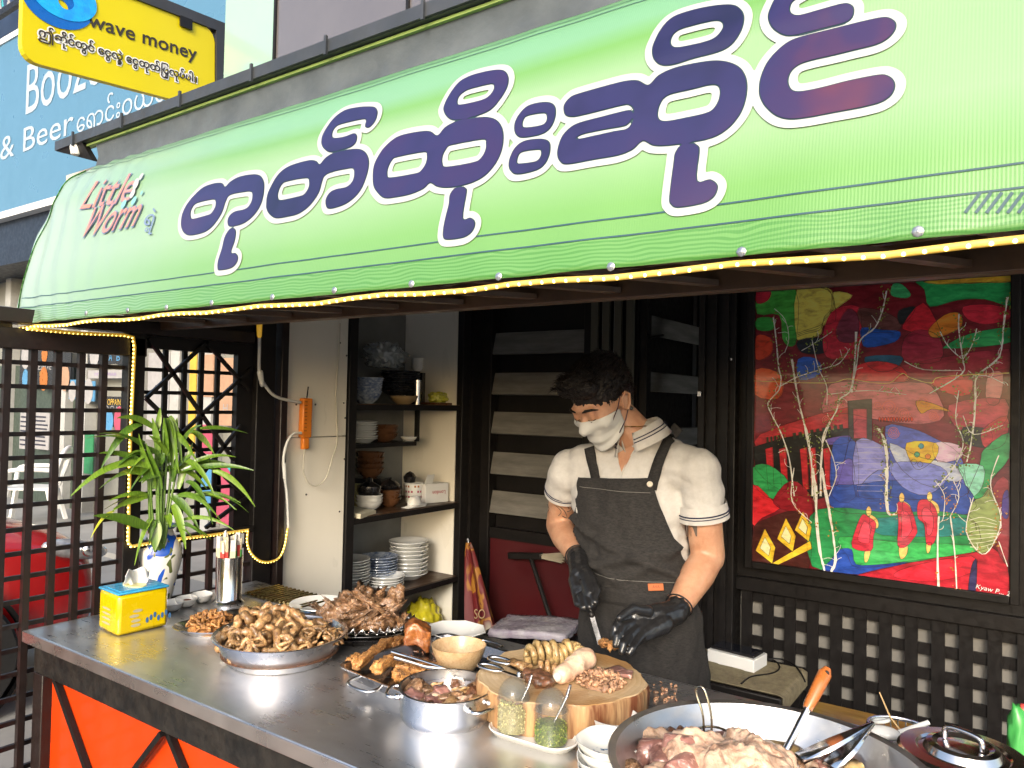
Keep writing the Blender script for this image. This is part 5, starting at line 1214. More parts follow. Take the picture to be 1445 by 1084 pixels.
# foil plate stack with braised head
c4 = Vector((-1.72, 1.69, CH)); rz4 = .62
for i in range(3): ovalplate('oval_plate', ('lowest black oval plate under the braised head meat', 'middle steel oval plate under the braised head meat', 'top foil lined oval plate holding the braised head meat')[i], c4+Vector((0, 0, .011*i)), .175-.004*i, .115, rz4, (blackc, chrome, chrome)[i], .022)
foil = mat('foil', (.7, .7, .7), .16, 1, c2=(.5, .5, .5), nscale=30, bump=.9, bscale=70, bdist=.01)
def frill(name, c, R1, R2, z, rz, label, arc=(0, 6.28)):
    b = B(); K = 150; vs = []
    for i in range(K+1):
        a = arc[0]+(arc[1]-arc[0])*i/K; w = .010*math.sin(a*38)+.006*math.sin(a*71+1)
        for j in range(3):
            k = 1-.1*j; q = Matrix.Rotation(rz, 3, 'Z')@Vector((R1*k*math.cos(a), R2*k*math.sin(a), 0)); vs.append(Vector(c)+q+Vector((0, 0, z+(w*(1 if j == 0 else .4) if j < 2 else -.01)-.006*j)))
    b.add(vs, [(3*i+j, 3*(i+1)+j, 3*(i+1)+j+1, 3*i+j+1) for i in range(K) for j in (0, 1)]); o = b.build(name, foil, smooth=30); o.modifiers.new('t', 'SOLIDIFY').thickness = .001; tag(o, label, 'foil'); return o
frill('foil_sheet', c4, .172, .112, .05, rz4, 'crumpled silver foil lining the head meat plate')
b = B(); 
rtz = Matrix.Rotation(rz4, 3, 'Z')
for (u, w, z, r, sx_, sy_, sz_) in ((-.02, 0, .05, .07, 1.3, .9, .7), (.06, .01, .06, .06, 1, 1, .8), (-.07, -.01, .05, .05, 1.2, .9, .7), (.09, .02, .08, .035, .8, .7, 1.4), (.0, .03, .08, .045, 1.4, .8, .7), (.03, -.04, .04, .04, 1.5, .8, .6)):
    b.ball(c4+rtz@Vector((u, w, 0))+Vector((0, 0, z+.02)), r, 14, 10, (sx_, sy_, sz_), rtz)
ear = [(-.13, -.01, .05), (-.09, .0, .085), (-.04, .01, .105), (.02, .015, .12)]
b.tube([c4+rtz@Vector((x, y, 0))+Vector((0, 0, z+.02)) for x, y, z in cat_rom(ear, 5)], [.012+.006*math.sin(i*.8) for i in range(16)], 8)
b.cone(c4+rtz@Vector((.1, .02, 0))+Vector((0, 0, .09)), c4+rtz@Vector((.115, .02, 0))+Vector((0, 0, .15)), .022, .008)
o = fuse(b, 'braised_head', headm, None, .0045, 2, .022, 26, deform=lambda p, n_: p+n_*(.008*abs(noise.noise(p*70))-.002+.006*noise.noise(Vector((p.x*30, p.y*30, p.z*160))))); tag(o, 'big heap of dark braised pork head meat on the foil plate', 'meat')
hm = [chunk_mesh('slice', headm, .027, .8, 3, (1.7, .6, .22), k+20, 5) for k in range(5)]
scatter('meat_slice', hm, [c4+rtz@Vector((p.x, p.y, 0))+Vector((0, 0, p.z)) for p in disc_pts((0, 0, 0), .125, .08, 46, lambda r: .055+.075*(1-r*r), 13)], 'glossy brown slice of braised head meat on the foil plate', 'meat', 'head meat slices on the foil plate', (.7, 1.3), .8)

# rectangular tray of crispy pork
TL, TT, TRr, TF = at(476, 936, z=CH+.035), at(592, 886, z=CH+.035), at(668, 925, z=CH+.035), at(578, 978, z=CH+.035)
ctr = (TL+TT+TRr+TF)/4; ctr.z = CH; e1 = (TF-TL); e1.z = 0; e2 = (TT-TL); e2.z = 0
L1, L2 = .30, .40; ue = e1.normalized(); ve = Vector((-ue.y, ue.x, 0)); ctr = TL+ue*L1/2+ve*L2/2; ctr.z = CH
tr_ = T('baking_tray', 'rectangular steel tray with crispy pork and loop handles', 'tray', ctr); rt = Matrix((ue, ve, (0, 0, 1))).transposed()
def rr_(w, h, r, z, n_=5):
    out = []
    for (cx_, cy_, a0) in ((w/2-r, h/2-r, 0), (-w/2+r, h/2-r, 90), (-w/2+r, -h/2+r, 180), (w/2-r, -h/2+r, 270)):
        for i in range(n_+1): a = math.radians(a0+90*i/n_); out.append(ctr+rt@Vector((cx_+r*math.cos(a), cy_+r*math.sin(a), z)))
    return out
b = B(); ls = [rr_(L1-.03, L2-.03, .03, .001), rr_(L1-.005, L2-.005, .035, .03), rr_(L1+.012, L2+.012, .04, .032), rr_(L1+.014, L2+.014, .04, .028)]
vs = [p for l in ls for p in l]; kk = len(ls[0]); fs = [(i*kk+j, i*kk+(j+1) % kk, (i+1)*kk+(j+1) % kk, (i+1)*kk+j) for i in range(3) for j in range(kk)]+[list(range(kk))]
b.add(vs, fs); o = b.build('body', steel, tr_, smooth=35); o.modifiers.new('t', 'SOLIDIFY').thickness = .0015
for sgn in (-1, 1):
    hp_ = [ctr+rt@Vector(p) for p in cat_rom([(-.045, sgn*(L2/2+.005), .028), (-.05, sgn*(L2/2+.03), .024), (-.03, sgn*(L2/2+.05), .022), (.03, sgn*(L2/2+.05), .022), (.05, sgn*(L2/2+.03), .024), (.045, sgn*(L2/2+.005), .028)], 4)]
    b = B(); b.tube(hp_, .004, 8); b.build('handle', chrome, tr_, smooth=60)
def slab(name, c, dims, rz, m, label, amp=.006, group=None, tx=0):
    bm2 = bmesh.new(); bmesh.ops.create_cube(bm2, size=1); bmesh.ops.subdivide_edges(bm2, edges=bm2.edges, cuts=9, use_grid_fill=True)
    rt2 = Euler((tx, 0, rz)).to_matrix(); sd_ = Vector(c)*7
    for v in bm2.verts:
        p = v.co.copy(); q = p.copy(); r_ = p.length; q = p*(1-.18*max(0, r_-.6)); q = Vector((q.x*dims[0], q.y*dims[1], q.z*dims[2])); q += p.normalized()*amp*(noise.noise(q*45+sd_)+.9*noise.noise(q*110+sd_)); q.z += dims[2]*.25*math.sin(p.x*4+sd_.x); v.co = rt2@q
    zmin = min(v.co.z for v in bm2.verts)
    me = bpy.data.meshes.new(name); bm2.to_mesh(me); bm2.free(); me.materials.append(m); me.shade_smooth()
    o = bpy.data.objects.new(name, me); COL.objects.link(o); o.location = Vector(c)-Vector((0, 0, zmin)); tag(o, label, 'meat', group); return o
za_ = ueang = math.atan2(ve.y, ve.x)
for i, (px, py, l, w, h, rz) in enumerate(((500, 934, .05, .03, .024, 1.9), (521, 930, .15, .026, .026, 1.85), (548, 940, .12, .03, .028, 1.75), (541, 915, .14, .024, .026, 1.9), (566, 958, .05, .028, .026, 1.2), (580, 950, .08, .026, .026, .8), (606, 944, .07, .03, .027, 1.1), (562, 906, .08, .024, .022, 1.7))):
    slab('crispy_pork', at(px, py, z=CH+.02)-Vector((0, 0, .016)), (l, w, h), rz, crisp, ('short crispy pork end at the left corner of the steel tray', 'long crispy pork strip, second from the left in the steel tray', 'long crispy pork strip in the middle of the steel tray', 'crispy pork strip at the back of the steel tray', 'small dark crispy piece at the front of the steel tray', 'crispy pork strip crossing the front of the steel tray', 'crispy pork lump at the right front of the steel tray', 'thin crispy strip beside the big roasted chunk')[i], .007)
slab('roast_pork', at(589, 915, z=CH+.01)-Vector((0, 0, .008)), (.075, .07, .062), .7, meat('roast_crust', (.36, .13, .035), (.2, .05, .012), .3, 30, .6, 90, .6), 'big square roasted pork chunk with red brown crust in the tray', .006)
scatter('dark_crumb', [chunk_mesh('crumb', darkm, .006, .6, 2, (1.4, .7, .4), k) for k in range(3)], [at(R_.uniform(560, 650), R_.uniform(905, 940), z=CH+.01) for _ in range(40)], 'dark meat crumb on the steel tray', 'crumb', 'crumbs on the steel tray')
# small tongs on the tray
t = T('tongs', 'slim steel tongs lying across the crispy pork tray', 'tongs', at(590, 930, z=CH+.05))
for dz_, p1_, p2_ in ((0, (553, 920), (612, 938)), (.0, (557, 928), (600, 941))):
    b = B(); b.tube([at(*p1_, z=CH+.06), at(*p2_, z=CH+.05), at(640, 947, z=CH+.045)], [.005, .004, .006], 6); b.build('arm', chrome, t, smooth=60)
# octagonal plate and beige bowl
c5 = Vector((-1.485, 1.86, CH)); b = B(); b.lathe([(0, .002), (.05, 0), (.06, .012), (.098, .03), (.095, .033), (.058, .016), (0, .008)], c5, 8, sx=1.05, sy=1, rot=Matrix.Rotation(.3, 3, 'Z')); o = b.build('octagonal_plate', white, bevel=.002); tag(o, 'empty white octagonal plate behind the beige bowl', 'plate')
c6 = Vector((-1.29, 1.635, CH+.0)); t = T('bowl', 'speckled beige bowl with meat scraps beside the chopping block', 'bowl', c6)
b = B(); b.lathe([(r_, z_*1) for r_, z_ in bowlp(.075, .078)], c6, 40); b.build('body', mat('beige_speckle', (.58, .42, .24), .3, c2=(.45, .28, .14), nscale=60, coat=.4), t, smooth=40)
heap('meat_scraps', c6+Vector((0, 0, .03)), .052, .052, .014, crisp, 'orange brown scraps inside the beige bowl', 'food', seed=9)
# pot with two handles
c7 = Vector((-1.135, 1.395, CH)); RP = .108
t = T('cooking_pot', 'shallow two handled steel pot of soup in front of the chopping block', 'pot', c7)
b = B(); b.lathe([(0, 0), (RP*.93, 0), (RP*.985, .008), (RP, .02), (RP, .068), (RP+.004, .071), (RP+.004, .073), (RP-.002, .073), (RP-.004, .02), (RP*.9, .006), (0, .005)], c7, 64); b.build('body', alum, t, smooth=35)
for a0 in (math.radians(212), math.radians(-8)):
    d = Vector((math.cos(a0), math.sin(a0), 0)); s_ = Vector((-d.y, d.x, 0)); k = c7+Vector((0, 0, .055))
    b = B(); b.tube([Vector(p) for p in cat_rom([k+d*RP+s_*.032, k+d*(RP+.02)+s_*.034, k+d*(RP+.03)+s_*.02, k+d*(RP+.03)-s_*.02, k+d*(RP+.02)-s_*.034, k+d*RP-s_*.032], 4)], .0042, 8); b.build('handle', chrome, t, smooth=60)
    for q in (.032, -.032): b = B(); b.ball(k+d*(RP+.002)+s_*q, .009, 8, 5, (1, 1, .8)); b.build('rivet', chrome, t, smooth=60)
b = B(); b.lathe([(0, .05), (RP-.004, .05)], c7, 40, caps=False); tag(b.build('broth', mat('brown_broth', (.2, .13, .075), .08, c2=(.32, .22, .14), nscale=25, coat=1), smooth=40), 'greasy brown broth in the two handled pot', 'soup')
scatter('soup_meat', [chunk_mesh('bit', m_, .022, .5, 3, (1.3, 1, .5), k+3) for k, m_ in enumerate((intest, headm, skinp, pinkm, darkm))], [p for p in disc_pts(c7, .085, .085, 17, lambda r: .05, 21)], 'piece of offal floating in the two handled pot', 'meat', 'offal pieces floating in the pot', (.7, 1.25), .5)

# ---------------------------------------------------------------- chopping block
CB = Vector((-.95, 1.605, CH)); HB_ = .082
wm = bpy.data.materials.new('block_top'); wm.use_nodes = True; n = NT(wm); P = n.n['Principled BSDF']; v = n.tc()
wv = n.new('TexWave', wave_type='RINGS', rings_direction='Z', wave_profile='SAW'); wv.inputs['Scale'].default_value = 26; wv.inputs['Distortion'].default_value = 2.5; wv.inputs['Detail'].default_value = 3; n.link(v, wv.inputs[0])
f = n.noise(v, 9, 5, .6); f4 = n.noise(v, 4.5, 3, .5)
cc_ = n.mix(.35, n.ramp(f, [(.3, (.44, .29, .14)), (.7, (.66, .5, .31))]), n.ramp(wv.outputs[0], [(0, (.5, .32, .14)), (1, (.74, .56, .34))]))
n.link(n.mix(n.ramp(f4, [(.52, (0,)*3), (.64, (.8,)*3)]), cc_, (.34, .16, .04)), P.inputs['Base Color'])
n.link(n.ramp(f4, [(.45, (.5,)*3), (.6, (.18,)*3)]), P.inputs['Roughness']); n.link(n.bump(n.noise(n.tc((1, 5, 1)), 60, 4), .5, .003), P.inputs['Normal'])
wb = mat('block_bark', (.6, .38, .18), .6, c2=(.16, .05, .018), nscale=9, stretch=(2.6, 2.6, .3), bump=.8, bscale=30, contrast=.12)
blk = T('chopping_block', 'thick round tree slice chopping block in front of the cook', 'chopping block', CB)
jb = lambda a, z: 1+.035*math.sin(3*a+1)+.02*math.sin(7*a)+.012*math.sin(17*a+z*30)+.006*math.sin(41*a)
b = B(); b.lathe([(.19, 0), (.203, .01), (.204, .05), (.203, HB_-.008), (.2, HB_-.002)], CB, 96, jit=jb, caps=False); b.build('bark', wb, blk, smooth=50)
b = B(); b.lathe([(0, HB_-.003), (.08, HB_-.005), (.15, HB_-.001), (.198, HB_), (.2, HB_-.003)], CB, 96, jit=jb, caps=False); b.build('cut_face', wm, blk, smooth=50)
ZB = CH+HB_
def bz(px, py, dz=0): return at(px, py, z=ZB+dz)
# coils of pale intestine on the block
def coil(c, L, R, r, n_, ax, m, label, grp=None, seed=0):
    b = B(); d = Vector(ax).normalized(); s_, w_ = basis(d); pts = []; K = n_*12
    for i in range(K+1):
        a = 2*math.pi*i/12; pts.append(Vector(c)+d*(L*(i/K-.5))+(s_*math.cos(a)+w_*math.sin(a))*R*(1+.3*math.sin(i*.43+seed)+.12*math.sin(i*1.3)))
    b.tube(pts, [r*(1+.12*math.sin(i*1.7)) for i in range(K+1)], 8); o = b.build('intestine_coil', m, smooth=70); tag(o, label, 'meat', grp); return o
coil(bz(762, 922, .025), .075, .02, .0085, 4, (.7, .75, 0), intpale, 'left coil of pale intestine wound on the chopping block')
coil(bz(788, 922, .022), .06, .019, .008, 4, (.6, .8, .1), intpale, 'middle coil of pale intestine on the chopping block', seed=2)
coil(bz(812, 920, .018), .05, .016, .0075, 3, (.9, -.3, .2), intpale, 'right coil of pale intestine on the chopping block', seed=4)
coil(bz(775, 945, .012), .07, .013, .0065, 4, (.8, .3, 0), intest, 'lower brown coil of intestine in the middle of the block', seed=5)
o = tag(fuse(B().ball(bz(763, 958, .015), .034, 14, 10, (1.1, .8, .55)).ball(bz(752, 953, .012), .026, 12, 8, (1.1, .9, .5)), 'meat_chunk', darkm, None, .003, 1, .012, 50), 'rough brown meat chunk at the front left of the chopping block', 'meat')
o = tag(fuse(B().ball(bz(735, 938, .008), .026, 12, 8, (1.3, .8, .4)).ball(bz(725, 935, .006), .018, 12, 8, (1.2, .9, .4)), 'meat_chunk', intest, None, .003, 1, .008, 60), 'thin brown meat scraps behind the scissors on the block', 'meat')
a_, c_ = bz(792, 952, .022), bz(826, 930, .026)
t = T('pork_trotter', 'pink boiled trotter piece with cut end on the chopping block', 'meat', a_)
fuse(B().cone(a_, c_, .021, .029).ball(c_, .029, 12, 8, (1, 1, 1)).ball(bz(800, 950, .018), .022, 12, 8), 'trotter_skin', skinp, t, .0035, 3, .004, 40)
b = B(); b.ball(a_+(a_-c_).normalized()*.017, .012, 10, 6, (1, 1, 1)); b.build('bone_end', mat('bone', (.72, .66, .56), .4), t, smooth=60)
mc = bz(848, 965); heap('minced_heap', mc-Vector((0, 0, .001)), .052, .045, .026, minced, 'small heap of chopped meat at the front of the block', 'food', seed=4)
scatter('meat_bit', [chunk_mesh('bit', minced, .008, .6, 2, (1.2, .9, .6), k) for k in range(4)], disc_pts(mc, .058, .05, 70, lambda r: .004+.024*(1-r*r), 31), 'tiny chopped meat bit in the heap on the block', 'meat', 'chopped bits on the block', (.6, 1.2))
slab('meat_slice', bz(878, 955), (.05, .035, .008), .3, pinkm, 'thin pink meat slice right of the chopped heap', .002)
slab('meat_slice', bz(868, 950), (.045, .03, .008), 1.0, pinkm, 'thin pink meat slice behind the chopped heap', .002)
scatter('meat_bit', [chunk_mesh('bit', crisp, .012, .6, 2, (1.3, .9, .6), k) for k in range(4)], disc_pts(bz(865, 915), .03, .022, 12, lambda r: .008+.012*(1-r), 33), 'cut scrap under the gloved hand on the block', 'meat', 'scraps under the gloved hand', (.7, 1.2))
# scissors
t = T('scissors', 'steel scissors lying on the left side of the chopping block', 'scissors', bz(720, 945))
for (cx_, cy_, rx_, ry_, tl) in ((692, 942, 21, 7, 0), (706, 932, 17, 6, 0)):
    cp = bz(cx_, cy_, .008); e = (bz(740, 952)-bz(690, 938)).normalized(); s_ = Vector((-e.y, e.x, 0)); b = B()
    b.tube([cp+e*.036*math.cos(a)+s_*.016*math.sin(a) for a in [2*math.pi*i/18 for i in range(18)]], .0042, 8, closed=True); b.build('handle', chrome, t, smooth=60)
b = B(); b.bar(bz(710, 948, .008), bz(770, 968, .005), .011, .003); b.bar(bz(718, 940, .01), bz(768, 966, .008), .01, .003); o = b.build('blade', chrome, t); 
b = B(); b.ball(bz(733, 951, .01), .007, 10, 6); b.build('pivot', chrome, t, smooth=60)
scatter('meat_crumb', [chunk_mesh('crumb', minced, .004, .6, 2, (1, .9, .6), k) for k in range(3)], [at(R_.uniform(915, 955), R_.uniform(960, 990), z=CH+.003) for _ in range(26)], 'meat crumb on the counter right of the block', 'crumb', 'crumbs beside the block', (.6, 1.6))

# ---------------------------------------------------------------- condiment tray with domed jars
ta_, tc_ = at(693, 1030, z=CH), at(805, 1064, z=CH); cm = (ta_+tc_)/2; ex_ = (tc_-ta_).normalized(); ey_ = Vector((-ex_.y, ex_.x, 0)); Lt = .215; Wt = .1
cm = Vector((-.905, 1.415, CH))
t = T('condiment_tray', 'white oval tray carrying two domed condiment jars', 'tray', cm)
def stad(L, w, z, n_=10):
    out = []
    for s_, a0 in ((1, -90), (-1, 90)):
        for i in range(n_+1): a = math.radians(a0+180*i/n_); out.append(cm+ex_*(s_*(L/2-w/2)+w/2*math.cos(a))+ey_*(w/2*math.sin(a))+Vector((0, 0, z)))
    return out
ls = [stad(Lt-.03, Wt-.03, 0), stad(Lt-.008, Wt-.008, .01), stad(Lt, Wt, .016), stad(Lt-.006, Wt-.006, .018), stad(Lt-.016, Wt-.016, .009)]; kk = len(ls[0]); b = B()
b.add([p for l in ls for p in l], [(i*kk+j, i*kk+(j+1) % kk, (i+1)*kk+(j+1) % kk, (i+1)*kk+j) for i in range(4) for j in range(kk)]+[list(range(kk))[::-1], [4*kk+j for j in range(kk)]]); b.build('body', white, t, smooth=40)
def condiment(c, fill, h1, lab, labf, nm, bitm, n_seed):
    t = T('glass_jar', lab, 'jar', c); R1 = .037
    b = B(); b.lathe([(0, .002), (R1-.003, 0), (R1, .006), (R1, .068), (R1+.0015, .07), (R1-.0005, .071), (R1-.002, .068), (R1-.002, .008), (R1-.006, .005), (0, .005)], c, 40); b.build('body', glassm, t, smooth=40)
    b = B(); prf = [(R1*math.cos(a), .0725+R1*1.25*math.sin(a)) for a in [i*math.pi/2/9 for i in range(10)]]; prf += [((R1-.0015)*math.cos(a), .0725+(R1*1.25-.0015)*math.sin(a)) for a in [(9-i)*math.pi/2/9 for i in range(10)]]; b.lathe([(max(r_, 1e-6), z_) for r_, z_ in prf], c, 40); b.build('dome_lid', glassm, t, smooth=50)
    b = B(); b.tube([c+Vector((.03, .012, .1)), c+Vector((.012, .0, .055)), c+Vector((0, 0, .03))], [.0025, .0022, .004], 6); b.tube([c+Vector((.03, .012, .1)), c+Vector((.037, .016, .128))], [.0035, .0035], 6)
    b.build('spoon', chrome, t, smooth=60)
    b = B(); b.lathe([(0, .006), (R1-.0035, .006), (R1-.0035, h1-.004), (R1-.012, h1+.004), (0, h1+.008)], c, 32); o = b.build(nm, fill, smooth=30, origin=c); tag(o, labf, 'condiment')
    b = B(); q_ = random.Random(n_seed)
    for i in range(420):
        a = q_.uniform(0, 6.28); z_ = q_.uniform(.008, h1) if i < 300 else h1+.003; rr_ = R1-.0032 if i < 300 else q_.uniform(0, R1-.005); s_ = q_.uniform(.001, .0022)
        b.box(c+Vector((rr_*math.cos(a), rr_*math.sin(a), z_)), (s_*q_.uniform(1, 2), s_, s_), Euler((q_.uniform(0, 3), q_.uniform(0, 3), a)).to_matrix())
    o = b.build(nm+'_bits', bitm, fixn=False); tag(o, labf.replace(' in the', ' bits pressed against the glass in the'), 'condiment', kind='stuff')
    return t
garlic = meat('chopped_garlic', (.76, .7, .34), (.5, .42, .14), .5, 130, 1, 300, .1, c3=(.82, .76, .45)); chil = meat('chopped_green_chilli', (.2, .26, .02), (.03, .07, .004), .4, 90, 1, 300, .3, c3=(.5, .52, .14))
cA = at(724, 1032, z=CH+.011); cB = at(777, 1049, z=CH+.011)
condiment(cA, garlic, .058, 'domed glass jar of yellow chopped garlic, left on the white tray', 'yellow chopped garlic in the left domed jar', 'chopped_garlic', mat('garlic_bit', (.84, .79, .48), .5, c2=(.7, .62, .25), nscale=150), 3)
condiment(cB, chil, .042, 'domed glass jar of green chopped chilli, right on the white tray', 'green chopped chilli in the right domed jar', 'chopped_chilli', mat('chilli_bit', (.6, .62, .12), .4, c2=(.1, .24, .01), nscale=160, contrast=.06), 5)
for c_, m_, z0, z1, n_, nm, lb_ in ((cA, garlic, .05, .068, 60, 'garlic_bit', 'chopped garlic bit on top in the left domed jar'), (cB, chil, .03, .042, 60, 'chilli_bit', 'chopped chilli bit on top in the right domed jar')):
    scatter(nm, [chunk_mesh('bit', m_, .0035, .6, 1, (1.2, .9, .7), k) for k in range(3)], disc_pts(c_, .03, .03, n_, lambda r: z1-.004*r, n_+int(z0*1000)), lb_, 'condiment', lb_, (.7, 1.2))
pinkp = mat('pink_plastic', (.75, .06, .28), .35)
b = B(); b.tube([at(806, 1026, z=CH+.01), at(822, 1028, z=CH+.01)], [.008, .006], 10); tag(b.build('pink_cap', pinkp, smooth=60), 'pink cap between the chopping block and the bowls', 'bottle')  # only a pink cap, no bottle is built
b = B(); b.tube([at(822, 1028, z=CH+.01), at(834, 1031, z=CH+.01)], [.005, .005], 10); tag(b.build('white_tube', plastic_w, smooth=60), 'short white tube end beside the pink cap', 'tube')
crumple('pink_bag', at(684, 998, z=CH), (.02, .02, .022), pinkp, 'pink plastic bag tucked between pot and chopping block', 'bag', sub=3, seed=4)

# ---------------------------------------------------------------- bowls
flor = bpy.data.materials.new('floral_porcelain'); flor.use_nodes = True; n = NT(flor); P = n.n['Principled BSDF']; v = n.tc()
P.inputs['Roughness'].default_value = .14; P.inputs['Coat Weight'].default_value = .6
g1 = n.new('TexGradient', gradient_type='SPHERICAL'); mp = n.new('Mapping'); n.link(n.new('TexCoord').outputs['Object'], mp.inputs[0]); mp.inputs['Scale'].default_value = (28, 28, 10); n.link(mp.outputs[0], g1.inputs[0])
msk = n.math('MULTIPLY', n.ramp(g1.outputs[0], [(0, (0,)*3), (.12, (1,)*3)]), n.ramp(n.noise(v, 75, 2, .4, .6), [(.54, (0,)*3), (.57, (1,)*3)]))
n.link(n.mix(msk, (.8, .8, .75), n.ramp(n.noise(v, 60, 2), [(.42, (.03, .1, .2)), (.55, (.25, .35, .5)), (.66, (.5, .3, .25))])), P.inputs['Base Color'])
cS = Vector((-.675, 1.335, CH))
for i in range(4):
    c = cS+Vector((0, -.004*(i % 2), .017*i)); b = B(); b.lathe(bowlp(.064, .042), c, 40, jit=(lambda a, z: 1+.02*math.cos(6*a)) if i < 3 else (lambda a, z: 1+.03*math.cos(5*a)))
    o = b.build('bowl', flor if i == 3 else white, smooth=45, origin=c); tag(o, ('lowest white bowl of the stack at the counter front', 'second white bowl from the bottom of the front stack', 'third white bowl from the bottom of the front stack', 'top bowl of the front stack with blue and pink flowers inside')[i], 'bowl', 'bowls stacked at the counter front')
c = at(857, 1048, z=CH)+Vector((-.0, .03, 0)); b = B(); b.lathe(bowlp(.056, .05), c, 36); tag(b.build('bowl', white, smooth=45), 'plain pale white bowl behind the floral bowl', 'bowl')

# ---------------------------------------------------------------- large pan of boiled meat
CW = Vector((-.375, 1.33, CH)); RW = .262; HW = .135
t = T('large_pan', 'very large shallow aluminium pan of boiled offal at the right of the counter', 'pan', CW)
b = B(); b.lathe([(0, 0), (RW*.62, 0), (RW*.7, .006), (RW*.9, .07), (RW-.003, HW-.004), (RW+.006, HW-.002), (RW+.008, HW), (RW+.006, HW+.002), (RW-.006, HW-.001), (RW*.88, .07), (RW*.68, .01), (0, .006)], CW, 96); b.build('body', mat('worn_aluminium', (.62, .61, .6), .38, 1, c2=(.48, .47, .46), nscale=9, stretch=(1, 1, 2), bump=.1, bscale=40), t, smooth=35)
b = B(); b.lathe([(0, .055), (RW*.84, .055)], CW, 64, caps=False); tag(b.build('broth', mat('cloudy_broth', (.34, .25, .17), .12, c2=(.44, .35, .26), nscale=12, coat=1)), 'cloudy brown broth in the very large pan', 'soup')
def W_(px, py, z): return at(px, py, z=z)
o = tag(fuse(B().ball(W_(1010, 1075, .955), .075, 16, 12, (1.2, .8, .6)).ball(W_(1060, 1075, .95), .07, 16, 12, (1, .9, .6)).ball(W_(1040, 1100, .95), .09, 16, 12, (1.3, .8, .6)).ball(W_(1075, 1082, .95), .05, 12, 8), 'boiled_head', skinp, None, .0045, 1, .026, 20, deform=lambda p, n_: p+n_*(.012*abs(noise.noise(p*38))+.005*noise.noise(p*95))), 'large pale boiled head piece in the middle of the big pan', 'meat')
o = tag(fuse(B().tube([W_(*p) for p in ((905, 1080, .92), (915, 1060, .95), (935, 1060, .955), (935, 1090, .94))], [.022, .028, .025, .026], 12), 'offal_piece', pinkm, None, .004, 3, .004, 30), 'smooth purple pink offal at the left edge of the big pan', 'meat')
o = tag(fuse(B().tube([W_(*p) for p in ((945, 1075, .95), (952, 1050, .975), (968, 1052, .98), (978, 1075, .96), (960, 1100, .95))], [.02, .026, .024, .03, .035], 12), 'offal_piece', pinkm, None, .004, 3, .004, 30), 'curved dark purple offal beside the strainer in the big pan', 'meat')
o = tag(fuse(B().ball(W_(1110, 1068, .94), .04, 14, 10, (1.5, .7, .6)), 'offal_piece', intpale, None, .004, 2, .006, 30), 'long tan offal piece by the wooden handled ladle', 'meat')
o = tag(fuse(B().ball(W_(913, 1045, .955), .03, 14, 10, (1, 1, .7)).ball(W_(930, 1045, .95), .035, 14, 10, (1.3, .7, .5)), 'fat_piece', skinp, None, .004, 1, .016, 50), 'pale torn fat at the left inner wall of the big pan', 'meat')
o = tag(fuse(B().ball(W_(975, 1050, .95), .035, 14, 10, (1.3, .9, .7)), 'offal_piece', darkm, None, .0035, 0, .02, 60), 'brown frilly offal beside the wire strainer', 'meat')
mm_ = [chunk_mesh('lump', m_, .024, .45, 3, (1.2, 1, .7), k+50) for k, m_ in enumerate((skinp, pinkm, skinp, intpale, headm))]
scatter('offal_lump', mm_, [W_(px, py, .945) for px, py in ((1000, 1050), (1020, 1046), (985, 1065), (1100, 1084), (1125, 1084), (1140, 1076), (1158, 1080), (1172, 1084), (1090, 1066), (890, 1084), (1045, 1050), (1180, 1070), (925, 1095), (1200, 1090), (1150, 1096))], 'boiled offal lump in the big pan', 'meat', 'lumps in the big pan', (.7, 1.2), .7)
# wire strainer
t = T('strainer', 'small wire strainer with long looped handle in the big pan', 'strainer', W_(1010, 1050, .98))
wire_m = mat('thin_wire', (.55, .5, .38), .25, 1)
hp_ = [at(*p) for p in ()]
def V_(px, py, y): return at(px, py, y=y)
yS = W_(1000, 1050, .97).y
b = B(); b.tube([Vector(p) for p in cat_rom([V_(993, 1048, yS), V_(992, 1010, yS), V_(983, 980, yS), V_(983, 971, yS), V_(990, 969, yS), V_(996, 978, yS), V_(1004, 1012, yS), V_(1003, 1050, yS)], 5)], .0022, 6); b.build('handle', wire_m, t, smooth=60)
ring_c = W_(1003, 1048, .975); b = B(); b.tube([ring_c+Vector((.045*math.cos(a), .045*math.sin(a), .012*math.sin(a))) for a in [2*math.pi*i/24 for i in range(24)]], .0022, 6, closed=True); b.build('rim', wire_m, t, smooth=60)
b = B()
for i in range(-5, 6):
    k = i*.0075; w_ = math.sqrt(max(0, .044**2-k*k))
    b.tube([ring_c+Vector((k, w_*s_, -.03*(1-abs(s_)**2.2))) for s_ in (-1, -.75, -.4, 0, .4, .75, 1)], .0006, 4, cap=False); b.tube([ring_c+Vector((w_*s_, k, -.03*(1-abs(s_)**2.2))) for s_ in (-1, -.75, -.4, 0, .4, .75, 1)], .0006, 4, cap=False)
o = b.build('mesh_basket', wire_m, t); o['kind'] = 'stuff'
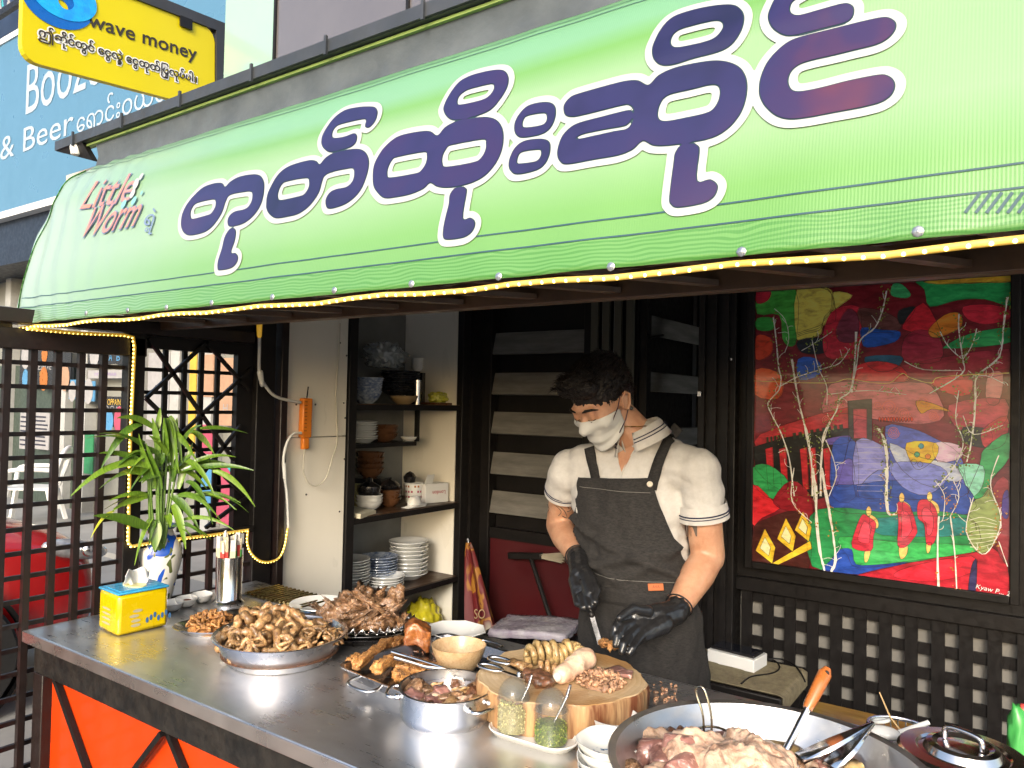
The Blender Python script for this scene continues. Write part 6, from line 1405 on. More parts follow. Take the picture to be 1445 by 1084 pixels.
# ladle with wooden handle
t = T('ladle', 'ladle with orange wooden handle leaning out of the big pan', 'ladle', W_(1105, 1070, .95))
p0 = W_(1105, 1068, .95); p3 = at(1168, 943, y=p0.y+.12); p2 = p0.lerp(p3, .53)
b = B(); b.tube([p0, p0.lerp(p2, .5), p2], [.008, .0065, .0065], 8); b.build('shaft', chrome, t, smooth=60)
hw = mat('orange_wood', (.48, .15, .035), .3, c2=(.3, .08, .02), nscale=14, stretch=(1, 1, .3), coat=.6)
b = B(); b.tube([p2, p2.lerp(p3, .15), p2.lerp(p3, .5), p2.lerp(p3, .85), p3], [.009, .011, .0125, .0135, .007], 12); b.build('handle', hw, t, smooth=60)
b = B(); b.ball(p2.lerp(p3, .92)+Vector((.004, -.012, 0)), .0045, 8, 6, (1, .5, 1.4)); b.build('handle_hole', black, t)
b = B(); b.lathe([(0, -.02), (.03, -.012), (.042, .004), (.04, .004), (.028, -.01), (0, -.018)], p0+Vector((-.01, -.02, -.005)), 24); b.build('bowl', chrome, t, smooth=40)
# big tongs
t = T('tongs', 'large steel tongs with grey ring resting on the rim of the big pan', 'tongs', W_(1180, 1060, 1.0))
h0 = at(1232, 1023, z=CH+HW+.025)
for a_, dz_ in (((1128, 1072), 0), ((1170, 1084), -.005)):
    pe = at(*a_, z=CH+.1+dz_); d = (pe-h0); b = B(); s_ = Vector((-d.y, d.x, 0)).normalized()
    for i in range(2): pass
    m0 = h0.lerp(pe, .55)
    b.add([h0+s_*.004, h0-s_*.004, m0-s_*.018, m0+s_*.018, pe-s_*.019, pe+s_*.019]+[q+Vector((0, 0, .006)) for q in (h0+s_*.003, h0-s_*.003, m0-s_*.013, m0+s_*.013, pe-s_*.015, pe+s_*.015)], [(0, 1, 2, 3), (3, 2, 4, 5), (6, 7, 8, 9), (9, 8, 10, 11), (0, 3, 9, 6), (1, 2, 8, 7), (3, 5, 11, 9), (2, 4, 10, 8)]); o = b.build('arm', chrome, t, smooth=30); o.modifiers.new('t', 'SOLIDIFY').thickness = .0012
rr0 = at(1243, 1017, z=CH+HW+.03); b = B(); b.tube([rr0+Vector((.013*math.cos(a), .008*math.sin(a), .004*math.cos(a))) for a in [2*math.pi*i/16 for i in range(16)]], .0035, 8, closed=True); b.build('ring', mat('grey_plastic', (.4, .42, .42), .4), t, smooth=60)

# ---------------------------------------------------------------- right end: pot with lid, basket, packets
cL = Vector((-.105, 1.60, CH)); RL = .097
t = T('soup_pot', 'polished steel pot with stepped lid at the right end of the counter', 'pot', cL)
b = B(); b.lathe([(0, 0), (RL*.95, 0), (RL*.98, .01), (RL*.98, .115), (RL+.004, .118), (RL+.004, .121), (RL*.96, .121), (RL*.95, .01), (0, .006)], cL, 64); b.build('body', chrome, t, smooth=35)
lidm = mat('lid_steel', (.8, .72, .68), .16, 1, c2=(.62, .58, .55), rvar=.03)
b = B(); b.lathe([(RL+.006, .118), (RL+.009, .125), (RL+.004, .13), (RL*.78, .131), (RL*.74, .127), (RL*.66, .128), (RL*.6, .14), (RL*.5, .143), (RL*.42, .139), (RL*.2, .142), (0, .143)], cL, 64); b.build('lid', lidm, t, smooth=30)
b = B(); b.tube([Vector(p) for p in cat_rom([cL+Vector((-.03, .012, .142)), cL+Vector((-.024, .01, .163)), cL+Vector((.024, -.01, .163)), cL+Vector((.03, -.012, .142))], 5)], .005, 8); b.build('lid_handle', lidm, t, smooth=60)
cK = at(1290, 1056, z=CH)+Vector((-.004, .09, 0)); cK = Vector((-.225, 1.76, CH)); t = T('wire_basket', 'small silver wire basket holding a spoon behind the lidded pot', 'basket', cK)
b = B()
for k, z_ in enumerate((.005, .03, .06, .085)): b.tube([cK+Vector(((.04+.012*k/3)*1.2*math.cos(a), (.04+.012*k/3)*math.sin(a), z_)) for a in [2*math.pi*i/24 for i in range(24)]], .0018 if k < 3 else .004, 6, closed=True)
for i in range(26): a = 2*math.pi*i/26; b.tube([cK+Vector((.048*math.cos(a), .04*math.sin(a), .005)), cK+Vector((.0624*math.cos(a+.1), .052*math.sin(a+.1), .085))], .0014, 5)
o = b.build('wire_weave', chrome, t, smooth=60); o['kind'] = 'stuff'
t = T('serving_spoon', 'white ceramic spoon resting in the wire basket', 'spoon', cK+Vector((-.02, -.02, .06)))
b = B(); b.ball(cK+Vector((-.025, -.045, .085)), .028, 12, 8, (1.2, .8, .45)); b.build('bowl', white, t, smooth=60)
b = B(); b.tube([cK+Vector((0, -.03, .085)), cK+Vector((.05, .0, .11))], [.007, .005], 8); b.build('handle', white, t, smooth=60)
sp0 = cK+Vector((.012, -.03, .08)); sp1 = at(1241, 977, y=cK.y+.02); tag(B().tube([sp0, sp0.lerp(sp1, .5)+Vector((-.004, 0, -.006)), sp1], [.0022, .0018, .0014], 6).build('bamboo_skewer', mat('bamboo', (.62, .42, .2), .5), smooth=60), 'thin bamboo skewer leaning from the wire basket', 'skewer')
for i, (dx_, m_, hh) in enumerate(((0, wr[1], .14), (.012, wr[3], .17), (.03, pinkp, .16), (.045, wr[2], .18))):
    p0_ = at(1437, 1046, z=CH+.08); p = Vector((p0_.x+dx_*.6, p0_.y+i*.012, CH)); crumple('plastic_packet', p, (.02, .018, .09), m_, ('green striped plastic packet at the right photo edge', 'red striped plastic packet at the right edge behind the green one', 'pink plastic packet at the right edge of the counter', 'white plastic packet at the far right edge of the counter')[i], 'packet', seed=30+i, sub=3)

# ---------------------------------------------------------------- things behind the counter
ws = mat('honey_wood', (.36, .2, .04), .4, c2=(.24, .12, .02), nscale=5, stretch=(1, 5, 1), coat=.3, contrast=.12)
sa = at(1240, 1010, z=.7); t = T('wooden_stool', 'honey coloured wooden stool top between the counter and the lattice', 'stool', Vector((-.42, 2.2, 0)))
B().bb((-.53, 2.06, .70), (-.22, 2.40, .73)).build('seat', ws, t, bevel=.004)
for x in (-.51, -.24):
    for y in (2.09, 2.37): B().bb((x-.015, y-.015, 0), (x+.015, y+.015, .699)).build('leg', ws, t)
# woven bench
bl = [at(*p, z=.50) for p in ((960, 930), (1100, 978), (1138, 938), (1000, 900))]
t = T('woven_bench', 'dark bench with woven cord seat below the painting', 'bench', Vector((-1.0, 2.75, 0)))
cord = mat('woven_cord', (.2, .17, .1), .7, c2=(.1, .08, .05), nscale=40)
bx0, bx1, by0, by1 = -1.42, -.715, 2.70, 3.03; zb_ = .60
for i in range(26):
    y = by0+.012+i*.0125; b = B(); b.tube([(bx0-.004, y, zb_-.05), (bx0-.004, y, zb_), (bx0+.01, y, zb_+.006), (bx1-.01, y, zb_+.006), (bx1+.004, y, zb_), (bx1+.004, y, zb_-.05)], .0056, 6); b.build('cord', cord, t, smooth=60)
B().bb((bx0, by0, zb_-.045), (bx1, by1, zb_-.002)).build('seat_frame', black, t, bevel=.006)
for x in (bx0+.03, bx1-.03):
    for y in (by0+.03, by1-.03): B().bb((x-.025, y-.025, 0), (x+.025, y+.025, zb_-.046)).build('leg', black, t)
t = T('white_box', 'slim white box lying on the woven bench', 'box', at(1040, 930, z=zb_+.01))
pc = at(1040, 928, z=zb_+.03); rb_ = Euler((0, 0, -.12)).to_matrix()
B().box(pc, (.19, .12, .05), rb_).build('carton', plastic_w, t, bevel=.003)
t2 = T('phone', 'black phone lying on top of the slim white box', 'phone', pc+Vector((0, 0, .026)))
B().box(pc+Vector((0, .0, .031)), (.175, .09, .01), rb_).build('body', blackc, t2, bevel=.003); B().box(pc+Vector((0, .0, .0368)), (.168, .083, .001), rb_).build('screen', mat('dark_screen', (.01, .012, .02), .06, coat=1), t2)
q = [at(*p, z=zb_+.012) for p in ((1072, 932), (1092, 932), (1100, 942), (1090, 950), (1060, 955), (1046, 965))]
cable('cable', q, .003, black, 'black charging cable curling over the woven bench')
q = [at(*p, z=zb_+.016) for p in ((1072, 930), (1100, 930), (1120, 938), (1130, 950), (1136, 962))]
cable('cable', q, .003, black, 'second black cable running to the bench end')
# umbrella-like folded banner, trolley with bag, broom
t = T('folded_parasol', 'folded red and yellow printed parasol leaning by the cabinet', 'parasol', Vector((-2.45, 3.25, 0)))
fb = bpy.data.materials.new('parasol_cloth'); fb.use_nodes = True; n = NT(fb); P = n.n['Principled BSDF']; v = n.tc((1, 1, .45)); P.inputs['Roughness'].default_value = .6
f = n.noise(v, 9, 2, .4, .8); n.link(n.ramp(f, [(.40, (.12, .006, .008)), (.52, (.13, .01, .01)), (.54, (.3, .12, .01)), (.6, (.32, .14, .02)), (.62, (.13, .008, .01)), (.7, (.3, .26, .2))]), P.inputs['Base Color'])  # cloth colours darkened to paint in the shadow around it
top, bot = at(657, 765, y=3.2), at(690, 900, y=3.05)
ptop = Vector((top.x+.02, top.y, top.z)); pb = Vector((bot.x, bot.y, max(.2, bot.z-.3)))
b = B(); K = 14; vs = []; NS = 22
for i in range(K+1):
    t_ = i/K; cpt = ptop.lerp(pb, t_); r_ = .012+.085*t_**.8
    for k in range(NS): a = 2*math.pi*k/NS; rr2 = r_*(1+.28*math.sin(a*6+t_*2)); vs.append(cpt+Vector((rr2*math.cos(a), rr2*math.sin(a), 0)))
b.add(vs, [(i*NS+k, i*NS+(k+1) % NS, (i+1)*NS+(k+1) % NS, (i+1)*NS+k) for i in range(K) for k in range(NS)]+[list(range(NS)), [K*NS+k for k in range(NS)]]); b.build('cloth', fb, t, smooth=60)
B().tube([ptop+(ptop-pb)*.03, pb+(pb-ptop)*.2], .008, 8).build('pole', steel, t, smooth=60)
lp = ptop.lerp(pb, .52)+Vector((.03, -.075, .0)); text_on('SO', lambda u, v_: lp+Vector((u*.82, u*.57, v_)), width=.055, height=.07).build('lettering', tanc, t)
t = T('trolley', 'black low trolley behind the counter carrying a plastic bag', 'trolley', Vector((-1.65, 2.5, 0)))
tz = .62; ca_ = at(755, 895, z=tz)
B().box(Vector((ca_.x, ca_.y, tz-.02)), (.42, .34, .04), Euler((0, 0, .1)).to_matrix()).build('top', blackc, t, bevel=.008)
for sx_ in (-1, 1):
    for sy_ in (-1, 1): B().bb((ca_.x+sx_*.18-.012, ca_.y+sy_*.14-.012, .05), (ca_.x+sx_*.18+.012, ca_.y+sy_*.14+.012, tz-.041)).build('leg', black, t); B().lathe([(0, 0), (.03, 0), (.03, .03), (0, .03)], (ca_.x+sx_*.18, ca_.y+sy_*.14, .01), 14).build('wheel', black, t)
bgm = mat('clear_grey_bag', (.5, .48, .5), .25, c2=(.25, .2, .27), nscale=16, coat=.8, bump=.5, bscale=30)
slab('packed_bag', Vector((ca_.x, ca_.y, tz+.001)), (.34, .26, .032), .25, bgm, 'flat clear plastic packed bag on the black trolley', .006)['category'] = 'bag'
b = B(); hz = Vector((ca_.x-.2, ca_.y-.1, tz-.02)); b.tube([Vector(p) for p in cat_rom([hz, hz+Vector((-.06, -.02, .03)), hz+Vector((-.1, -.03, -.05)), hz+Vector((-.08, -.03, -.16))], 5)], .009, 8); tag(b.build('bent_pipe', black, smooth=60), 'bent black pipe end left of the trolley', 'pipe')
t = T('broom', 'broom with black handle and pale bristles against the maroon panel', 'broom', Vector((-1.9, BW-.05, .5)))
yb = BW-.07
B().tube([at(748, 785, y=yb), at(779, 880, y=yb-.1)], .012, 8).build('handle', black, t, smooth=60)
B().bar(at(718, 784, y=yb), at(765, 785, y=yb), .03, .035).build('head', black, t, bevel=.005)
b = B(); a_, c_ = at(764, 785, y=yb), at(792, 787, y=yb)
for i in range(60): o_ = Vector((R_.uniform(0, .01), R_.uniform(-.015, .015), R_.uniform(-.018, .018))); b.tube([a_+o_*.6, c_+o_*1.4], .0013, 4)
o = b.build('bristles', mat('bristle', (.5, .44, .33), .7), t); o['kind'] = 'stuff'
# ---------------------------------------------------------------- the framed painting
PY = PW-.055
pt = root('painting', (-.5, PY, 1.0), 'large colourful framed painting of red pavilions, white trees and three robed monks', 'painting')
kL = [at(1067, 412, y=PY), at(1428, 390, y=PY), at(1423, 841, y=PY), at(1062, 790, y=PY)]
xl_, xr_, zb2, zt2 = (kL[0].x+kL[3].x)/2, (kL[1].x+kL[2].x)/2, (kL[2].z+kL[3].z)/2, (kL[0].z+kL[1].z)/2
PMC = {}
def pc_(c, nm=None):
    """paint: brushy two tone"""
    if c in PMC: return PMC[c]
    m = bpy.data.materials.new('paint'); m.use_nodes = True; n = NT(m); P = n.n['Principled BSDF']; l = srgb(c); v = n.tc((1, 1, 2.6), rot=(0, .3, 0))
    f = n.noise(v, 16, 5, .65, .5)
    n.link(n.ramp(f, [(.3, tuple(q*.8 for q in l)), (.5, tuple(min(1, q*1.7) for q in l)), (.72, tuple(min(1, q*2.4+.02) for q in l))]), P.inputs['Base Color'])  # tones lifted to paint in light and reflection on the picture
    P.inputs['Roughness'].default_value = .3; P.inputs['Coat Weight'].default_value = .7; P.inputs['Coat Roughness'].default_value = .04
    n.link(n.bump(f, .25, .002), P.inputs['Normal']); PMC[c] = m; return m
B().bb((xl_-.002, PY, zb2-.002), (xr_+.002, PY+.02, zt2+.002)).build('canvas', pc_('#6a1420'), pt)
fw = .028
for a, c in (((xl_-fw, zb2-fw), (xl_, zt2+fw)), ((xr_, zb2-fw), (xr_+fw, zt2+fw)), ((xl_, zb2-fw), (xr_, zb2)), ((xl_, zt2), (xr_, zt2+fw))):
    B().bb((a[0], PY-.018, a[1]), (c[0], PY+.03, c[1])).build('frame', black, pt, bevel=.003)
LAY = [0]; OUTL = []
def Q(T, x, y, e=0):
    p = at(T[0]+x/T[2], T[1]+y/T[2], y=PY); p.x = min(max(p.x, xl_), xr_); p.z = min(max(p.z, zb2), zt2); p.y = PY-.0006-e; return p
U_ = (1020, 380, 3.388); L_ = (1020, 660, 3.388)
def shp(T, c, pts, name='painted_shape', smooth=True):
    LAY[0] += 1; e = LAY[0]*.00008
    k = cat_rom(pts, 3, True) if smooth else pts
    q = [Q(T, *p, e) for p in k]; tr = tessellate_polygon([[Vector((p.x, p.z, 0)) for p in q]])
    B().add(q, [tuple(t) for t in tr]).build(name, pc_(c), pt, fixn=False)
    if len(pts) > 3: OUTL.append((T, pts, e, smooth))
def lin(T, c, pts, w=.0035, name='painted_line', wob=0, n_=4, b=None):
    LAY[0] += 1; e = LAY[0]*.00008; own = b is None; b = b or B()
    k = [Q(T, *p, e) for p in cat_rom(pts, n_)]; vs = []
    for i, p in enumerate(k):
        d = k[min(i+1, len(k)-1)]-k[max(i-1, 0)]; d = Vector((d.x, 0, d.z)); d = d.normalized() if d.length > 1e-9 else Vector((0, 0, 1)); s_ = Vector((-d.z, 0, d.x)); j = R_.uniform(-wob, wob)
        ww = w*(1+.3*math.sin(i*2.3)); vs += [p+s_*(ww/2+j), p-s_*(ww/2-j)]
    b.add(vs, [(2*i, 2*i+1, 2*i+3, 2*i+2) for i in range(len(k)-1)])
    if own: b.build(name, pc_(c), pt, fixn=False)
shp(U_, '#3f9a3c', [(160, 110), (350, 95), (355, 330), (320, 370), (285, 330), (270, 220), (165, 215)])
shp(U_, '#b0253a', [(160, 110), (230, 105), (215, 150), (165, 165)])
shp(U_, '#d8c05a', [(355, 98), (500, 85), (535, 150), (540, 250), (480, 270), (470, 310), (420, 330), (355, 335)])
shp(U_, '#d8c05a', [(530, 110), (620, 125), (560, 175), (540, 190)])
shp(U_, '#2f8f3a', [(165, 235), (245, 235), (240, 290), (165, 290)])
shp(U_, '#c23a20', [(160, 320), (225, 325), (240, 380), (215, 420), (158, 430)])
shp(U_, '#141b28', [(360, 340), (490, 332), (490, 400), (380, 400)])
shp(U_, '#1b4fae', [(360, 430), (450, 428), (470, 500), (370, 530)])
shp(U_, '#c8502a', [(158, 480), (260, 490), (290, 560), (260, 620), (155, 600)])
shp(U_, '#b12438', [(490, 265), (540, 190), (650, 180), (665, 300), (645, 420), (520, 430), (480, 380)])
shp(U_, '#6a2a3c', [(545, 280), (600, 190), (650, 230), (640, 340), (560, 345)])
shp(U_, '#5b3432', [(650, 190), (760, 200), (850, 250), (830, 300), (700, 300), (660, 260)])
shp(U_, '#1a1f22', [(840, 200), (920, 180), (900, 230), (850, 265)])
shp(U_, '#1c4fa8', [(665, 280), (760, 290), (850, 300), (820, 350), (690, 375), (665, 340)])
shp(U_, '#15506f', [(680, 420), (850, 415), (845, 460), (790, 490), (720, 480)])
shp(U_, '#3aa065', [(815, 70), (860, 75), (900, 120), (870, 140), (805, 125)])
shp(U_, '#b9202f', [(860, 270), (960, 160), (1040, 290), (1030, 330), (900, 300)])
shp(U_, '#8e1c34', [(870, 330), (950, 290), (1040, 330), (1040, 440), (870, 440)])
shp(U_, '#e07a28', [(985, 290), (1060, 220), (1130, 210), (1145, 270), (1080, 310), (1010, 330)])
shp(U_, '#239050', [(920, 60), (990, 55), (1180, 70), (1384, 65), (1384, 175), (1250, 145), (1120, 150), (990, 180), (965, 100)])
shp(U_, '#d3a335', [(985, 55), (1384, 30), (1384, 62), (1200, 66), (1020, 72)])
shp(U_, '#b32438', [(1150, 180), (1280, 170), (1378, 200), (1370, 240), (1260, 265), (1170, 240)])
shp(U_, '#2c9a55', [(1060, 370), (1180, 310), (1380, 280), (1380, 350), (1200, 375), (1080, 380)])
shp(U_, '#8a1a30', [(860, 460), (1370, 380), (1370, 500), (1000, 530), (860, 500)])
shp(U_, '#c01f2c', [(630, 470), (740, 440), (860, 470), (870, 540), (640, 545)])
shp(U_, '#c32634', [(1000, 530), (1180, 510), (1180, 600), (1060, 590)])
shp(U_, '#b4606a', [(560, 540), (860, 540), (1000, 560), (1060, 700), (950, 740), (740, 720), (600, 690), (480, 690), (500, 580)])
shp(U_, '#c2787a', [(1270, 505), (1340, 500), (1320, 640), (1260, 630)])
shp(U_, '#a2324a', [(1080, 650), (1350, 620), (1330, 760), (1150, 780)])
shp(U_, '#a0222a', [(180, 790), (600, 660), (610, 760), (330, 860), (200, 880)])
shp(U_, '#14130f', [(150, 850), (600, 760), (600, 840), (520, 1080), (330, 1070), (200, 1000)])
for x in (205, 270, 370, 410, 480): shp(U_, '#a82128', [(x, 860), (x+34, 850), (x+44, 1050), (x+16, 1055)], smooth=False)
for i in range(9): shp(U_, '#26301c', [(335+i*28, 785-i*5), (350+i*28, 781-i*5), (354+i*28, 812-i*5), (339+i*28, 816-i*5)], smooth=False)
for i in range(5): shp(U_, '#26301c', [(210+i*18, 805-i*3), (220+i*18, 802-i*3), (222+i*18, 828-i*3), (212+i*18, 831-i*3)], smooth=False)
shp(U_, '#35302e', [(600, 630), (715, 620), (715, 820), (605, 820)], smooth=False)
shp(U_, '#a4394a', [(625, 668), (690, 668), (690, 808), (628, 808)], smooth=False)
shp(U_, '#5b4aa0', [(498, 812), (605, 795), (600, 830), (510, 838)])
shp(U_, '#2c49a2', [(530, 830), (640, 830), (640, 1084), (525, 1084)])
shp(U_, '#5c55a8', [(565, 930), (620, 910), (628, 1025), (540, 1030)])
shp(U_, '#7e80c8', [(640, 820), (760, 840), (800, 900), (800, 1084), (640, 1084)])
shp(U_, '#5f6ab4', [(690, 1000), (770, 960), (800, 1084), (650, 1084)])
shp(U_, '#4a57b0', [(780, 750), (900, 760), (1000, 800), (1130, 880), (1160, 1000), (1150, 1084), (800, 1084), (800, 900)])
shp(U_, '#a9b2e0', [(800, 830), (950, 900), (1100, 930), (1150, 1000), (1000, 1040), (860, 960)])
shp(U_, '#c9a9c4', [(1010, 830), (1130, 840), (1140, 900), (1030, 920)])
shp(U_, '#e8a828', [(880, 830), (1020, 830), (1020, 900), (940, 958), (900, 920)])
shp(U_, '#c88f2a', [(925, 630), (1000, 640), (1090, 680), (1000, 668), (950, 690)])
for (x, y, c) in ((930, 885, '#4b8f6a'), (982, 895, '#d67a2a'), (950, 845, '#3b7f8a'), (915, 920, '#e8c030'), (945, 932, '#2f8f80')): shp(U_, c, [(x-14, y), (x, y-14), (x+14, y), (x, y+14)])
for i in range(12): shp(U_, '#c8402c', [(745+i*14, 715+4*math.sin(i)), (752+i*14, 706), (758+i*14, 718), (750+i*14, 730)])
shp(U_, '#141414', [(1150, 755), (1280, 770), (1270, 850), (1160, 830)])
shp(U_, '#a02832', [(1240, 770), (1360, 700), (1350, 830), (1260, 860)])
shp(U_, '#2a8a50', [(1370, 780), (1370, 900), (1290, 1000), (1250, 1084), (1170, 1084), (1230, 930), (1250, 860)])
shp(U_, '#7fc4ae', [(1130, 935), (1245, 940), (1240, 1040), (1190, 1084), (1150, 1000)])
shp(U_, '#5a1a22', [(1290, 1000), (1370, 940), (1368, 1084), (1280, 1084)])
# lower half
shp(L_, '#2b8f4d', [(145, 0), (220, -15), (320, 70), (245, 150), (150, 80)])
shp(L_, '#c01f28', [(145, 80), (240, 155), (275, 195), (190, 240), (145, 270)])
shp(L_, '#7e1420', [(245, 150), (330, 60), (420, 130), (430, 270), (350, 215), (280, 195)])
shp(L_, '#3b1814', [(150, 290), (220, 240), (350, 205), (420, 280), (415, 480), (330, 470), (145, 450)])
shp(L_, '#1f3f92', [(525, 90), (640, 80), (800, 60), (1050, 60), (1170, 90), (1180, 220), (740, 220), (530, 200)])
shp(L_, '#6f78c4', [(800, -20), (1000, -20), (1080, 40), (980, 130), (860, 90)])
shp(L_, '#1f7a44', [(420, 230), (560, 190), (760, 210), (1170, 225), (1210, 400), (900, 450), (640, 480), (430, 470)])
shp(L_, '#2f9a4e', [(560, 330), (800, 350), (1190, 370), (1200, 405), (880, 445), (650, 475), (600, 420)])
shp(L_, '#1c6f70', [(740, 240), (1160, 240), (1170, 320), (760, 320)])
shp(L_, '#1c3f94', [(560, 390), (620, 390), (640, 460), (760, 460), (890, 450), (760, 485), (600, 515), (480, 490), (520, 440)])
shp(L_, '#9a1628', [(640, 512), (900, 452), (1210, 400), (1290, 380), (1362, 470), (1362, 612), (1000, 575), (700, 530)])
shp(L_, '#b81c30', [(900, 470), (1190, 420), (1190, 500), (1000, 540), (820, 520)])
shp(L_, '#7a2630', [(1290, 100), (1366, 60), (1366, 440), (1310, 380), (1330, 230)])
shp(L_, '#3a2a78', [(1340, 130), (1366, 110), (1366, 235), (1335, 225)])
shp(L_, '#7a8a52', [(1165, 250), (1200, 160), (1240, 140), (1280, 100), (1330, 230), (1300, 360), (1230, 410), (1180, 350)])
shp(L_, '#232048', [(1190, 470), (1215, 440), (1210, 590), (1175, 588)])
for (x, y, k) in ((205, 375, 1), (305, 320, .95), (385, 280, .85)):
    shp(L_, '#dba52c', [(x, y-85*k), (x+50*k, y+5), (x+35*k, y+85*k), (x-45*k, y+20*k)], smooth=False)
    shp(L_, '#e8d79a', [(x, y-45*k), (x+27*k, y+5), (x+18*k, y+45*k), (x-24*k, y+8*k)], smooth=False)
shp(L_, '#dba52c', [(240, 455), (420, 348), (430, 385), (270, 468)], smooth=False)
rob, rob2, skn = '#b3243a', '#d03a50', '#dfae62'
for (hx, hy, pts, legs) in ((700, 205, [(668, 225), (700, 235), (735, 265), (722, 330), (712, 395), (622, 380), (635, 300)], [(682, 395), (708, 398), (695, 445), (680, 447)]),
                            (857, 140, [(835, 170), (870, 165), (905, 200), (930, 290), (925, 320), (880, 375), (838, 370), (842, 260)], [(845, 370), (885, 372), (880, 415), (852, 435)]),
                            (990, 135, [(935, 165), (975, 150), (1020, 195), (1032, 280), (1010, 360), (975, 360), (965, 270), (935, 240)], [(975, 360), (1000, 358), (990, 400), (978, 405)])):
    shp(L_, skn, [(hx+5, hy+20), (hx+40, hy+40), (hx+45, hy+80), (hx+10, hy+80)]); shp(L_, skn, legs)
    shp(L_, rob, pts); q = [((a[0]*.55+sum(p[0] for p in pts)/len(pts)*.45), (a[1]*.6+sum(p[1] for p in pts)/len(pts)*.4)) for a in pts]; shp(L_, rob2, q)
    shp(L_, skn, [(hx-12, hy-4), (hx, hy-22), (hx+13, hy-4), (hx+8, hy+22), (hx-8, hy+22)])
b0 = B()
for T, pts, e, sm_ in OUTL:
    k = [Q(T, *p, LAY[0]*.00008+.0001) for p in (cat_rom(pts, 3, True) if sm_ else pts)]; m_ = len(k)
    for i in range(m_):
        a, c = k[i], k[(i+1) % m_]; d = c-a
        if d.length < 1e-4: continue
        s_ = Vector((-d.z, 0, d.x)).normalized()*R_.uniform(.0003, .0008); b0.add([a-s_, c-s_, c+s_, a+s_], [(0, 1, 2, 3)])
o = b0.build('painted_outline', pc_('#2a0c10'), pt, fixn=False); o['kind'] = 'stuff'; LAY[0] += 3
wl = '#e8dcc4'
BR = [(U_, [(245, 230), (258, 330), (270, 470), (282, 520), (270, 580), (220, 640), (240, 700), (280, 780), (320, 900), (345, 1084)], .006), (U_, [(335, 430), (355, 560), (375, 680), (410, 800), (430, 950), (435, 1084)], .009),
      (U_, [(640, 300), (620, 560), (560, 620), (545, 680), (490, 780), (475, 900), (470, 1084)], .008), (U_, [(785, 105), (765, 200), (730, 280), (660, 340), (645, 440), (618, 590)], .006), (U_, [(280, 560), (350, 520), (470, 480), (560, 450), (610, 380)], .004),
      (U_, [(430, 340), (460, 470), (500, 560), (500, 650)], .004), (U_, [(380, 390), (450, 350), (525, 300)], .003), (U_, [(500, 600), (700, 580), (880, 600)], .003), (U_, [(870, 440), (960, 480), (1140, 485)], .0035), (U_, [(1130, 215), (1130, 300), (1148, 430), (1145, 500), (990, 595)], .005),
      (U_, [(1040, 300), (1080, 370), (1145, 430)], .004), (U_, [(1215, 285), (1190, 370), (1150, 430)], .004), (U_, [(1360, 135), (1345, 260), (1320, 420), (1215, 510), (1210, 620), (1195, 780), (1170, 920)], .007), (U_, [(1180, 520), (1260, 510), (1350, 550)], .003),
      (U_, [(1130, 580), (1115, 720), (1150, 820), (1130, 900), (1080, 980), (1015, 1040)], .004), (U_, [(1150, 700), (1200, 790), (1340, 745)], .003), (U_, [(740, 760), (780, 820), (790, 950), (785, 1084)], .011), (U_, [(495, 815), (530, 900), (545, 990), (510, 1084)], .004), (U_, [(250, 190), (300, 240), (320, 330), (300, 400)], .003),
      (L_, [(435, 0), (445, 120), (455, 240), (470, 400), (490, 490)], .011), (L_, [(475, 0), (500, 150), (530, 320), (540, 440), (520, 495)], .01), (L_, [(345, 0), (335, 160), (430, 260)], .004), (L_, [(785, 0), (785, 120), (790, 215), (835, 220)], .01), (L_, [(1035, 230), (1030, 380), (1035, 570)], .007),
      (L_, [(1090, 230), (1110, 400), (1120, 580)], .005), (L_, [(1015, 60), (1060, 130), (1055, 240), (1035, 260)], .003), (L_, [(1105, 60), (1130, 140), (1090, 230)], .003), (L_, [(1320, -60), (1280, 80), (1330, 230), (1300, 350), (1240, 410), (1165, 300), (1200, 140)], .004), (L_, [(1320, 350), (1362, 470)], .003)]
for T, pts, w in BR:
    for k in range(3 if w > .006 else 1): lin(T, wl, [(x+R_.uniform(-4, 4)*(w/.01)*k, y) for x, y in pts], w*.5 if w > .006 else w*.8, 'painted_branch', wob=.0012 if w > .006 else .0004)
b2 = B(); rt_ = random.Random(3)
for T, pts, w in BR:
    kk = cat_rom(pts, 4)
    for i in range(2, len(kk)-1):
        if rt_.random() > .45: continue
        x, y = kk[i]; a = rt_.uniform(-2.6, -.5); L = rt_.uniform(18, 60); q = [(x, y)]
        for j in range(3): a += rt_.uniform(-.7, .7); q.append((q[-1][0]+math.cos(a)*L/3, q[-1][1]+math.sin(a)*L/3))
        lin(T, wl, q, .0017, b=b2); LAY[0] -= 1
o = b2.build('painted_twig', pc_(wl), pt, fixn=False); o['kind'] = 'stuff'; LAY[0] += 2
b2 = B()
for (cx_, cy_, r, n_) in ((800, 660, 40, 3), (870, 690, 30, 3), (960, 640, 34, 3), (1010, 700, 26, 3), (820, 780, 30, 4), (560, 640, 26, 3), (880, 520, 14, 2), (1010, 550, 12, 2), (500, 720, 24, 3), (745, 650, 22, 2)):
    lin(U_, '#d86a5a', [(cx_+r*(1-i/(n_*8))*math.cos(i*.8), cy_+r*(1-i/(n_*8))*math.sin(i*.8)) for i in range(n_*8)], .0015, b=b2); LAY[0] -= 1
o = b2.build('painted_scroll', pc_('#d86a5a'), pt, fixn=False); o['kind'] = 'stuff'; LAY[0] += 2
for i in range(9): lin(U_, '#a8a6d6', [(645, 850+i*26), (770, 852+i*26)], .0011)
for i in range(8): lin(L_, '#d8d8b8', [(1180+6*math.sin(i), 250+i*18), (1240, 235+i*20), (1310, 255+i*14)], .0018)
gd = '#6a7a30'
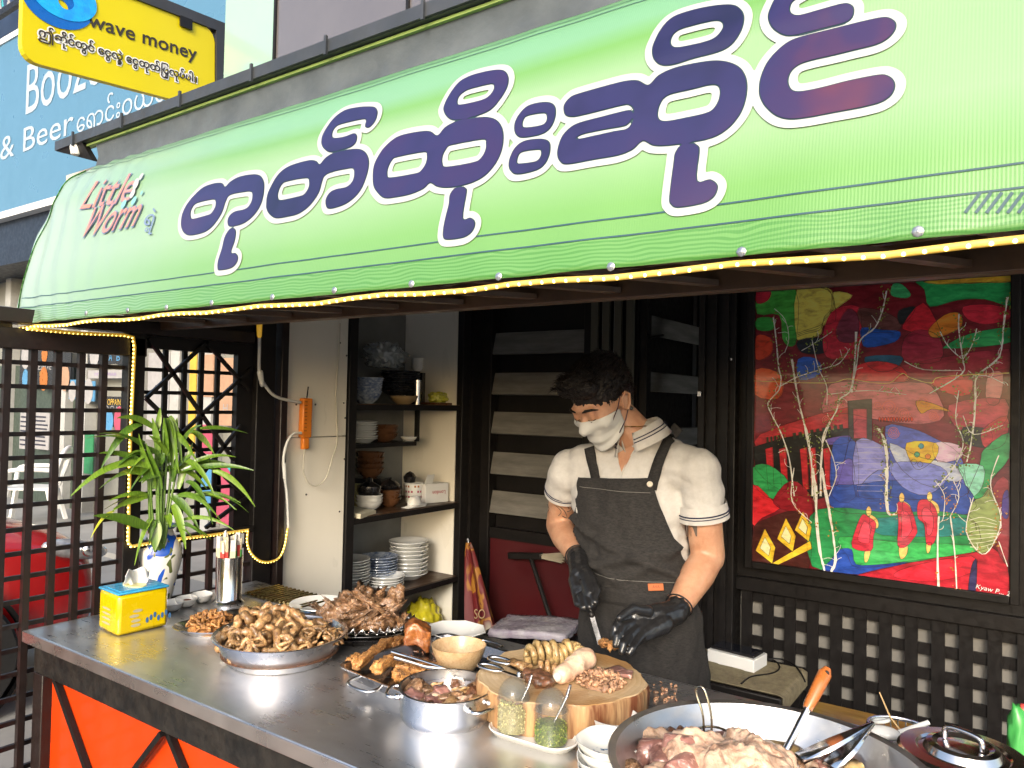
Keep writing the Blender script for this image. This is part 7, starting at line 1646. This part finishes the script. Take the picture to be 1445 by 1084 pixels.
b1 = B(); LAY[0] += 1; e_ = LAY[0]*.00008
for T, pts, w in BR[:17]:
    for (x, y) in cat_rom(pts, 3):
        for _ in range(9 if R_.random() < .6 else 0):
            c = Q(T, x+R_.uniform(-28, 28), y+R_.uniform(-22, 22), e_); r = R_.uniform(.0015, .004)
            b1.add([c+Vector((r, 0, 0)), c+Vector((0, 0, r)), c-Vector((r, 0, 0)), c-Vector((0, 0, r))], [(0, 1, 2, 3)])
o = b1.build('painted_leaf', pc_(gd), pt, fixn=False); o['kind'] = 'stuff'
b1 = B(); LAY[0] += 1; e_ = LAY[0]*.00008
for T, pts, w in BR[19:]:
    for (x, y) in cat_rom(pts, 3):
        for _ in range(6 if R_.random() < .3 else 0):
            c = Q(T, x+R_.uniform(-28, 28), y+R_.uniform(-22, 22), e_); r = R_.uniform(.0015, .004)
            b1.add([c+Vector((r, 0, 0)), c+Vector((0, 0, r)), c-Vector((r, 0, 0)), c-Vector((0, 0, r))], [(0, 1, 2, 3)])
o = b1.build('painted_leaf', pc_('#a0702a'), pt, fixn=False); o['kind'] = 'stuff'
for k in range(3): lin(U_, '#4a3a18', [(470+k*16, 92), (520+k*6, 110+k*14), (522+k*6, 190), (490, 230+k*8), (470, 290-k*10), (400, 310-k*8), (360, 325-k*8)], .0014)
lin(U_, '#e0b060', [(155, 535), (500, 545), (600, 525), (700, 540), (800, 545), (860, 500), (900, 520), (1000, 545), (1050, 515), (1370, 497)], .0022)
sg_ = Q(L_, 1210, 572, LAY[0]*.00008+.0002); text_on('Kyaw P... 23', lambda u, v_: sg_+Vector((u, 0, v_-u*.12)), width=.11, height=.022, shear=.3).build('signature', pc_('#e8e0d0'), pt)
# small fixings on the columns
for (px, py, s_) in ((987, 556, .016), (1032, 507, .008), (1096, 640, .0)):
    if s_: tag(B().box(at(px, py, y=PW-.09), (s_, .012, s_*1.4)).build('latch_plate', steel, bevel=.002), 'small worn steel plate on the black column at height %s' % ('of the cook\'s face' if s_ > .01 else 'of the painting top'), 'plate')
# ---------------------------------------------------------------- the cook
from mathutils.bvhtree import BVHTree
skin = bpy.data.materials.new('skin'); skin.use_nodes = True; n = NT(skin); P = n.n['Principled BSDF']; v = n.tc()
n.link(n.ramp(n.noise(v, 22, 6, .7), [(.3, (.38, .18, .10)), (.7, (.52, .30, .19))]), P.inputs['Base Color']); P.inputs['Roughness'].default_value = .42
P.inputs['Subsurface Weight'].default_value = .18; P.inputs['Subsurface Radius'].default_value = (.02, .008, .004); P.inputs['Subsurface Scale'].default_value = .5
n.link(n.bump(n.noise(v, 180, 3), .12, .001), P.inputs['Normal'])
def cloth(name, c, c2, weave=900, bump=.25, rough=.85, ns=40, st=(1, 1, 1)):
    m = bpy.data.materials.new(name); m.use_nodes = True; n = NT(m); P = n.n['Principled BSDF']; v = n.tc(st)
    f = n.noise(v, ns, 5, .7); n.link(n.ramp(f, [(.35, c2), (.65, c)]), P.inputs['Base Color']); P.inputs['Roughness'].default_value = rough
    P.inputs['Sheen Weight'].default_value = .0
    n.link(n.bump(n.mix(.5, n.noise(v, weave, 2), n.noise(v, 14, 3)), bump, .004), P.inputs['Normal']); return m
shirt_m = cloth('white_pique', (.52, .5, .47), (.45, .43, .40), 700, .45)
denim = cloth('charcoal_denim', (.026, .023, .021), (.005, .0045, .0045), 500, .6, .9, 90, (1, 1, 3))
jeans = cloth('blue_jeans', (.12, .2, .34), (.07, .12, .22), 500, .3)
navy = mat('navy_stripe', (.015, .02, .05), .8)
rubber = bpy.data.materials.new('black_nitrile'); rubber.use_nodes = True; n = NT(rubber); P = n.n['Principled BSDF']; P.inputs['Base Color'].default_value = (.012, .012, .013, 1); P.inputs['Roughness'].default_value = .3
P.inputs['Coat Weight'].default_value = .25; P.inputs['Coat Roughness'].default_value = .15; v = n.tc(); n.link(n.bump(n.noise(v, 55, 3, .5, 1.5), .5, .004), P.inputs['Normal'])
hairm = mat('black_hair', (.006, .0045, .004), .5, c2=(.011, .008, .007), nscale=60, bump=.7, bscale=160, stretch=(1, 1, .5), spec=.25)
maskm = mat('white_mask', (.56, .56, .54), .7, c2=(.52, .52, .5), nscale=30, bump=.15, bscale=300)
pr_ = root('person', (-.97, 2.15, 0), 'cook in white polo shirt, charcoal apron, black gloves and white face mask cutting meat', 'person')
S1, E1, W1 = at(803, 660, y=2.12), at(789, 742, y=2.25), at(817, 790, y=2.02)
S2, E2, W2 = at(985, 662, y=2.12), at(999, 786, y=2.18), at(953, 864, y=1.98)
CHs, WA, HI = at(893, 705, y=2.15), at(901, 805, y=2.14), at(903, 900, y=2.14)
NB = at(910, 622, y=2.13)
HC = at(849, 566, y=2.03)
Fd = Vector((-.22, -.80, -.56)).normalized(); Ld = Fd.cross(Vector((0, 0, 1))).normalized()*-1
if Ld.x < 0: Ld = -Ld
Ud = Ld.cross(Fd).normalized()
if Ud.z < 0: Ud = -Ud
HR = Matrix((Ld, -Fd, Ud)).transposed()          # head frame: x his left, -y forward, z crown
def H(x, y, z): return HC+HR@Vector((x, y, z))
HK = 1.0
b = B()
b.ball(H(0, .012, .03), .093, 20, 14, (.84, 1.05, .98), HR); b.ball(H(0, -.03, -.02), .078, 18, 12, (.82, .84, 1.1), HR)
b.ball(H(0, -.06, -.075), .04, 14, 10, (1, .8, .8), HR)
b.cone(H(0, -.09, -.005), H(0, -.108, -.037), .010, .015)      # nose
b.cone(H(-.035, -.083, .022), H(.035, -.083, .022), .012, .012)  # brow
for s_ in (-1, 1):
    b.ball(H(s_*.032, -.082, -.0), .0145, 10, 8); b.ball(H(s_*.045, -.062, -.03), .022, 10, 8)
    b.ball(H(s_*.077, .012, -.01), .03, 12, 8, (.28, .62, 1.05), HR); b.ball(H(s_*.082, .02, .004), .018, 10, 6, (.4, .8, 1), HR)
b.cone(H(0, .03, -.06), NB+Vector((0, .01, -.02)), .055, .062)
def torso(b, g=0):
    b.cone(CHs+Vector((-.075, 0, .07)), CHs+Vector((.085, 0, .07)), .098+g, .098+g); b.cone(CHs+Vector((-.085, .0, 0)), CHs+Vector((.085, .0, 0)), .105+g, .105+g)
    b.cone(S1+Vector((.05, .01, .0)), S2+Vector((-.05, .01, 0)), .068+g, .068+g)
    b.cone(NB+Vector((-.09, .02, -.045)), NB+Vector((.07, .02, -.045)), .055+g, .055+g); b.cone(NB+Vector((0, .01, -.0)), NB+Vector((0, .01, -.07)), .058+g*.4, .08+g)
    for k in range(6):
        p = CHs.lerp(WA, (k+.5)/6); b.ball(p, 1, 16, 10, (.165-.012*k/6+g, .118+g, .07)); 
    for k in range(6):
        p = WA.lerp(HI, k/5); b.ball(p, 1, 16, 10, (.152+.008*k/5+g, .118+.003*k/5+g, .07))
torso(b, -.014)
def upper(b, g=0, to=1):
    b.cone(S1, S1.lerp(E1, to if to == 1 else .34), .054+g, .050+g-(.0 if to < 1 else .004)); b.cone(S2, S2.lerp(E2, to if to == 1 else .42), .057+g, .053+g-(.0 if to < 1 else .003))
upper(b)
b.cone(E1, E1.lerp(W1, .35), .045, .047); b.cone(E1.lerp(W1, .35), W1, .047, .029)
b.cone(E2, E2.lerp(W2, .35), .047, .049); b.cone(E2.lerp(W2, .35), W2, .049, .031)
b.cone(W1, W1.lerp(at(826, 825, y=1.93), .3), .026, .022); b.cone(W2, W2.lerp(at(915, 884, y=1.9), .3), .028, .024)
for s_ in (-1, 1): b.cone(HI+Vector((s_*.09, 0, -.03)), Vector((HI.x+s_*.1, HI.y+.02, .5)), .09, .06); b.cone(Vector((HI.x+s_*.1, HI.y+.02, .5)), Vector((HI.x+s_*.105, HI.y+.03, .09)), .058, .04); b.ball(Vector((HI.x+s_*.105, HI.y-.02, .05)), .05, 12, 8, (.9, 2.2, .9))
body = fuse(b, 'body', skin, pr_, .0055, 5)
# polo shirt
b = B(); torso(b, .009); upper(b, .010, .5)
def fold(p, n_):
    k = max(-.003, noise.noise(Vector((p.x*7, p.y*7, p.z*11)))*.016+.006*math.sin(p.z*60+p.x*30+5*noise.noise(p*6))*max(0, min(1, (1.5-p.z)*2.5))); return p+n_*k
shirt = fuse(b, 'polo_shirt', shirt_m, pr_, .006, 5, deform=fold)
def sleeve(S0, E0, r, k_):
    d = (E0-S0).normalized(); c = S0.lerp(E0, k_); u, w = basis(d); K = 40; vs = []
    for j, (q, rr2) in enumerate(((-.02, r+.002), (.0, r+.005), (.028, r+.007), (.028, r+.002), (.0, r-.004))):
        for i in range(K): a = 2*math.pi*i/K; vs.append(c+d*q+(u*math.cos(a)+w*math.sin(a))*(rr2+.002*math.sin(a*3)))
    b = B(); b.add(vs, [(j*K+i, j*K+(i+1) % K, (j+1)*K+(i+1) % K, (j+1)*K+i) for j in range(4) for i in range(K)]); b.build('sleeve_band', shirt_m, pr_, smooth=60)
    for q in (.006, .014):
        b = B(); b.tube([c+d*q+(u*math.cos(a)+w*math.sin(a))*(r+.0065+.002*math.sin(a*3)) for a in [2*math.pi*i/K for i in range(K)]], .0016 if q > .01 else .0022, 6, closed=True); b.build('sleeve_stripe', navy, pr_)
sleeve(S1, E1, .062, .3); sleeve(S2, E2, .067, .44)
# collar: a folded band round the neck, open at the front
nc = at(904, 612, y=2.11); nd = (H(0, .03, -.06)-NB).normalized(); nd = (nd+Vector((0, 0, 1.2))).normalized(); u, w = basis(nd)
fw_ = Vector((-.35, -.94, 0)); fw_ = (fw_-nd*fw_.dot(nd)).normalized(); sw_ = nd.cross(fw_)
def colp(a, h, r): return nc+(fw_*math.cos(a)+sw_*math.sin(a))*r+nd*h
K = 44; vs = []
for i in range(K+1):
    a = math.radians(24+312*i/K); fr_ = abs(math.cos(a/2))**2
    for (h, r) in ((-.02, .066), (.026, .062), (.032, .066), (.023, .073), (-.02, .088+.012*fr_)):
        vs.append(colp(a, h-.02*fr_, r))
b = B(); b.add(vs, [(5*i+j, 5*(i+1)+j, 5*(i+1)+j+1, 5*i+j+1) for i in range(K) for j in range(4)]); o = b.build('collar', shirt_m, pr_, smooth=60); o.modifiers.new('t', 'SOLIDIFY').thickness = .002
for q in (.25, .45):
    b = B(); b.tube([colp(a, .024*(1-q)-.021*q-.02*abs(math.cos(a/2))**2, .0755*(1-q)+(.0905+.012*abs(math.cos(a/2))**2)*q) for a in [math.radians(26+308*i/50) for i in range(51)]], .0018, 6); b.build('collar_stripe', navy, pr_)
def bvh(o):
    dg = bpy.context.evaluated_depsgraph_get(); ob = o.evaluated_get(dg); me = ob.to_mesh(); off = OFF[o.name]
    t = BVHTree.FromPolygons([v.co+off for v in me.vertices], [p.vertices[:] for p in me.polygons]); ob.to_mesh_clear(); return t
def hit(t, px, py, e=.001):
    d = Vector(ray(px, py)).normalized(); loc, nn, i, ds = t.ray_cast(Vector(CP), d)
    if loc is None: return at(px, py, y=2.1), Vector((0, -1, 0))
    if nn.dot(d) > 0: nn = -nn
    return loc+nn*e, nn
bpy.context.view_layer.update()
tb = bvh(body); tsb = bvh(shirt)
def onskin(pts, t, r, m, name, e=.0005, seg=6, n_=4, closed=False):
    q = [hit(t, *p, e)[0] for p in cat_rom(pts, n_, closed)]; B().tube(q, r, seg).build(name, m, pr_, smooth=60)
# open neck of the shirt
op = [hit(tsb, *p, .0025)[0] for p in ((872, 640), (905, 622), (893, 640), (878, 668), (874, 655))]
tr = tessellate_polygon([[Vector((p.x, p.z, 0)) for p in op]]); B().add(op, [tuple(t) for t in tr]).build('neck_opening', skin, pr_)
onskin([(905, 622), (893, 640), (878, 668), (879, 690)], tsb, .0022, shirt_m, 'placket_edge', .002); onskin([(869, 640), (873, 655), (877, 668)], tsb, .0022, shirt_m, 'placket_edge', .002)
gold = mat('gold', (.7, .45, .15), .2, 1)
B().tube([nc+(fw_*math.cos(a)+sw_*math.sin(a))*.0615+nd*(.028+.02*math.cos(a+.9)) for a in [2*math.pi*i/40 for i in range(40)]], .0013, 5, closed=True).build('necklace', gold, pr_)
# face mask
KM, KN = 36, 26; G = np.zeros((KM+1, KN+1, 3))
for i in range(KM+1):
    th_ = math.radians(-84+168*i/KM); k = abs(th_)/math.radians(84); zt_m = -.006-.016*k**2; zb_m = -.128+.060*k**1.6
    for j in range(KN+1):
        z_ = zb_m+(zt_m-zb_m)*j/KN; o_ = H(math.sin(th_)*.3, -.0-math.cos(th_)*.3, z_); tg = H(0, -.0, z_); d_ = (tg-o_).normalized()
        loc, nn, ix, ds = tb.ray_cast(o_, d_); r_ = (loc-tg).length if loc is not None and (loc-tg).length > .05 else .07
        r_ = max(r_, .078*(1-.25*k)); G[i, j] = (r_, th_, z_)
Rr = G[:, :, 0].copy()
for _ in range(5):
    P2 = np.pad(Rr, 1, mode='edge'); Rr = np.maximum(Rr, .25*(P2[:-2, 1:-1]+P2[2:, 1:-1]+P2[1:-1, :-2]+P2[1:-1, 2:]))
vs = []
for i in range(KM+1):
    for j in range(KN+1):
        th_, z_ = G[i, j, 1], G[i, j, 2]; r_ = Rr[i, j]+.004+.0012*math.sin(j*.97)*(math.cos(th_)); vs.append(H(math.sin(th_)*r_, -math.cos(th_)*r_, z_))
b = B(); b.add(vs, [(i*(KN+1)+j, (i+1)*(KN+1)+j, (i+1)*(KN+1)+j+1, i*(KN+1)+j+1) for i in range(KM) for j in range(KN)]); o = b.build('face_mask', maskm, pr_, smooth=80); o.modifiers.new('t', 'SOLIDIFY').thickness = .0015
for s_ in (1, -1):
    for (p, q_) in (((.066, -.05, -.035), (.079, .008, .022)), ((.066, -.045, -.082), (.08, .018, -.03))):
        a_, c_ = H(s_*p[0], p[1], p[2]), H(s_*q_[0], q_[1], q_[2]); B().tube([a_, a_.lerp(c_, .5)+Ld*s_*.006, c_], .0017, 6).build('ear_loop', mat('dark_loop', (.05, .02, .03), .6), pr_, smooth=60)
    B().ball(H(s_*.09, .015, -.034), .0058, 10, 6).build('ear_stud', blackc, pr_, smooth=60)
    b = B(); b.tube([H(s_*x, y, z) for x, y, z in ((.014, -.1, .0235), (.028, -.1, .029), (.044, -.088, .026), (.055, -.074, .018))], [.002, .0042, .004, .0015], 6); b.build('eyebrow', hairm, pr_, smooth=60)
    b = B(); b.tube([H(s_*x, y, z) for x, y, z in ((.018, -.0935, -.006), (.03, -.097, -.011), (.043, -.088, -.006))], [.001, .0017, .001], 6); b.build('eyelashes', hairm, pr_, smooth=60)
    b = B(); b.tube([H(s_*x, y, z) for x, y, z in ((.083, -.004, -.02), (.089, -.002, .012), (.091, .016, .022), (.091, .03, .008), (.087, .022, -.018), (.083, .01, -.034))], [.003, .004, .0042, .004, .004, .005], 8); b.build('ear_rim', skin, pr_, smooth=60)
# hair
b = B(); b.ball(H(0, .02, .048), .098, 22, 16, (.88, 1.08, .93), HR); b.cone(H(-.045, -.068, .088), H(.045, -.068, .088), .03, .03); b.ball(H(0, -.05, .1), .05, 14, 10, (1.3, 1, .7), HR)
b.ball(H(0, .07, .01), .062, 14, 10, (1.05, .75, 1.1), HR); b.cone(H(-.048, -.074, .088), H(.048, -.074, .088), .02, .02)
def hd(p, n_):
    q = HR.transposed()@(p-HC); return p+n_*(.0035*noise.noise(Vector((q.x*190, q.y*22, q.z*150)))+.0015*noise.noise(q*30))
hair = fuse(b, 'hair', hairm, pr_, .0035, 2, deform=hd)
bpy.context.view_layer.update(); th = bvh(hair); b = B()
rr_h = random.Random(5)
for i in range(2200):
    u_ = Vector((rr_h.gauss(0, 1), rr_h.gauss(0, 1), rr_h.gauss(0, 1)+.5)).normalized(); o0 = H(0, .02, .05); loc, nn, ix, ds = th.ray_cast(o0+(HR@u_)*.25, -(HR@u_))
    if loc is None: continue
    q = HR.transposed()@(loc-HC)
    if q.z < .02 and q.y < .03: continue
    if q.y < -.04 and q.z < .085: continue
    comb = HR@Vector((rr_h.uniform(-.12, .12), -1.0, .75 if q.y < -.03 else .15)); L_h = rr_h.uniform(.02, .036)*(1.1 if q.z > .09 else .5)
    if q.z < .05: comb = HR@Vector((0, .1, -1))
    d = (comb-nn*comb.dot(nn)*.9+nn*rr_h.uniform(.04, .13)).normalized(); m0 = loc+d*L_h*.55+nn*.003
    b.tube([loc-nn*.003, m0, m0+(d+HR@Vector((0, -.2, -.25))).normalized()*L_h*.5], [.0014, .0011, .0003], 3, cap=False)
o = b.build('hair_tufts', hairm, pr_, fixn=False); o['kind'] = 'stuff'
# apron
def apr(a, z, e=0):
    """a: angle from his front, z: height"""
    t_ = max(0, min(1, (z-HI.z)/(CHs.z-HI.z))); c = HI.lerp(CHs, t_); 
    if z < WA.z: k = max(0, min(1.8, (WA.z-z)/(WA.z-HI.z))); ax, ay = .158+.022*k, .127+.014*k; c = HI.lerp(WA, max(0, 1-k)) if k < 1 else Vector((HI.x, HI.y, z))
    else: k = (z-WA.z)/(CHs.z-WA.z); ax, ay = .160+.022*min(1, k), .127+.008*min(1, k); c = WA.lerp(CHs, min(k, 1.0))
    if z > CHs.z+.01: ay -= .12*(z-CHs.z-.01)
    w_ = .009+.009*math.sin(a*7+z*9+3*noise.noise(Vector((a, z*5, 2))))*max(0, min(1, (1.05-z)*4))+.014*noise.noise(Vector((a*2.2, z*9, 0)))+.006*noise.noise(Vector((a*6, z*26, 3)))
    crease = .02*math.exp(-((z-WA.z-.05-.05*a)/.012)**2)+.018*math.exp(-((z-WA.z-.085+.06*a)/.011)**2)+.014*math.exp(-((z-WA.z+.01-.1*abs(a))/.014)**2)
    r = 1+0*e; dn = Vector((math.sin(a)*ay, -math.cos(a)*ax, 0)).normalized()
    return Vector((c.x+ax*math.sin(a), c.y-ay*math.cos(a), z))+dn*(max(w_, 0)+crease+e+.003)
ztop = (at(880, 676, y=2.02)).z; zbot = .42
def wid(z):
    if z > WA.z+.02: k = (z-WA.z-.02)/(ztop-WA.z-.02); return .68+(1.85-.68)*(1-k**.45)
    return 1.85
NA, NZ = 60, 110; vs = []
for j in range(NZ+1):
    z = zbot+(ztop-zbot)*j/NZ
    for i in range(NA+1): a = -wid(z)+2*wid(z)*i/NA-.05; vs.append(apr(a, z+(.012*a if j == NZ else 0)))
b = B(); b.add(vs, [(j*(NA+1)+i, j*(NA+1)+i+1, (j+1)*(NA+1)+i+1, (j+1)*(NA+1)+i) for j in range(NZ) for i in range(NA)])
apron = b.build('apron', denim, pr_, smooth=80); md = apron.modifiers.new('t', 'SOLIDIFY'); md.thickness = .003; md.offset = 1
st_m = mat('grey_thread', (.22, .21, .19), .7)
def stitch(zf, a0, a1, name='stitch_line'):
    B().tube([apr(a0+(a1-a0)*i/60, zf(a0+(a1-a0)*i/60), .0036) for i in range(61)], .0007, 4).build(name, st_m, pr_)
stitch(lambda a: ztop-.035, -.66, .62); stitch(lambda a: WA.z-.0, -1.6, 1.6)
def band(z0, z1, a0, a1, m, name, e=.0045, th=.002):
    vs = []; K = 30
    for j in range(5):
        for i in range(K+1): vs.append(apr(a0+(a1-a0)*i/K, z0+(z1-z0)*j/4, e))
    b = B(); b.add(vs, [(j*(K+1)+i, j*(K+1)+i+1, (j+1)*(K+1)+i+1, (j+1)*(K+1)+i) for j in range(4) for i in range(K)]); o = b.build(name, m, pr_, smooth=80); o.modifiers.new('t', 'SOLIDIFY').thickness = th; return o
zlab = at(925, 829, y=2.02).z; band(WA.z-.075, WA.z-.03, -1.9, 1.8, denim, 'waist_tie', .003)
bpy.context.view_layer.update(); ta3 = bvh(apron)
lp_, ln_ = hit(ta3, 924, 829, .008); e1_ = Vector((0, 0, 1)).cross(ln_).normalized(); e2_ = ln_.cross(e1_)
m3 = Matrix((e1_, e2_, ln_)).transposed(); B().box(lp_, (.046, .02, .003), m3).build('leather_tag', mat('tan_leather', (.45, .13, .04), .5), pr_, bevel=.001)
text_on('AVA', lambda u, v_: lp_+e1_*(u-.011)+e2_*(v_-.003)+ln_*.0024, width=.022).build('tag_lettering', mat('dark_leather', (.2, .05, .02), .6), pr_)
for (px, py) in ((843, 672), (917, 684)):
    p, nn = hit(ta3, px, py, .006); u, w = basis(nn); mm = Matrix((u, w, nn)).transposed(); b = B(); b.lathe([(0, .004), (.004, .003), (.008, .005), (.009, .001), (.006, -.002)], p, 20, rot=mm); b.build('button', mat('bone_button', (.7, .62, .5), .3, coat=.5), pr_, smooth=40)
def strap(pts):
    q = []; pts = cat_rom(pts, 3)
    for (px, py) in pts:
        p, nn = hit(tsb, px, py, .010); q.append((p, nn))
    vs = []; k = len(q)
    for i, (p, nn) in enumerate(q):
        d = (q[min(i+1, k-1)][0]-q[max(i-1, 0)][0]).normalized(); s_ = nn.cross(d).normalized(); vs += [p-s_*.0165, p+s_*.0165]
    b = B(); b.add(vs, [(2*i, 2*i+1, 2*i+3, 2*i+2) for i in range(k-1)]); o = b.build('apron_strap', denim, pr_, smooth=80); o.modifiers.new('t', 'SOLIDIFY').thickness = .003
strap([(843, 676), (840, 662), (836, 648), (833, 634)]); strap([(919, 690), (924, 672), (932, 650), (941, 630), (950, 612), (957, 602)])
# gloves
def glove(name, parts, cuffc):
    b = B()
    for f in parts:
        for (a_, c_, ra, rb) in f: b.cone(a_, c_, ra, rb, 12)
    o = fuse(b, name, rubber, pr_, .0027, 3, .0012, 60); return o
def Pf(px, py, y): return at(px, py, y=y)
k1 = Pf(824, 824, 1.925)
g1_ = [[(W1.lerp(E1, .08), W1, .0335, .034), (W1, Pf(820, 812, 1.965), .033, .035), (Pf(814, 818, 1.95), Pf(816, 838, 1.92), .026, .02), (Pf(828, 815, 1.95), Pf(834, 838, 1.91), .027, .022), (Pf(822, 818, 1.96), Pf(824, 834, 1.93), .03, .028)]]
for (a_, m_, t_) in (((812, 838, 1.915), (815, 852, 1.885), (825, 857, 1.88)), ((820, 842, 1.90), (823, 857, 1.875), (832, 861, 1.885)), ((828, 842, 1.9), (832, 856, 1.875), (836, 862, 1.895)), ((836, 838, 1.905), (840, 850, 1.885), (838, 860, 1.9))):
    g1_.append([(Pf(*a_), Pf(*m_), .0115, .0105), (Pf(*m_), Pf(*t_), .0105, .0085)])
g1_.append([(Pf(836, 818, 1.94), Pf(843, 834, 1.91), .014, .0115), (Pf(843, 834, 1.91), Pf(838, 848, 1.885), .0115, .009)])
glove('glove', g1_, W1)
g2_ = [[(W2.lerp(E2, .1), W2, .035, .036), (W2, Pf(930, 872, 1.93), .035, .037), (Pf(930, 866, 1.93), Pf(896, 870, 1.87), .03, .02), (Pf(935, 880, 1.92), Pf(908, 895, 1.86), .031, .022), (Pf(925, 872, 1.93), Pf(902, 884, 1.87), .032, .026)]]
for (a_, m_, n_, t_) in (((893, 868, 1.865), (876, 872, 1.83), (868, 885, 1.80), (866, 899, 1.79)), ((896, 878, 1.86), (880, 884, 1.82), (871, 898, 1.79), (868, 911, 1.78)), ((901, 886, 1.855), (888, 896, 1.82), (880, 909, 1.785), (877, 920, 1.775)), ((909, 893, 1.855), (899, 905, 1.825), (893, 915, 1.8), (888, 922, 1.79))):
    g2_.append([(Pf(*a_), Pf(*m_), .0125, .0115), (Pf(*m_), Pf(*n_), .0115, .0105), (Pf(*n_), Pf(*t_), .0105, .0085)])
g2_.append([(Pf(915, 862, 1.88), Pf(893, 858, 1.84), .0145, .0125), (Pf(893, 858, 1.84), Pf(874, 872, 1.80), .0125, .0095)])
glove('glove', g2_, W2)
for Wc, Ec, r in ((W1, E1, .036), (W2, E2, .0385)):
    d = (Ec-Wc).normalized(); u, w = basis(d); c = Wc+d*.028
    B().tube([c+(u*math.cos(a)+w*math.sin(a))*r for a in [2*math.pi*i/28 for i in range(28)]], .0022, 6, closed=True).build('glove_cuff', rubber, pr_, smooth=60)
# knife
t = root('knife', Pf(836, 862, 1.89), 'slim steel kitchen knife held point down in the gloved right hand', 'knife')
kt = bz(847, 909, .002); kb = Pf(835, 868, 1.89)
B().bar(kb, kt, .013, .0018, up=(.5, -.8, .3)).build('blade', alum, t)
B().cone(kb+(kb-kt).normalized()*.1, kb, .011, .009).build('handle', black, t, smooth=60)
# tattoos
ink = mat('tattoo_ink', (.06, .07, .06), .5); ink2 = mat('tattoo_yellow', (.32, .3, .05), .5, c2=(.12, .14, .04), nscale=150)
for pts in ([(805, 703), (808, 712), (805, 720), (800, 722)], [(802, 704), (800, 712), (803, 718)], [(785, 714), (792, 722), (788, 728)], [(791, 716), (797, 722), (800, 731), (793, 728)], [(772, 712), (775, 718), (772, 724)]):
    onskin(pts, tb, .0011, ink, 'tattoo', .0005)
for (px, py) in ((779, 698), (785, 701), (790, 703), (782, 705), (787, 708)):
    p, nn = hit(tb, px, py, .0006); u, w = basis(nn); B().add([p+(u*math.cos(a)*.008+w*math.sin(a)*.005) for a in [2*math.pi*i/10 for i in range(10)]], [list(range(10))]).build('tattoo', ink2, pr_)
for (xa, xb_) in ((968, 972), (975, 984)):
    q = [hit(tb, *p, .0007)[0] for p in ((xa, 730), (xb_, 730), (xb_, 757), (xa, 757))]; B().add(q, [(0, 1, 2, 3)]).build('tattoo', mat('tattoo_grey', (.14, .11, .09), .5), pr_)
# trousers under the apron
b = B()
for s_ in (-1, 1): b.cone(HI+Vector((s_*.075, 0.01, -.02)), Vector((HI.x+s_*.09, HI.y+.03, .5)), .09, .075); b.cone(Vector((HI.x+s_*.1, HI.y+.03, .5)), Vector((HI.x+s_*.105, HI.y+.04, .14)), .076, .062)
b.ball(HI+Vector((0, .01, -.02)), 1, 16, 10, (.165, .125, .1)); fuse(b, 'jeans', jeans, pr_, .008, 4, .006, 14)
for s_ in (-1, 1): b = B(); b.ball(Vector((HI.x+s_*.105, HI.y-.03, .055)), .06, 14, 8, (.9, 2.3, .9)); b.build('shoe', blackc, pr_, smooth=60)
